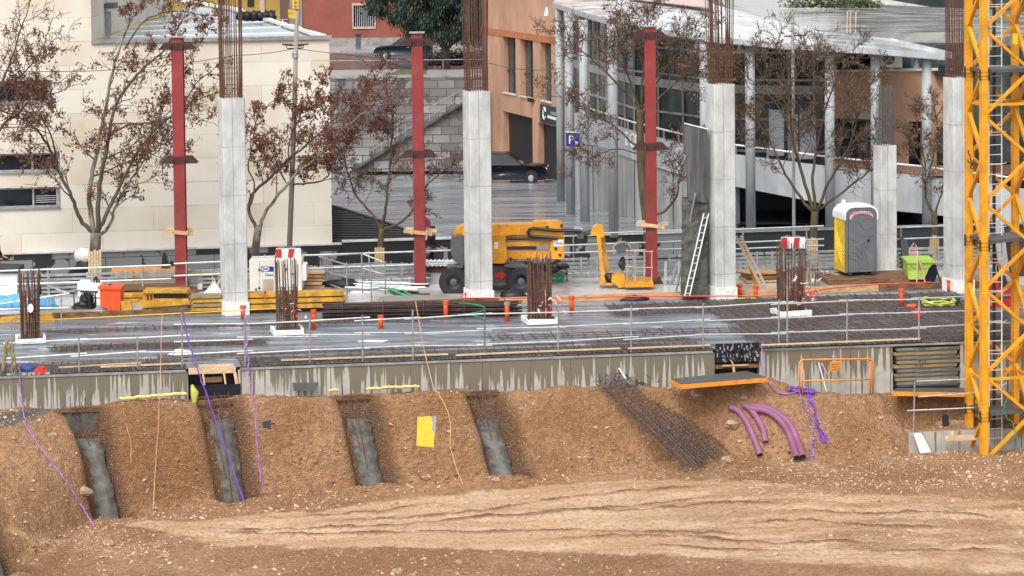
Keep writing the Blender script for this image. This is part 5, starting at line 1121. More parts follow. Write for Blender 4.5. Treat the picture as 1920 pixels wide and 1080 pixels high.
for px, py in ((1053, 423), (1042, 466), (1026, 426), (1050, 478), (958, 486)):
    bd = B(); bd.lathe(P(px, py, LY+.5), [(.05, -.03), (.05, .05)], 10, 'Y'); bd.obj('pin', 'dark', bl)
bd = B(); bd.tube([P(x, y, LY+.45) for x, y in ((1045, 447), (1000, 443), (992, 441), (990, 436), (993, 430), (1000, 428), (1040, 432), (1090, 433))], .055, 8); bd.obj('hose_tray', 'black', bl)
ex('telescope', [(1058, 430), (1084, 431), (1084, 440), (1058, 441)], .6, .4, 'lift_grey'); ex('telescope_head', [(1083, 433), (1094, 432), (1094, 448), (1083, 447)], .5, .6, 'lift_grey'); ex('telescope_top', [(1076, 429), (1093, 429), (1093, 432), (1076, 432)], .5, .5, 'steel_rail')
bd = B(); bd.tube([P(x, y, LY+.8) for x, y in ((1094, 440), (1101, 438), (1110, 434))], .07, 7); bd.obj('head_joint', 'dark', bl)
ex('jib_bracket', [(1107, 438), (1113, 428), (1120, 423), (1131, 425), (1133, 433), (1132, 444), (1121, 447), (1118, 442)], .5, .6, 'lift_yellow')
for a, b_, y in (((1122, 442), (1131, 531), .55), ((1130, 440), (1139, 513), .95)):
    bd = B(); bd.bar(P(*a, LY+y), P(*b_, LY+y), .12, .16); bd.obj('jib_arm', 'lift_yellow', bl)
ex('jib_foot', [(1124, 525), (1132, 525), (1134, 531), (1150, 531), (1150, 535), (1124, 533)], .5, .6, 'lift_yellow')
bd = B(); bd.blob(P(1144, 520, LY+.7), (.2, .22, .14), 10, 6, .15, 2); bd.tube([P(1136, 516, LY+.6), P(1158, 519, LY+.6)], .08, 8); bd.obj('rotator', 'black', bl)
ex('basket_mount', [(1148, 516), (1170, 515), (1173, 524), (1173, 538), (1160, 540), (1155, 534), (1146, 528)], .4, .8, 'lift_yellow')
bk = ex('basket_floor', [(1172, 528), (1225, 529), (1225, 538), (1172, 539)], .1, 1.2, 'lift_yellow')
text('~~~', .14, 'lettering', 'white_paint', bk, P(1206, 532.5, LY+.09), (1, 0, 0), (0, 0, 1), .003) if 0 else None
rails = []
for y in (.12, 1.25):
    for px in (1176, 1191, 1208, 1222): rails.append(((px, 470 if px > 1180 else 466), (px, 528), y, y))
    for py in (470, 500): rails.append(((1174, py), (1224, py+2), y, y))
for px in (1174, 1224):
    for py in (470, 500): rails.append(((px, py), (px, py), .12, 1.25))
for a, b_, y0, y1 in rails:
    bd = B(); bd.tube([P(*a, LY+y0), P(*b_, LY+y1)], .019, 6); bd.obj('basket_rail', 'surround', bl)
bd = B(); bd.extr([(1153, 464), (1165, 455), (1178, 458), (1186, 465), (1180, 474), (1158, 476)], LY+.3, .5); bd.obj('control_box', 'lift_grey', bl)
bd = B(); bd.tube([P(x, y, LY+.2) for x, y in ((1151, 476), (1150, 462), (1158, 455), (1172, 453), (1182, 462), (1183, 478))], .018, 6); bd.obj('control_guard', 'surround', bl)
bd = B(); bd.blob(P(1167, 494, LY+.6), (.12, .14, .22), 8, 6, .2, 12); bd.obj('control_valve', 'dark', bl)
# clutter under the lift: compressor frame
em = thing('open_machine', 'open rusty machine frame with hoses under the lift boom', 'machine', P(1010, 550, 88.6))
for a, b_ in (((985, 515), (1064, 513)), ((1062, 500), (1064, 540)), ((1000, 500), (1000, 540)), ((985, 540), (1064, 538))):
    bd = B(); bd.bar(P(*a, 88.5), P(*b_, 88.5), .07, .07); bd.obj('frame_bar', 'form_dirty', em)
for k in range(9): 
    bd = B(); bd.blob(P(random.uniform(992, 1056), random.uniform(496, 510), 88.7+random.uniform(-.2, .2)), (random.uniform(.1, .24), .2, random.uniform(.08, .17)), 8, 5, .25, k); bd.obj('engine_lump', 'dark' if k % 3 else 'concrete_dark', em)
bd = B(); c_ = P(1045, 524, 88.3)
bd.tube([c_+V((.22*math.cos(a)*(1+.1*math.sin(3*a)), .03*math.sin(a*2), .2*math.sin(a*1.07))) for a in np.linspace(0, 26, 70)], .022, 5); solo(bd, 'green_hose', 'coil of green hose hung under the lift boom', 'hose', 'green_hose')
# ---------------------------------------------------------------- dark pillar, ladders, props
dp = thing('rough_pillar', 'dark rough concrete pillar with smooth upper panel beside the ladder', 'pillar', G(1305, 556, ZY)); dp['kind'] = 'thing'
y = G(1305, 556, ZY).y; N = 26; vs = []; rnd = random.Random(3)
zt_, zb_ = P(1300, 372, y).z, ZY
bd = B()
for j in range(N+1):
    z = zb_+(zt_-zb_)*j/N
    for (px, dy) in ((1282, 0), (1292, -.03), (1305, -.02), (1318, -.03), (1327, 0), (1327, .45), (1305, .45), (1282, .45)):
        bd.v.append(V((P(px, 500, y).x+rnd.uniform(-.02, .02)-.0032*(N-j)*(1 if px < 1300 else 0), y+dy+rnd.uniform(-.015, .015), z)))
bd.f = [(j*8+i, j*8+(i+1) % 8, (j+1)*8+(i+1) % 8, (j+1)*8+i) for j in range(N) for i in range(8)]; bd.obj('rough_core', 'rough_dark', dp)
bd = B(); bd.prism([P(1283, 232, y-.08), P(1326, 243, y-.08), P(1326, 380, y-.08), P(1290, 376, y-.08), P(1288, 290, y-.08), P(1283, 290, y-.08)], (0, .4, 0)); bd.obj('smooth_panel', 'grey_panel', dp)
bd = B(); bd.bar(P(1283, 231, y-.05), P(1327, 242, y-.05), .12, .03); bd.obj('bright_edge', 'white_paint', dp)
def ladder(a, b_, wpx, lb, Y0, Y1, m='white_paint', rungs=11):
    t_ = thing('ladder', lb, 'ladder', P(*b_, Y0)); A0, B0 = P(*a, Y1), P(*b_, Y0); w = V((wpx/57, 0.02, 0))
    for s_ in (-.5, .5): bd = B(); bd.bar(A0+w*s_, B0+w*s_, .035, .08); bd.obj('rail', m, t_)
    for k in range(rungs):
        p = A0.lerp(B0, (k+.6)/rungs); bd = B(); bd.tube([p-w*.5, p+w*.5], .026, 6); bd.obj('rung', 'galv' if m == 'white_paint' else m, t_)
ladder((1324, 400), (1288, 556), 9, 'white aluminium ladder leaning on the column beside the dark pillar', 84.4, 84.55)
ladder((1384, 442), (1432, 538), 9, 'weathered ladder leaning on the right side of the column', 86.0, 86.2, 'surround', 9)
bd = B(); bd.bar(P(1397, 462, 86.6), P(1418, 540, 86.2), .06, .1); solo(bd, 'yellow_plank', 'yellow brown plank leaning under the weathered ladder', 'plank', 'form_yellow')
bd = B(); bd.tube([P(1304, 362, 84.55), P(1268, 546, 85.3)], .035, 6); solo(bd, 'leaning_pole', 'long grey pole leaning on the dark pillar', 'pole', 'galv')
for k, (a, b_, lb) in enumerate((((1248, 490), (1247, 548), 'grey prop left of the dark pillar'), ((1270, 495), (1256, 545), 'slanting grey prop left of the dark pillar'), ((1272, 490), (1276, 548), 'grey prop close to the dark pillar'), ((1245, 528), (1276, 530), 'level tube between the props by the dark pillar'))):
    bd = B(); bd.bar(P(*a, 87.6), P(*b_, 87.4), .09, .09); solo(bd, 'steel_prop', lb, 'prop', 'galv', 'props by the dark pillar')
bd = B(); bd.extr([(1225, 529), (1243, 530), (1243, 538), (1225, 537)], 87.6, .5); solo(bd, 'brown_block', 'brown steel block right of the lift basket', 'block', 'dark_red')
# ---------------------------------------------------------------- portable toilet
TLoc = G(1604, 509, ZY+.25); tw, tdp, th_ = 1.12, 1.12, 2.18
to = thing('portable_toilet', 'portable toilet with grey door, yellow side and white domed roof', 'toilet', TLoc)
def tb(nm, m, fn, par=None, smooth=False):
    bd = B(); fn(bd); return bd.obj(nm, m, par or to, smooth)
o = TLoc
def wl_side(bd):
    for s_ in (-1, 1): bd.box(o+V((s_*(tw/2-.02), 0, .98)), (.04, tdp-.1, 1.86))
    bd.box(o+V((0, tdp/2-.02, .98)), (tw-.08, .04, 1.86))
tb('side_wall', 'toilet_yellow', wl_side)
def ribs(bd):
    for s_ in (-1, 1):
        for k in range(5):
            pts = [o+V((s_*(tw/2+.004), -.42+.75*u, .25+.13*k+.65*u**1.5)) for u in np.linspace(0, 1, 7)]; bd.tube(pts, .022, 5)
        bd.tube([o+V((s_*(tw/2+.01), .3, .3)), o+V((s_*(tw/2+.01), .3, 1.85))], .035, 6)
tb('side_ribs', 'toilet_yellow', ribs)['kind'] = 'stuff'
arch = [(-tw/2, .05), (tw/2, .05), (tw/2, 1.85)]+[(tw/2-.28+.28*math.cos(a), 1.95+.25*math.sin(a)) for a in np.linspace(.0, math.pi/2, 6)]+[(-tw/2+.28+.28*math.cos(a), 1.95+.25*math.sin(a)) for a in np.linspace(math.pi/2, math.pi, 6)]+[(-tw/2, 1.85)]
tb('front_frame', 'toilet_grey', lambda bd: bd.prism([o+V((x, -tdp/2, z)) for x, z in arch], (0, .05, 0)))
dr_ = tb('door', 'toilet_grey', lambda bd: bd.prism([o+V((x*.80-.0, -tdp/2-.025, .02+z*.88)) for x, z in arch], (0, .024, 0)))
def dribs(bd):
    yq = -tdp/2-.026
    for k in range(4):
        pts = [o+V((-.40+.62*math.sin(u*1.5)*(1-.14*k), yq, .12+1.05*math.cos(u*1.5)*(1-.2*k))) for u in np.linspace(0, 1, 9)]; bd.tube(pts, .016, 5)
    for k in range(4):
        pts = [o+V((.40-.46*u, yq, 1.32-.13*k-.38*u+.05*k)) for u in np.linspace(0, 1, 4)]; bd.tube(pts, .018, 5)
    bd.tube([o+V((.2+.2*math.cos(a), yq, 1.66+.2*math.sin(a))) for a in np.linspace(0, 6.28, 16)], .014, 5)
    bd.tube([o+V((-.42+.0, yq, 1.76)), o+V((-.2, yq, 1.76)), o+V((-.05, yq, 1.68)), o+V((.0, yq, 1.55)), o+V((.12, yq, 1.46))], .014, 5)
tb('door_ribs', 'toilet_grey', dribs, dr_)['kind'] = 'stuff'
tb('door_handle', 'black', lambda bd: bd.box(o+V((.24, -tdp/2-.04, 1.1)), (.07, .03, .07)), dr_)
tb('door_gap', 'dark', lambda bd: (bd.box(o+V((-.455, -tdp/2-.004, .95)), (.012, .008, 1.8)), bd.box(o+V((.455, -tdp/2-.004, .95)), (.012, .008, 1.8))))
def sgn(bd):
    A = [(-.42, 1.83), (-.40, 1.95), (-.28, 2.06), (0, 2.09), (.28, 2.06), (.40, 1.95), (.42, 1.86), (.34, 1.92), (.24, 1.97), (0, 1.995), (-.24, 1.97), (-.33, 1.90), (-.34, 1.83)]
    bd.prism([o+V((x, -tdp/2-.04, z)) for x, z in A], (0, .012, 0))
sg = tb('sign_strip', 'pink', sgn)
for k in range(9):
    tb('sign_mark', 'red', lambda bd: bd.box(o+V((-.3+.072*k, -tdp/2-.043, 2.03-.10*abs(-.3+.072*k)**1.2)), (.03, .006, .045)), sg)
def roof(bd):
    N = 14; pr = [(tw/2+.03, 1.80)]+[(tw/2+.03-.30+.30*math.cos(a), 1.97+.30*math.sin(a)) for a in np.linspace(0, math.pi/2, 6)]+[(-(tw/2+.03)+.30+.30*math.cos(a), 1.97+.30*math.sin(a)) for a in np.linspace(math.pi/2, math.pi, 6)]+[(-tw/2-.03, 1.80)]
    rows = []
    for y, s_ in ((-tdp/2-.03, 1), (-tdp/2+.1, 1.02), (0, 1.05), (tdp/2-.1, .98), (tdp/2+.02, .85)):
        rows.append([o+V((x, y, 1.80+(z-1.80)*s_)) for x, z in pr])
    n_ = len(pr); bd.add([p for r in rows for p in r], [(i*n_+j, i*n_+j+1, (i+1)*n_+j+1, (i+1)*n_+j) for i in range(4) for j in range(n_-1)]+[tuple(range(4*n_, 5*n_))])
    for j in range(1): bd.prism([o+V((x, -tdp/2-.03, z)) for x, z in pr]+[o+V((x*.93, -tdp/2-.03, 1.80+(z-1.8)*.86)) for x, z in pr[::-1]], (0, .05, 0))
tb('roof', 'white_paint', roof, None)
tb('vent_pipe', 'white_paint', lambda bd: bd.lathe(o+V((-.3, .3, 2.2)), [(.07, 0), (.07, .16), (.02, .19)], 10))
tb('skid', 'dark', lambda bd: [bd.box(o+V((s_*.4, 0, .02)), (.12, 1.2, .09)) for s_ in (-1, 1)])['kind'] = 'stuff'
to.rotation_euler = (0, 0, R(13))
# platform under it and stacks round it
bd = B(); c_ = TLoc+V((.3, -.25, -.16)); bd.box(c_, (3.0, 1.7, .16), R(8)); solo(bd, 'timber_platform', 'brown timber platform under the portable toilet', 'platform', 'brown_timber')
bd = B(); bd.extr([(1592, 517), (1622, 516), (1622, 526), (1594, 527)], 87.9, .12); solo(bd, 'yellow_block', 'small orange yellow block on the platform before the toilet', 'block', 'form_yellow')
bd = B()
for k in range(7): bd.tube(sag([P(1538+random.uniform(-6, 20), 508+random.uniform(0, 14), 88.2), P(1558+random.uniform(-6, 10), 512+random.uniform(0, 14), 88.1), P(1575+random.uniform(-6, 10), 515+random.uniform(0, 10), 88)], 5, .08), .02, 5)
solo(bd, 'wire_tangle', 'tangle of pale wire left of the portable toilet', 'wire', 'galv')
stack('pallet_board', 'brown board, %s in the low pile by the weathered ladder', 'board', ['brown_timber', 'timber'], 'boards in the low pile right of the column', 1396, 1470, 512, 532, 88.3, 3, 1.4, .1)
for k in range(5):
    bd = B(); a = P(1405+9*k, 514, 88); bd.box(a+V((0, .2, .05)), (.5, .9, .04), R(25)); solo(bd, 'short_board', '%s of the short pale boards lying across the low pile' % ['leftmost', 'second from left', 'middle one', 'second from right', 'rightmost'][k], 'board', 'orange_timber' if k % 2 else 'timber', 'short boards across the low pile')
for k in range(24):
    if k: continue
sp_ = thing('spare_bars', 'thin loose bars standing behind the taped starter bars', 'rebar', P(1520, 540, 87.2))
for k in range(12):
    bd = B(); px = 1502+k*3.1; bd.tube([P(px, 548, 86.8), P(px+random.uniform(-2, 2), 512+random.uniform(-25, 12), 86.8)], .012, 5); bd.obj('bar', 'rust', sp_)
for k in range(4):
    bd = B(); x = 1688+k*3.5; bd.prism([P(x, 445+2*k, 91), P(x+3, 445+2*k, 91), P(x+12+k, 517, 90), P(x+8+k, 517, 90)], (0, 1.0, 0)); solo(bd, 'black_sheet', '%s black sheet leaning right of the short concrete column' % ['first', 'second', 'third', 'outermost'][k], 'sheet', 'dark', 'black sheets leaning by the short column')
# green skip dumper
gs = thing('green_skip', 'lime green dumper skip with black underside beside the crane', 'dumper', P(1730, 528, 87.8))
bd = B(); bd.extr([(1702, 492), (1748, 490), (1748, 497), (1742, 502), (1733, 524), (1704, 524), (1702, 510)], 87.3, 1.1); sk = bd.obj('skip', 'lime', gs)
bd = B(); bd.extr([(1700, 489), (1752, 488), (1753, 493), (1700, 494)], 87.25, 1.2); bd.obj('skip_rim', 'lime', gs)
bd = B(); bd.extr([(1744, 497), (1756, 497), (1757, 515), (1752, 528), (1730, 528), (1734, 522)], 87.35, 1.0); bd.obj('chassis', 'navy_black', gs)
bd = B(); bd.extr([(1703, 525), (1730, 525), (1730, 530), (1706, 530)], 87.4, .9); bd.obj('underframe', 'dark', gs)
bd = B(); bd.tube([P(1754, 500, 87.3), P(1759, 515, 87.3), P(1765, 532, 87.2)], .03, 6); bd.obj('hose', 'black', gs)
text('AL KUI', .125, 'lettering', 'form_dirty', gs, P(1717, 499, 87.29), (1, 0, 0), (0, 0, 1), .003); text('DUMPMAN', .125, 'lettering', 'form_dirty', gs, P(1720, 504.5, 87.29), (1, 0, 0), (0, 0, 1), .003)
for q in ([(1721, 470), (1720, 490), (1719, 528)], [(1724, 490), (1731, 508), (1734, 528)]):
    bd = B(); bd.tube([P(x, y, 87.18) for x, y in q], .022, 5); bd.obj('strap', 'pink', gs)
# red trolley and green exit sign behind
rt_ = thing('hand_trolley', 'red wire hand trolley standing behind the green skip', 'trolley', P(1713, 500, 89.6))
for q in ([(1704, 500), (1705, 468), (1714, 455), (1719, 462), (1720, 500)], [(1704, 474), (1720, 474)], [(1704, 484), (1720, 484)], [(1708, 500), (1708, 466)], [(1712, 500), (1712, 462)], [(1716, 500), (1716, 462)]):
    bd = B(); bd.tube([P(x, y, 89.6) for x, y in q], .016, 5); bd.obj('tube', 'pink', rt_)
xs_ = thing('exit_sign', 'small dark green way out sign with white arrow fixed on the barrier', 'sign', P(1737, 493, 90.4))
bd = B(); bd.extr([(1728, 477), (1748, 477), (1748, 489), (1728, 489)], 90.4, .03); bd.obj('plate', 'exit_green' if 'exit_green' in MATS else 'slat', xs_)
bd = B(); bd.extr([(1741, 485-3), (1741, 480.5), (1745.5, 483), (1741, 486), (1741, 484), (1737.5, 484), (1737.5, 482)], 90.38, .01); bd.obj('arrow', 'white_paint', xs_)
bd = B(); bd.extr([(1731, 480), (1735, 480), (1735, 487), (1731, 487)], 90.38, .01); bd.obj('pictogram', 'white_paint', xs_)
# mini excavator behind the crane
mx = thing('mini_excavator', 'red machine with white arm half hidden behind the crane mast', 'excavator', P(1885, 605, 81))
bd = B(); bd.lathe(P(1885, 575, 80.6), [(.1, 0), (.42, .02), (.45, .2), (.45, .9), (.1, .95)], 18, 'Y'); bd.obj('drum', 'red', mx)
bd = B(); bd.extr([(1862, 532), (1896, 530), (1898, 552), (1864, 556)], 80.5, .9); bd.obj('body', 'red', mx)
bd = B(); bd.extr([(1858, 585), (1908, 583), (1906, 604), (1862, 606)], 80.4, 1.1); bd.obj('undercarriage', 'lift_grey', mx)
bd = B(); bd.prism([P(1862, 415, 80.9), P(1880, 410, 80.9), P(1895, 530, 80.9), P(1876, 532, 80.9)], (0, .3, 0)); bd.obj('arm', 'parapet', mx)
bd = B(); bd.extr([(1874, 520), (1886, 518), (1890, 536), (1876, 538)], 80.4, .3); bd.obj('coupler', 'dark', mx)
bd = B(); bd.tube([P(1856, 415, 80.8), P(1866, 470, 80.8), P(1874, 530, 80.8)], .03, 6); bd.obj('hydraulic_hose', 'black', mx)
bd = B(); bd.extr([(1895, 440), (1935, 436), (1935, 540), (1897, 542)], 88.5, 1.0); solo(bd, 'brown_cabin', 'dark red site cabin at the right edge behind the crane', 'cabin', 'dark_red')
# ================================================================ BUILDINGS BEHIND
m, n, l, b, tc = base('travertine', .75)
oc_ = tc.outputs['Object']; mp = n.new('ShaderNodeMapping'); mp.inputs['Rotation'].default_value = (R(90), 0, 0); l.new(oc_, mp.inputs[0])
def brickn(w, h, mortar, c1, c2, cm_, off=.5, sq=1, sf=2, loc=(0, 0, 0)):
    mq = n.new('ShaderNodeMapping'); mq.inputs['Location'].default_value = loc; mq.inputs['Rotation'].default_value = (R(-90), 0, 0); l.new(oc_, mq.inputs[0])
    k = n.new('ShaderNodeTexBrick'); k.inputs['Scale'].default_value = 1; k.inputs['Brick Width'].default_value = w; k.inputs['Row Height'].default_value = h
    k.inputs['Mortar Size'].default_value = mortar; k.inputs['Mortar Smooth'].default_value = .1; k.inputs['Bias'].default_value = 0; k.offset = off; k.squash = sq; k.squash_frequency = sf
    k.inputs['Color1'].default_value = (*c1, 1); k.inputs['Color2'].default_value = (*c2, 1); k.inputs['Mortar'].default_value = (*cm_, 1); l.new(mq.outputs[0], k.inputs[0]); return k
k = brickn(2.9, .87, .014, (.73, .69, .62), (.60, .50, .37), (.38, .33, .27), .37)
f1 = noise(n, l, oc_, 2.2, 6, (1, 1, .5)); f2 = noise(n, l, oc_, .5, 3)
c_ = mixc(n, l, ramp2(n, l, f1, .35, (0, 0, 0), .7, (.30, .30, .30)), k.outputs['Color'], (.56, .47, .35))
c_ = mixc(n, l, ramp2(n, l, f2, .4, (0, 0, 0), .62, (.75, .75, .75)), c_, (.72, .68, .60))
l.new(c_, b.inputs['Base Color'])
m, n, l, b, tc = base('black_plinth', .4)
oc_ = tc.outputs['Object']; k = brickn(1.3, .6, .012, (0, 0, 0), (1, 1, 1), (0, 0, 0)); f1 = noise(n, l, oc_, 1.1, 4); 
s = mth('ADD', mth('MULTIPLY', k.outputs['Color'], .35), f1); pm = ramp2(n, l, s, .70, (0, 0, 0), .72, (1, 1, 1))
l.new(mixc(n, l, pm, mixc(n, l, f1, (.012, .012, .014), (.035, .035, .038)), (.24, .24, .245)), b.inputs['Base Color'])
m, n, l, b, tc = base('stone_blocks', .8)
oc_ = tc.outputs['Object']; k = brickn(1.02, .5, .03, (.34, .335, .33), (.11, .107, .105), (.05, .045, .045), .5); f1 = noise(n, l, oc_, .8, 5); f2 = noise(n, l, oc_, .35, 3, (1, 1, 1.5), (5, 2, 1))
c_ = mixc(n, l, ramp2(n, l, f1, .56, (0, 0, 0), .6, (.85, .85, .85)), k.outputs['Color'], (.055, .05, .05))
c_ = mixc(n, l, ramp2(n, l, f2, .40, (.55, .55, .55), .6, (0, 0, 0)), c_, (.12, .105, .10))
l.new(c_, b.inputs['Base Color']); bumpn(n, l, b, k.outputs['Fac'], -.4, .03)
ys = lambda x: V((x, YS(x), 0))
SA, SBp = ys(-60), ys(60)
sv = lambda px, py: PV(px, py, SA, SBp)
# --- pale stone building at left
fA, fB = ys(-24), sv(622, 400); fB.z = 0
zpl, zrf, ztop = sv(300, 465).z, sv(400, 74).z, 13.5
sb = thing('stone_building', 'pale stone clad building with wet flat roof behind the brown-leaved trees', 'building', V((-15, YS(-15), -.8)))
Lf = (fB-fA).length; st = along(fA, fB, sv(172, 100))
def rect(x0, x1, y0, y1, off=0): a, c_ = sv(x0, y1), sv(x1, y0); return (along(fA, fB, a), along(fA, fB, c_), a.z, c_.z)
wins = [rect(-62, 112, 286, 326), rect(-62, 113, 350, 394), rect(-62, 97, 150, 196)]
bd = B(); fM = fA+(fB-fA)*(st/Lf)
pt = wallgrid(bd, fA, fM, zpl, ztop, wins, .28); bd.obj('wall', 'travertine', sb)
bd = B(); pt2 = wallgrid(bd, fM, fB, zpl, zrf, [], .28)
c3 = G(450, 20, zrf); c3b = G(285, -6, zrf); bd.quad(V((fB.x, fB.y, zpl)), V((c3.x, c3.y, zpl)), V((c3.x, c3.y, zrf)), V((fB.x, fB.y, zrf))); bd.obj('wall', 'travertine', sb)
bd = B(); q = V((fM.x-.6, fM.y+26, 0)); bd.quad(fM+V((0, 0, zrf)), V((q.x, q.y, zrf)), V((q.x, q.y, ztop)), fM+V((0, 0, ztop))); bd.obj('side_wall', 'travertine', sb)
bd = B(); zz = zrf-.06; bd.add([V((fM.x, fM.y+.05, zz)), V((fB.x, fB.y+.05, zz)), V((c3.x, c3.y, zz)), V((c3b.x, c3b.y, zz)), V((q.x, q.y+10, zz))], [(0, 1, 2, 3, 4)]); rf = bd.obj('roof', 'roof_sheet', sb)
bd = B(); bd.bar(fM+V((0, -.03, zrf+.0)), fB+V((.1, -.03, zrf+.0)), .12, .14); bd.obj('roof_edge', 'concrete_dark', sb)
bd = B(); e0 = V((fB.x, fB.y, zrf+.05)); e_ = [V((c3.x, c3.y, zrf+.05)), V((c3b.x, c3b.y, zrf+.05))]
for k in range(26):
    a = e0.lerp(e_[0], k/26); c_ = e0.lerp(e_[0], (k+.9)/26); bd.bar(a-V((.25, 0, 0)), c_-V((.25, 0, 0)), .3, .06+random.uniform(0, .08))
bd.bar(e_[0], e_[1], .3, .1); bd.obj('roof_ridge', 'white_paint', sb)['kind'] = 'stuff'
bd = B()
for k in range(1, 5): a = fM.lerp(V((q.x, q.y, 0)), k*.16)+V((.1, .1, zrf-.04)); c_ = fB.lerp(V((c3.x, c3.y, 0)), k*.19)+V((-.4, 0, zrf-.04)); bd.bar(a, c_, .10, .04)
bd.obj('roof_seam', 'white_paint', sb)['kind'] = 'stuff'
for (x0, x1, y0, y1), ml in (((-62, 112, 286, 326), 60), ((-62, 113, 350, 394), 62), ((-62, 97, 150, 196), 58)):
    s0_, s1_, za, zc = rect(x0, x1, y0, y1); sm = along(fA, fB, sv(ml, y0))
    bd = B(); g_ = lambda s, z, d: pt(s, z, d)
    bd.quad(g_(s0_, za, .24), g_(s1_, za, .24), g_(s1_, zc, .24), g_(s0_, zc, .24)); wn_ = bd.obj('window', 'glass', sb)
    bd = B(); cu = lambda s, z: (g_(s, z, .21))
    for a, c_ in (((s0_, za+.05), (s1_, za+.05)), ((s0_, zc-.04), (s1_, zc-.04)), ((sm, za), (sm, zc)), ((s1_-.05, za), (s1_-.05, zc)), ((s1_-.0-.12, za), (s1_-.12, zc))): bd.bar(cu(*a), cu(*c_), .07, .07)
    bd.obj('frame', 'galv', wn_)
    bd = B(); bd.bar(g_(s0_, za+.0, .1), g_(s1_, za+.0, .1), .34, .05); bd.obj('sill', 'concrete_dark', wn_)
    if y0 > 340:
        bd = B()
        for k in range(4): z = za+(zc-za)*(.25+.1*k); bd.bar(g_(sm+.08, z, .235), g_(s1_-.18, z, .235), .008, .016)
        bd.obj('blind', 'white_paint', wn_)['kind'] = 'stuff'
rv = thing('roof_vent', 'dark vent box with flat cap on the roof of the stone building', 'roof vent', G(188, 68, zrf))
bd = B(); c_ = G(186, 70, zrf); bd.box(c_+V((0, 1, .45)), (.5, .8, .9)); bd.obj('shaft', 'concrete_dark', rv)
bd = B(); bd.box(c_+V((.1, 1, 1.15)), (.8, 1.0, .2)); bd.obj('cap', 'lift_grey', rv)
bd = B(); c_ = G(480, 34, zrf+.1)
for k in range(6): bd.blob(c_+V((-.6+.25*k, random.uniform(-.15, .15), .1)), (.25, .25, .2), 8, 5, .3, k)
solo(bd, 'black_bags', 'black plastic heap with white cloth on the roof edge', 'plastic heap', 'black', None, True)
# --- low black walls along the street
def lowwall(xa, xb, lb, z1, m='black_plinth', capm='concrete', off=.06):
    t_ = thing('low_wall', lb, 'low wall', ys(xa)); t_['kind'] = 'thing'; A_, B_ = ys(xa)-V((0, off, 0)), ys(xb)-V((0, off, 0)); bd = B()
    bd.prism([A_+V((0, 0, -.8)), B_+V((0, 0, -.8)), B_+V((0, 0, z1(xb))), A_+V((0, 0, z1(xa)))], (0, .3, 0)); bd.obj('face', m, t_)
    bd = B(); bd.bar(A_+V((0, .12, z1(xa)+.025)), B_+V((0, .12, z1(xb)+.025)), .42, .05); bd.obj('coping', capm, t_)
zc_ = lambda x: zpl-.055
lowwall(-24, sv(640, 450).x, 'black tiled plinth with missing tiles under the stone building', zc_, off=.12)
lowwall(sv(641, 450).x, sv(872, 450).x, 'black wall with missing tiles between the stone building and the lift', lambda x: sv(700, 452).z)
lowwall(sv(873, 450).x, sv(1290, 450).x, 'dark street wall behind the boom lift basket', lambda x: sv(1150, 440).z, 'black_plinth')
lowwall(sv(1291, 450).x, 22, 'dark street wall behind the portable toilet', lambda x: sv(1500, 432).z, 'slat', 'galv')
tl = thing('slatted_ramp_side', 'dark slatted triangular ramp side right of the stone building', 'ramp wall', sv(690, 455)+V((0, .6, 0)))
yq = sv(690, 455).y+.7; bd = B(); bd.extr([(622, 388), (640, 392), (700, 411), (740, 424), (775, 440), (800, 458), (622, 458)], yq, .15); bd.obj('panel', 'slat', tl)
bd = B()
for k in range(13):
    y = 398+k*4.6; x1_ = np.interp(y, [390, 411, 424, 440, 458], [632, 700, 740, 775, 800]); bd.bar(P(622, y, yq-.04), P(x1_-4, y, yq-.04), .05, .025)
bd.obj('slats', 'lift_grey', tl)['kind'] = 'stuff'
bd = B(); bd.tube([P(622, 386, yq), P(640, 390, yq), P(700, 409, yq), P(740, 422, yq), P(775, 438, yq), P(803, 457, yq)], .05, 6); bd.obj('edge_rail', 'dark', tl)
# --- grey stone wall with stair beyond the plaza
zst = P(760, 146, 160).z
swl = thing('stone_wall', 'tall grey block wall with dark damp patches beyond the plaza', 'wall', V((-5, 160, -3.4))); swl['kind'] = 'thing'
bd = B(); bd.box((-6, 160.7, (zst-4.2)/2), (32, 1.4, zst+4.2)); bd.obj('face', 'stone_blocks', swl)
bd = B(); bd.box((-6, 160.7, zst+.05), (32.1, 1.5, .1)); bd.obj('coping', 'concrete_dark', swl)
stt = thing('stone_stair', 'stone stair rising right against the grey block wall', 'stair', P(780, 316, 158)); stt['kind'] = 'thing'
bd = B(); bd.extr([(665, 318), (868, 196), (905, 174), (905, 320), (665, 322)], 158.0, 1.9); bd.obj('flank', 'stone_blocks', stt)
bd = B(); bd.extr([(660, 318), (868, 192), (905, 170), (905, 174), (868, 196), (668, 318)], 157.7, .5); bd.obj('string_edge', 'rough_dark', stt)
bd = B()
for a, b_ in (((690, 262), (868, 168)), ((690, 285), (868, 182))): bd.tube([P(*a, 157.8), P(*b_, 157.8)], .03, 5)
for k in range(12): x = 700+k*15; bd.tube([P(x, 258-(x-690)*.528, 157.8), P(x, 296-(x-690)*.58, 157.8)], .025, 5)
bd.obj('handrail', 'concrete_dark', stt)
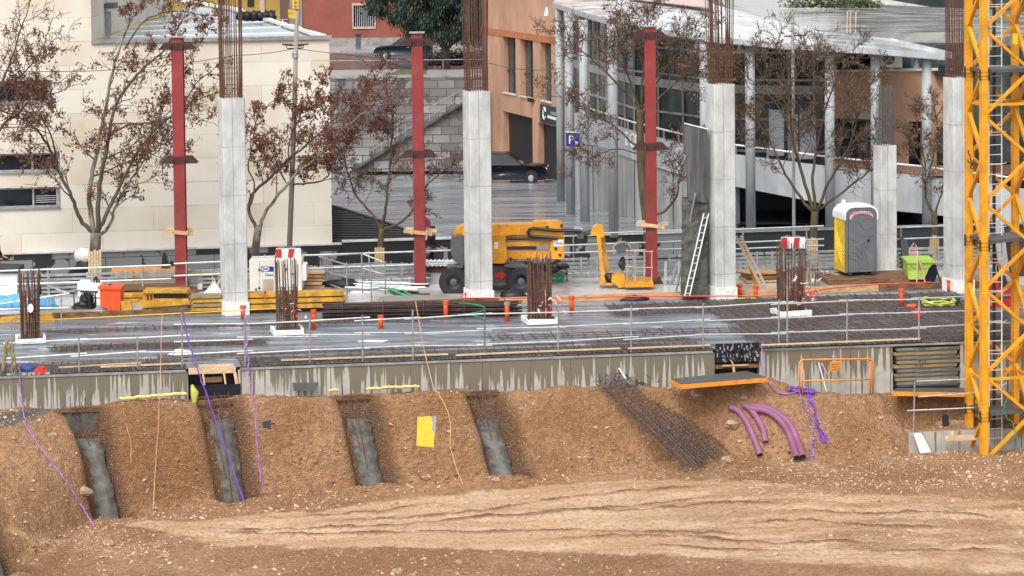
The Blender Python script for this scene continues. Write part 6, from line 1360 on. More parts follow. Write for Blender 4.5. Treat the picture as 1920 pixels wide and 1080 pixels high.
# --- buildings across the road
rbq = thing('red_building', 'red rendered building with barred window across the road', 'building', P(630, 90, 196))
x0_, x1_ = P(570, 80, 196).x, P(800, 80, 196).x; A_, B_ = V((x0_, 196, 0)), V((x1_+14, 196, 0))
hz_ = P(680, 52, 196).z, P(680, 8, 196).z; sx0 = P(663, 30, 196).x-x0_; sx1 = P(702, 30, 196).x-x0_
bd = B(); pw = wallgrid(bd, A_, B_, 2.25, 13, [(sx0, sx1, *hz_)], .3); bd.obj('wall', 'red_render', rbq)
bd = B(); bd.prism([A_+V((-.02, -.06, 2.2)), B_+V((0, -.06, 2.2)), B_+V((0, -.06, 2.85)), A_+V((-.02, -.06, 2.85))], (0, .055, 0)); bd.obj('skirting', 'concrete_dark', rbq)
bd = B(); g_ = pw; bd.quad(g_(sx0, hz_[0], .25), g_(sx1, hz_[0], .25), g_(sx1, hz_[1], .25), g_(sx0, hz_[1], .25)); wn_ = bd.obj('window', 'glass', rbq)
bd = B()
for a, c_ in (((sx0-.1, hz_[0]), (sx1+.1, hz_[0])), ((sx0-.1, hz_[1]), (sx1+.1, hz_[1])), ((sx0-.05, hz_[0]), (sx0-.05, hz_[1])), ((sx1+.05, hz_[0]), (sx1+.05, hz_[1]))): bd.bar(g_(*a, -.03), g_(*c_, -.03), .1, .16)
bd.obj('surround', 'surround', wn_)
bd = B()
for k in range(1, 11): s = sx0+(sx1-sx0)*k/11; bd.bar(g_(s, hz_[0], .05), g_(s, hz_[1], .05), .035, .035)
bd.obj('window_bars', 'parapet', wn_)
bb_ = thing('brown_building', 'shaded brown building side with two pale framed doors up the street', 'building', P(550, 60, 205))
C0, C1 = V((x0_-.02, 196.1, 0)), P(525, 40, 216); bd = B(); C1.z = 0; Lc = (C1-C0).length
bd.quad(C0+V((0, 0, 2)), C0+V((0, 0, 13)), C1+V((0, 0, 13)), C1+V((0, 0, 2))); bd.obj('wall', 'brown_render', bb_)
tC = (C1-C0)/Lc; nC = V((-tC.y, tC.x, 0)); nC = nC if nC.y < 0 else -nC
for px in (563, 547):
    u = min([k/200*Lc for k in range(200)], key=lambda u: abs((lambda p: 960+F*(p.x/p.y))(C0+tC*u)-px)); p = C0+tC*u
    for nm, w, mm, off in (('door_surround', 1.5, 'surround', .04), ('door', 1.0, 'concrete_dark', .08)):
        bd = B(); h_ = 2.35 if nm == 'door_surround' else 2.2; bd.prism([p+tC*(-w)+nC*off+V((0, 0, 2.5)), p+tC*w+nC*off+V((0, 0, 2.5)), p+tC*w+nC*off+V((0, 0, 2.5+h_+1.6)), p+tC*(-w)+nC*off+V((0, 0, 2.5+h_+1.6))], -nC*.035); bd.obj(nm, mm, bb_)
ob = thing('ochre_building', 'ochre yellow building at the end of the street behind the roof', 'building', P(460, 60, 224))
bd = B(); bd.box((P(455, 0, 224).x-6, 225.5, 7.5), (22, 3, 11)); bd.obj('wall', 'ochre_render', ob)
for px in (470, 415): bd = B(); bd.extr([(px-6, -20), (px+6, -20), (px+6, 12), (px-6, 12)], 223.9, .1); bd.obj('window', 'glass', ob)
bd = B(); bd.extr([(487, -20), (496, -20), (496, 40), (487, 40)], 223.8, .2); bd.obj('pilaster', 'surround', ob)
def signpost(nm, lb, loc, parts, ptop, m='dark'):
    t_ = thing(nm, lb, 'sign', loc); bd = B(); bd.tube([V(loc), ptop], .05, 8); bd.obj('post', m, t_); return t_
yp = 176.; sgp = signpost('yellow_sign', 'two small yellow signs on one post in front of the red building', (P(557, 60, yp).x, yp, ZR), None, P(557, -10, yp))
bd = B(); bd.extr([(547, -10), (560, -10), (560, 17), (549, 17)], yp-.1, .05); s1 = bd.obj('upper_plate', 'yellow_board', sgp)
for py in (4, 12): bd = B(); bd.lathe(P(554, py, yp-.13), [(.05, 0), (.11, 0), (.11, .02)], 12, 'Y'); bd.obj('ring_mark', 'form_dirty', s1)
bd = B(); bd.extr([(540, 18), (554, 19), (554, 35), (541, 33)], yp-.1, .05); s2 = bd.obj('lower_plate', 'yellow_board', sgp); bd = B(); bd.extr([(541, 24), (549, 25), (549, 26.5), (541, 25.5)], yp-.12, .015); bd.obj('dark_line', 'form_dirty', s2)
cab = thing('street_cabinet', 'grey street cabinet on the pavement below the red wall', 'cabinet', P(670, 92, 189.2)); bd = B(); bd.extr([(667, 66), (676, 66), (676, 92), (667, 92)], 189, .5); bd.obj('body', 'lift_grey', cab); bd = B(); bd.extr([(666, 64), (677, 64), (677, 66), (666, 66)], 188.9, .7); bd.obj('top', 'dark', cab)
# ================================================================ CARS
def car(nm, lb, loc, rz, L, H, W_, bm, suv=True):
    t_ = thing(nm, lb, 'car', loc); o = V(loc); hl = L/2; gz = .22; zb_ = H*.60
    lo = [(-hl+.03, gz+.15), (-hl+.1, gz), (hl-.12, gz), (hl-.02, gz+.18), (hl, zb_*.72), (hl-.08, zb_*.88), (hl-.35, zb_*.97), (hl*.38, zb_+.06), (-hl*.9, zb_+.07), (-hl+.02, zb_*.9)]
    rows = [(W_/2-.10, .96), (W_/2-.0, 1.0)]; bd = B(); n_ = len(lo)
    ring = [[o+V((x*s_, y, z)) for x, z in lo] for y, s_ in ((-W_/2+.1, .97), (-W_/2, .985), (-W_/2, .985), (W_/2, .985), (W_/2-.1, .97))][:0]
    vs = []
    for y, s_, zs_ in ((-W_/2+.08, .965, .985), (-W_/2, .99, .97), (-W_/2+.04, 1, 1), (0, 1.02, 1.02), (W_/2-.04, 1, 1), (W_/2, .99, .97), (W_/2-.08, .965, .985)): pass
    prof = [(-W_/2, .975, .975), (-W_/2+.07, .995, 1.0), (0, 1.01, 1.015), (W_/2-.07, .995, 1.0), (W_/2, .975, .975)]
    vs = [o+V((x*s_, y, gz+(z-gz)*zs_)) for y, s_, zs_ in prof for x, z in lo]
    bd.add(vs, [(i*n_+j, i*n_+(j+1) % n_, (i+1)*n_+(j+1) % n_, (i+1)*n_+j) for i in range(4) for j in range(n_)]+[tuple(range(n_)), tuple(range(5*n_-1, 4*n_-1, -1))]); body = bd.obj('body', bm, t_, True)
    b0, b1, r0, r1 = -hl*.90, hl*.42, -hl*.72, hl*.06; yb2, yr = W_/2-.09, W_/2-.25
    bd = B(); bd.hexa([o+V(p) for p in ((b0, -yb2, zb_+.03), (b1, -yb2, zb_+.03), (b1, yb2, zb_+.03), (b0, yb2, zb_+.03), (r0, -yr, H-.04), (r1, -yr, H-.04), (r1, yr, H-.04), (r0, yr, H-.04))]); bd.obj('window', 'glass', t_)
    bd = B(); bd.hexa([o+V(p) for p in ((r0-.05, -yr-.02, H-.05), (r1+.06, -yr-.02, H-.05), (r1+.06, yr+.02, H-.05), (r0-.05, yr+.02, H-.05), (r0+.1, -yr+.1, H), (r1-.1, -yr+.1, H), (r1-.1, yr-.1, H), (r0+.1, yr-.1, H))]); bd.obj('roof', bm, t_)
    for s_ in (-1, 1):
        for (xa, xb) in ((b1, r1), (-.12*hl, -.16*hl), (b0, r0), (-.52*hl, -.5*hl)):
            bd = B(); bd.bar(o+V((xa, s_*(yb2+.01), zb_+.03)), o+V((xb, s_*(yr+.01), H-.05)), .07, .03); bd.obj('pillar', bm, t_)
    wr = .345 if suv else .31
    for sx_ in (-.60, .60):
        for s_ in (-1, 1):
            c_ = o+V((sx_*hl, s_*(W_/2-.10), wr)); bd = B(); bd.lathe(c_, [(wr*.6, -.11), (wr*.95, -.115), (wr, -.08), (wr, .08), (wr*.95, .115), (wr*.6, .11)], 20, 'Y', False); wl_ = bd.obj('wheel', 'rubber', t_, True)
            bd = B(); bd.lathe(c_, [(.03, s_*.105), (wr*.2, s_*.115), (wr*.62, s_*.09), (wr*.62, 0), (.03, 0)], 10, 'Y'); bd.obj('rim', 'silver', wl_)
            bd = B(); bd.lathe(c_+V((0, s_*.005, .02)), [(wr+.0, -.112), (wr+.07, -.112), (wr+.07, .112), (wr, .112)], 20, 'Y', False); bd.obj('wheel_arch', 'black', t_)
    for s_ in (-1, 1):
        bd = B(); bd.blob(o+V((hl-.16, s_*(W_/2-.22), zb_*.82)), (.16, .19, .08), 8, 5, 0); bd.obj('headlight', 'lamp_glass', t_, True)
        bd = B(); bd.blob(o+V((hl*.36, s_*(W_/2+.08), zb_+.08)), (.07, .1, .06), 8, 5, 0); bd.obj('mirror', bm, t_, True)
        bd = B(); bd.box(o+V((-.16*hl, s_*(W_/2+.002), zb_*.92)), (.2, .02, .03)); bd.obj('handle', 'silver' if not suv else 'dark', t_)
        bd = B(); bd.box(o+V((-hl+.06, s_*(W_/2-.2), zb_*.86)), (.06, .28, .14)); bd.obj('tail_light', 'red', t_)
    bd = B(); bd.box(o+V((hl-.02, 0, gz+.22)), (.1, W_*.6, .16), bev=.03); bd.obj('grille', 'black', t_)
    t_.rotation_euler = (0, 0, rz); return t_
p = P(951, 343, 146); car('parked_suv', 'black estate car parked by the orange brick wall', (p.x, 146, ZPL(146)), R(-4), 4.55, 1.66, 1.85, 'navy_black')
p = P(757, 108, 180); car('hatchback', 'dark blue hatchback on the road above the block wall', (p.x, 180, ZR), R(180), 4.0, 1.5, 1.72, 'car_blue', False)
p = P(514, 60, 212); car('silver_car', 'silver car whose roof shows above the stone building roof', (p.x, 210, ZR), R(170), 4.2, 1.5, 1.75, 'silver', False)
# ================================================================ BRICK BUILDING WITH CANOPY
bk_ = thing('brick_building', 'orange brick building with round grey columns under a curved canopy', 'building', P(1100, 400, 110))
wA, wB = V((P(905, 200, 160).x, 160.5, 0)), V((P(1056, 200, 146).x, 146, 0))
pa = lambda px, py: PV(px, py, wA, wB)
def ra(x0, x1, y0, y1): a, c_ = pa(x0, y1), pa(x1, y0); return (along(wA, wB, a), along(wA, wB, c_), a.z, c_.z)
h3 = [ra(944, 966, 71, 172), ra(976, 999, 78, 180), ra(1014, 1033, 86, 184)]; zl_, zh_ = min(h[2] for h in h3), max(h[3] for h in h3)
h3 = [(h[0], h[1], zl_, zh_) for h in h3]; dz_ = ra(946, 1000, 215, 340)
hd_ = [(along(wA, wB, pa(945, 300)), along(wA, wB, pa(999, 300)), -4.2, pa(960, 212).z), (along(wA, wB, pa(1010, 300)), along(wA, wB, pa(1044, 300)), -4.2, pa(1020, 232).z)]
bd = B(); pt = wallgrid(bd, wA, wB, -4.3, 14, h3+hd_, .38); bd.obj('wall', 'orange_brick', bk_)
bd = B(); tA = (wB-wA).normalized()
bd.prism([pt(0, pa(930, 62).z-.12, -.05), pt((wB-wA).length*.93, pa(930, 62).z-.12, -.05), pt((wB-wA).length*.93, pa(930, 62).z+.25, -.05), pt(0, pa(930, 62).z+.25, -.05)], V((.03, .03, 0))); bd.obj('trim_band', 'orange_trim', bk_)
for h in h3:
    bd = B(); bd.quad(pt(h[0], h[2], .32), pt(h[1], h[2], .32), pt(h[1], h[3], .32), pt(h[0], h[3], .32)); w_ = bd.obj('window', 'glass_green', bk_)
    bd = B(); bd.bar(pt(h[0], h[2]+.0, -.02), pt(h[1], h[2]+.0, -.02), .14, .08); bd.obj('sill', 'concrete', w_)
    bd = B(); bd.bar(pt((h[0]+h[1])/2, h[2], .28), pt((h[0]+h[1])/2, h[3], .28), .08, .08); bd.bar(pt(h[0], h[2]+1.3, .28), pt(h[1], h[2]+1.3, .28), .08, .08); bd.obj('frame', 'slat', w_)
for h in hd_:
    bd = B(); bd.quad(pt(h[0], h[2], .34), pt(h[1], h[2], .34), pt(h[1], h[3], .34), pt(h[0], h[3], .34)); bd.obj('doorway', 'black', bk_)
bd = B(); q0, q1 = pa(1017, 214), pa(1050, 220)
bd.prism([pa(1015, 195)+V((-.08, -.12, 0)), pa(1052, 203)+V((-.08, -.12, 0)), pa(1052, 236)+V((-.08, -.12, 0)), pa(1015, 228)+V((-.08, -.12, 0))], V((.06, .09, 0))); sg_ = bd.obj('shop_sign', 'dark_sign', bk_)
bd = B(); bd.tube([pa(1024.5+2.2*math.cos(a), 212+11*math.sin(a))+V((-.12, -.16, 0)) for a in np.linspace(.6, 6.0, 14)], .045, 5); bd.obj('ring_mark', 'white_paint', sg_)
bd = B(); bd.bar(pa(1031, 218)+V((-.12, -.16, 0)), pa(1048, 223)+V((-.12, -.16, 0)), .03, .16); bd.obj('text_bar', 'white_paint', sg_)
bd = B(); bd.bar(pa(1037, 211)+V((-.12, -.16, 0)), pa(1046, 213.5)+V((-.12, -.16, 0)), .03, .18); bd.obj('text_bar', 'galv', sg_)
bd = B(); bd.bar(pa(995, 186)+V((-.1, -.15, 0)), pa(1001, 188)+V((-.1, -.15, 0)), .2, .2); bd.obj('camera_box', 'black', bk_)
# parapet walkway
PB = [(1070, 193, 123), (1077, 195, 122), (1190, 230, 110), (1302, 257, 105), (1380, 272, 103.4), (1560, 295, 102.6), (1727, 312, 102.4), (1990, 345, 102.8)]
BOT = [255, 262, 300, 336, 350, 385, 400, 430]
top = [P(*q) for q in PB]; bot = [P(q[0], y, q[2]) for q, y in zip(PB, BOT)]
bd = B()
for k in range(len(top)-1):
    a, c_ = top[k]-V((0, 0, .38)), top[k+1]-V((0, 0, .38)); d_, e_ = bot[k], bot[k+1]; th_ = V((.05, .18, 0)); bd.hexa([d_, e_, e_+th_, d_+th_, a, c_, c_+th_, a+th_])
bd.obj('walkway_parapet', 'parapet', bk_)
bd = B(); bd.tube([p+V((0, .05, 0)) for p in top], .04, 6); tr_ = bd.obj('top_rail', 'white_paint', bk_)
for k in range(1, len(top)-1):
    nP = max(2, int((top[k+1]-top[k]).length/1.15))
    for j in range(nP): p = top[k].lerp(top[k+1], j/nP); bd = B(); bd.bar(p+V((0, .05, 0)), p+V((0, .12, -.4)), .07, .03); bd.obj('rail_bracket', 'galv', tr_)
bd = B()
for k in range(len(top)-1):
    a, c_ = bot[k]+V((0, .1, .02)), bot[k+1]+V((0, .1, .02)); bd.hexa([a, c_, c_+V((.8, 5.5, 0)), a+V((1.5, 5.5, 0)), a+V((0, 0, .25)), c_+V((0, 0, .25)), c_+V((.8, 5.5, .25)), a+V((1.5, 5.5, .25))])
bd.obj('walkway_slab', 'concrete_dark', bk_)
for o0, u, ch in ((1178, 262, 'D'), (1187, 265, 'O'), (1196, 268, 'M')):
    Yx = np.interp(o0, [1077, 1190, 1302], [122, 110, 105])-.06; dd = (top[3]-top[2]).normalized(); text(ch, .85, 'lettering', 'white_paint', bk_, P(o0, u, Yx), V((dd.x, dd.y, 0)), (0, 0, 1), .02)
# walls below
bd = B(); lowp = [GPz(q[0], 440) for q in PB]
for k in range(0, 4):
    a, c_ = bot[k]+V((0, .25, 0)), bot[k+1]+V((0, .25, 0)); bd.hexa([V((a.x, a.y, -3)), V((c_.x, c_.y, -3)), V((c_.x+.2, c_.y+.4, -3)), V((a.x+.2, a.y+.4, -3)), a, c_, c_+V((.2, .4, 0)), a+V((.2, .4, 0))])
bd.obj('ramp_wall', 'render_wall', bk_)
bd = B()
for k in range(1, 4):
    for u in (.0, .33, .66): p = bot[k].lerp(bot[k+1], u)+V((-.01, .225, 0)); bd.bar(V((p.x, p.y, -2.5)), p, .03, .02)
bd.obj('wall_joint', 'dark', bk_)['kind'] = 'stuff'
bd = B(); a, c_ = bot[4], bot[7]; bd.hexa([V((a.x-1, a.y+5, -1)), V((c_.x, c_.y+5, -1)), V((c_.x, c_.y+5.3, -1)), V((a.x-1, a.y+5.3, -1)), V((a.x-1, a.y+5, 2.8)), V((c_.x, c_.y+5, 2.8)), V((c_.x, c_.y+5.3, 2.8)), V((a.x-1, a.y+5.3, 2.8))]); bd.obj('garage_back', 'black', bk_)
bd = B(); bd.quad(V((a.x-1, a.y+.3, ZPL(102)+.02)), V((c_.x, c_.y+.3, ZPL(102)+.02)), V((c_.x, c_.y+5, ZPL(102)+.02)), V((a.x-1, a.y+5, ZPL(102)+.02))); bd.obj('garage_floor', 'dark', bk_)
# glass wall and orange wall
GF = [V((P(px, 200, y).x, y, 0)) for px, y in ((1062, 128), (1190, 114), (1330, 108.5), (1480, 107), (1575, 106.8))]
GZ = [7.75, 7.7, 7.25, 6.95, 6.75]
bd = B(); fr = B()
for k in range(4):
    a, c_ = GF[k], GF[k+1]; z0, z1, z1b = 1.8, GZ[k], GZ[k+1]; bd.quad(a+V((0, 0, z0)), c_+V((0, 0, z0)), c_+V((0, 0, z1b)), a+V((0, 0, z1)))
    nP = max(2, int((c_-a).length/1.6))
    for j in range(nP): p = a.lerp(c_, j/nP)-V((.03, .08, 0)); fr.bar(p+V((0, 0, z0)), p+V((0, 0, min(z1, z1b))), .09, .09)
    for z in (2.6, 3.9, 5.1, 5.5, 6.6): fr.bar(a+V((-.03, -.07, z)), c_+V((-.03, -.07, z)), .07, .09 if z != 5.1 else .35)
gl_ = bd.obj('curtain_wall', 'glass_green', bk_); fr.obj('mullions', 'render_wall', gl_)['kind'] = 'stuff'
for k, (x0, x1, y0, y1) in enumerate(((1442, 1470, 205, 292), (1478, 1496, 212, 296), (1500, 1530, 216, 298))):
    bd = B(); bd.extr([(x0, y0), (x1, y0+3), (x1, y1), (x0, y1)], 105.9, .1); bd.obj('white_panel', 'parapet', bk_)
OA, OB = V((P(1560, 200, 106).x, 106.4, 0)), V((P(1990, 200, 106.5).x, 106.9, 0)); po = lambda px, py: PV(px, py, OA, OB)
zo = po(1700, 133).z; so_ = lambda px: along(OA, OB, po(px, 200))
hs_ = [(so_(1704), so_(1728), 2.0, po(1715, 228).z), (so_(1756), so_(1790), 2.0, po(1770, 238).z), (so_(1862), so_(1905), 2.0, po(1880, 262).z)]
bd = B(); pt3 = wallgrid(bd, OA, OB, 1.6, zo, hs_, .4); bd.obj('wall', 'orange_brick', bk_)
bd = B(); bd.bar(OA+V((0, .1, zo+.04)), OB+V((0, .1, zo+.04)), .5, .08); bd.obj('wall_coping', 'concrete', bk_)
for h in hs_: bd = B(); bd.quad(pt3(h[0], h[2], .35), pt3(h[1], h[2], .35), pt3(h[1], h[3], .35), pt3(h[0], h[3], .35)); bd.obj('door', 'glass', bk_)
bd = B(); bd.extr([(1600, 210), (1655, 214), (1655, 226), (1600, 222)], 105.6, .7); bd.obj('awning', 'render_wall', bk_)
bd = B(); bd.extr([(1604, 228), (1650, 228), (1650, 300), (1604, 300)], 106.2, .1); bd.obj('shop_window', 'glass', bk_)
bd = B(); bd.extr([(1562, 222), (1604, 222), (1604, 300), (1562, 300)], 106.25, .1); bd.obj('shop_window', 'glass', bk_)
# canopy and upper roof
fe = [P(1036, 5, 126), P(1112, 28, 112), P(1180, 46, 104), P(1330, 68, 101.5), P(1480, 82, 101.3), P(1640, 91, 101.3), P(1782, 103, 101.5)]
be = [G(1075, -40, 8.1), G(1125, -34, 8.1), G(1190, -24, 8.05), G(1330, 6, 7.75), G(1480, 46, 7.4), G(1640, 64, 7.12), G(1784, 97, 6.95)]
bd = B(); n_ = len(fe); dn = V((0, 0, -.24)); vs = fe+be+[p+dn for p in fe]+[p+dn for p in be]
bd.add(vs, [(k, k+1, n_+k+1, n_+k) for k in range(n_-1)]+[(2*n_+k, 3*n_+k, 3*n_+k+1, 2*n_+k+1) for k in range(n_-1)]+[(k, 2*n_+k, 2*n_+k+1, k+1) for k in range(n_-1)]+[(n_+k, n_+k+1, 3*n_+k+1, 3*n_+k) for k in range(n_-1)]+[(0, n_, 3*n_, 2*n_), (n_-1, 3*n_-1, 4*n_-1, 2*n_-1)])
cn = bd.obj('canopy', 'roof_wet', bk_)
ff = B()
for k in range(n_-1): ff.bar(fe[k]+V((0, -.03, -.10)), fe[k+1]+V((0, -.03, -.10)), .05, .22)
ff.obj('canopy_edge', 'parapet', cn)
bd = B(); a = [G(1176, -2, 8.12), G(1335, 16, 7.9), G(1335, 4, 7.9), G(1190, -10, 8.12)]; bd.prism(a, (0, 0, .05)); bd.obj('roof_glow', 'glow_pink', cn)  # pinkish glow on the wet roof, painted as a thin strip
bd = B(); ur = [G(1385, 30, 7.6), G(1480, 54, 7.3), G(1600, 60, 7.3), G(1780, 62, 7.3), G(1990, 72, 7.3), G(1990, 24, 7.3), G(1500, 2, 7.6), G(1330, -14, 7.6)]; bd.prism(ur, (0, 0, -.4)); bd.obj('upper_roof', 'roof_dirty', bk_)
bd = B(); a, c_ = G(1470, 56, 7.3), G(1990, 74, 7.3); bd.prism([a+V((0, 1.2, -.42)), c_+V((0, 1.2, -.42)), c_+V((0, 1.2, -5)), a+V((0, 1.2, -5))], (0, .2, 0)); bd.obj('upper_glass', 'glass_green', bk_)
bd = B()
for k in range(9): p = a.lerp(c_, k/8)+V((0, 1.15, 0)); bd.bar(p+V((0, 0, -.42)), p+V((0, 0, -5)), .08, .06)
bd.obj('upper_mullions', 'lift_grey', bk_)['kind'] = 'stuff'
CPX = [(1052, 378, 15, 0), (1070, 402, 22, 0), (1097, 416, 36, 0), (1151, 442, 44, 0), (1322, 0, 70, 101.9), (1407, 0, 80, 101.9), (1556, 0, 88, 101.9), (1642, 0, 93, 101.9), (1738, 0, 104, 101.9)]
for px, pb, ptp, Y in CPX:
    q = GPz(px, pb) if pb else V((P(px, 300, Y).x, Y, ZPL(Y))); h = P(px, ptp, q.y).z; bd = B(); bd.lathe((q.x, q.y, q.z-.05), [(.19, 0), (.19, h-q.z+.02)], 16); bd.obj('column', 'pillar_grey', bk_, True)
for k, (px, py, Y) in enumerate(((1025, 13, 127), (1076, 22, 119), (1308, 70, 102.6), (1387, 80, 102.3), (1537, 92, 102.3), (1719, 108, 102.3))):
    p = P(px, py, Y); t_ = thing('hanging_lamp', 'white cone lamp hanging under the canopy, %s' % ['furthest back by the brick wall', 'beside the second grey column', 'behind the tape red post top', 'left of the bare tree crown', 'above the bare tree fork', 'nearest to the crane'][k], 'lamp', p, 'cone lamps under the canopy')
    if k == 2: t_['label'] = 'white cone lamp hanging under the canopy just left of the ladder column bars'
    bd = B(); bd.lathe(p+V((0, 0, -.42)), [(.13, 0), (.12, .1), (.05, .35), (.03, .42)], 12); bd.obj('shade', 'white_paint', t_); bd = B(); bd.tube([p, p+V((0, 0, .3))], .02, 5); bd.obj('rod', 'galv', t_)
ac = thing('air_conditioner', 'white air conditioner with round grille on top of the orange wall', 'air conditioner', po(1673, 127))
bd = B(); yA = po(1673, 127).y-.1; bd.extr([(1652, 98), (1692, 101), (1692, 127), (1652, 125)], yA, .4); bd.obj('casing', 'white_paint', ac)
bd = B(); bd.lathe(P(1666, 110, yA), [(.05, -.03), (.24, -.03), (.24, .02), (.05, .02)], 18, 'Y'); bd.obj('fan_grille', 'lift_grey', ac)
bd = B(); bd.extr([(1680, 104), (1688, 104), (1688, 106), (1680, 106)], yA-.01, .01); bd.obj('badge', 'dark', ac)
rla = thing('roof_ladder', 'short yellow brown ladder hoops standing on the canopy roof', 'ladder', G(1596, 62, 7.3))
for px in (1588, 1594, 1604): bd = B(); bd.tube([P(px, 62, 107), P(px+1, 22, 107), P(px+6, 19, 107.6)], .03, 5); bd.obj('rail', 'surround', rla)
bd = B(); bd.prism([po(1752, 140), po(1762, 122), po(1777, 124), po(1777, 142)], (0, -.5, 0)); solo(bd, 'black_cover', 'black plastic cover lying on the orange wall near the crane', 'cover', 'black')
fbd = thing('far_building', 'dark glazed building with pale edge beyond the wet roofs', 'building', P(1800, 30, 150)); bd = B(); bd.box((P(1860, 0, 150).x, 153, 6), (17, 6, 22)); bd.obj('wall', 'glass_green', fbd)
bd = B(); bd.bar(P(1636, 0, 149.5), P(1775, 24, 147.5), .3, .3); bd.bar(P(1775, 24, 147.5), P(1990, 30, 147), .3, .3); bd.obj('pale_edge', 'concrete', fbd)
for k in range(7):
    t_ = thing('roof_shrub', 'green shrub in the row growing on the wet upper roof', 'shrub', G(1490+k*24, 13, 7.6), 'shrubs on the upper roof'); c_ = G(1490+k*24, 14, 7.6); bd = B(); rnd = random.Random(k)
    for j in range(170):
        p = c_+V((rnd.gauss(0, .35), rnd.gauss(0, .3), abs(rnd.gauss(0, .25)))); a = rnd.uniform(0, 6.28); u = V((math.cos(a), math.sin(a), rnd.uniform(-.5, .8)))*.11; w = V((-math.sin(a), math.cos(a), .3))*.05; bd.add([p-u, p+w, p+u, p-w], [(0, 1, 2, 3)])
    bd.obj('foliage', 'grass', t_)
# signs on the plaza
ps = thing('parking_sign', 'blue parking sign with white P and small arrow before the grey columns', 'sign', GPz(1074, 404)); yP = GPz(1070, 402).y-.5
bd = B(); bd.extr([(1061, 248), (1087, 250), (1087, 275), (1062, 274)], yP, .08); pp_ = bd.obj('plate', 'sign_blue', ps)
bd = B(); bd.extr([(1060, 246), (1088, 248), (1088, 250), (1061, 248.5)], yP-.01, .1); bd.obj('plate_top', 'white_paint', ps)
text('P', .52, 'lettering', 'white_paint', pp_, P(1071, 263, yP-.02), (1, 0, 0), (0, 0, 1), .01)
bd = B(); bd.bar(P(1078, 264, yP-.02), P(1082, 269, yP-.02), .035, .035); bd.bar(P(1083, 265, yP-.02), P(1083, 270, yP-.02), .03, .03); bd.bar(P(1078, 270, yP-.02), P(1083.5, 270, yP-.02), .03, .03); bd.obj('arrow', 'white_paint', pp_)
bd = B(); bd.bar(P(1074, 262, yP+.08), P(1073, 262, yP+.5), .1, .1); bd.obj('bracket', 'dark', ps)
np_ = thing('no_parking_sign', 'round red and blue no parking sign behind the middle red column', 'sign', V((P(795, 420, 95.5).x, 95.5, ZP)))
c_ = P(795, 420, 95.5); bd = B(); bd.lathe(c_, [(.16, -.02), (.25, -.02), (.25, .01), (.16, .01)], 22, 'Y', False); bd.obj('ring', 'red', np_); bd = B(); bd.lathe(c_, [(.0, -.012), (.165, -.012), (.165, .01)], 20, 'Y'); bd.obj('disc', 'sign_blue', np_)
bd = B(); bd.bar(c_+V((-.11, -.025, .11)), c_+V((.11, -.025, -.11)), .05, .01); bd.obj('slash', 'red', np_); bd = B(); bd.tube([V((c_.x, 95.53, ZP)), V((c_.x, 95.53, c_.z+.2))], .03, 6); bd.obj('post', 'galv', np_)
# leaning wooden utility pole and wires
yU = 93.4; up0, up1 = P(541, 512, yU), P(557, 20, yU); ut = thing('utility_pole', 'slightly leaning grey wooden pole with two lamp arms before the stone building', 'pole', V((up0.x, up0.y, up0.z)))
bd = B(); bd.tube([up0, up0.lerp(up1, .5)+V((.02, 0, 0)), up1], [.10, .09, .075], 10); bd.obj('pole', 'pole_wood', ut, True)
for s_ in (-1, 1):
    bd = B(); c_ = P(554, 91, yU); bd.tube([c_, c_+V((s_*.28, 0, .0)), c_+V((s_*.36, 0, .12)), c_+V((s_*.02, 0, .1))] if s_ < 0 else [c_, c_+V((.25, 0, .02)), c_+V((.32, 0, .12)), c_+V((.1, 0, .08))], .025, 5); arm = bd.obj('arm', 'dark', ut)
    bd = B(); bd.bar(c_+V((s_*.1, 0, .13)), c_+V((s_*.46, 0, .15)), .1, .05); bd.obj('lamp_head', 'dark_red', arm)
bd = B(); c_ = P(553.5, 105, yU); bd.lathe(c_-V((0, 0, .08)), [(.10, 0), (.11, .02), (.11, .2), (.10, .22)], 10); bd.obj('band', 'galv', ut)
def wire(pts, lb): bd = B(); bd.tube(pts, .011, 4); return solo(bd, 'overhead_wire', lb, 'wire', 'dark', 'overhead wires')
def cat(a, b_, s, n_=12): return [a.lerp(b_, k/n_)-V((0, 0, s*4*(k/n_)*(1-k/n_))) for k in range(n_+1)]
wire(cat(P(554, 91, yU), P(440, 104, yU-.2), .05)+cat(P(440, 104, yU-.2), P(-60, 128, yU-1.5), .3)[1:], 'thin wire running left from the wooden pole'); wire(cat(P(554, 91, yU), P(920, 119, 106), .12)+cat(P(920, 119, 106), P(1060, 126, 124), .2)[1:], 'thin wire running right from the wooden pole')
pl2 = thing('lamp_post', 'thin pale lamp post behind the bare tree left of the toilet', 'post', V((P(1488, 300, 97).x, 97, ZP))); bd = B(); bd.tube([V((P(1488, 300, 97).x, 97, ZP)), P(1486, 22, 97)], .06, 8); bd.obj('pole', 'olive_pale' if 0 else 'render_wall', pl2); bd = B(); bd.bar(P(1470, 68, 97), P(1512, 66, 97), .06, .05); bd.obj('cross_arm', 'dark_red', pl2)
dpst = thing('street_lamp', 'dark lamp post standing before the evergreen by the road', 'lamp post', V((P(799, 130, 166).x, 166, ZR))); bd = B(); bd.tube([V((P(799, 130, 166).x, 166, ZR+.12)), P(797, -30, 166)], .09, 8); bd.obj('pole', 'dark', dpst); bd = B(); bd.blob(P(798, 44, 165.8), (.12, .1, .1), 8, 5, 0); bd.obj('lamp', 'lamp_glass', dpst)
rlr = thing('road_railing', 'thin railing along the pavement above the block wall', 'railing', V((0, 162, ZR)))
bd = B(); bd.tube([V((-16, 162, ZR+1.0)), V((4, 162, ZR+1.0))], .03, 5); bd.obj('rail', 'concrete_dark', rlr)
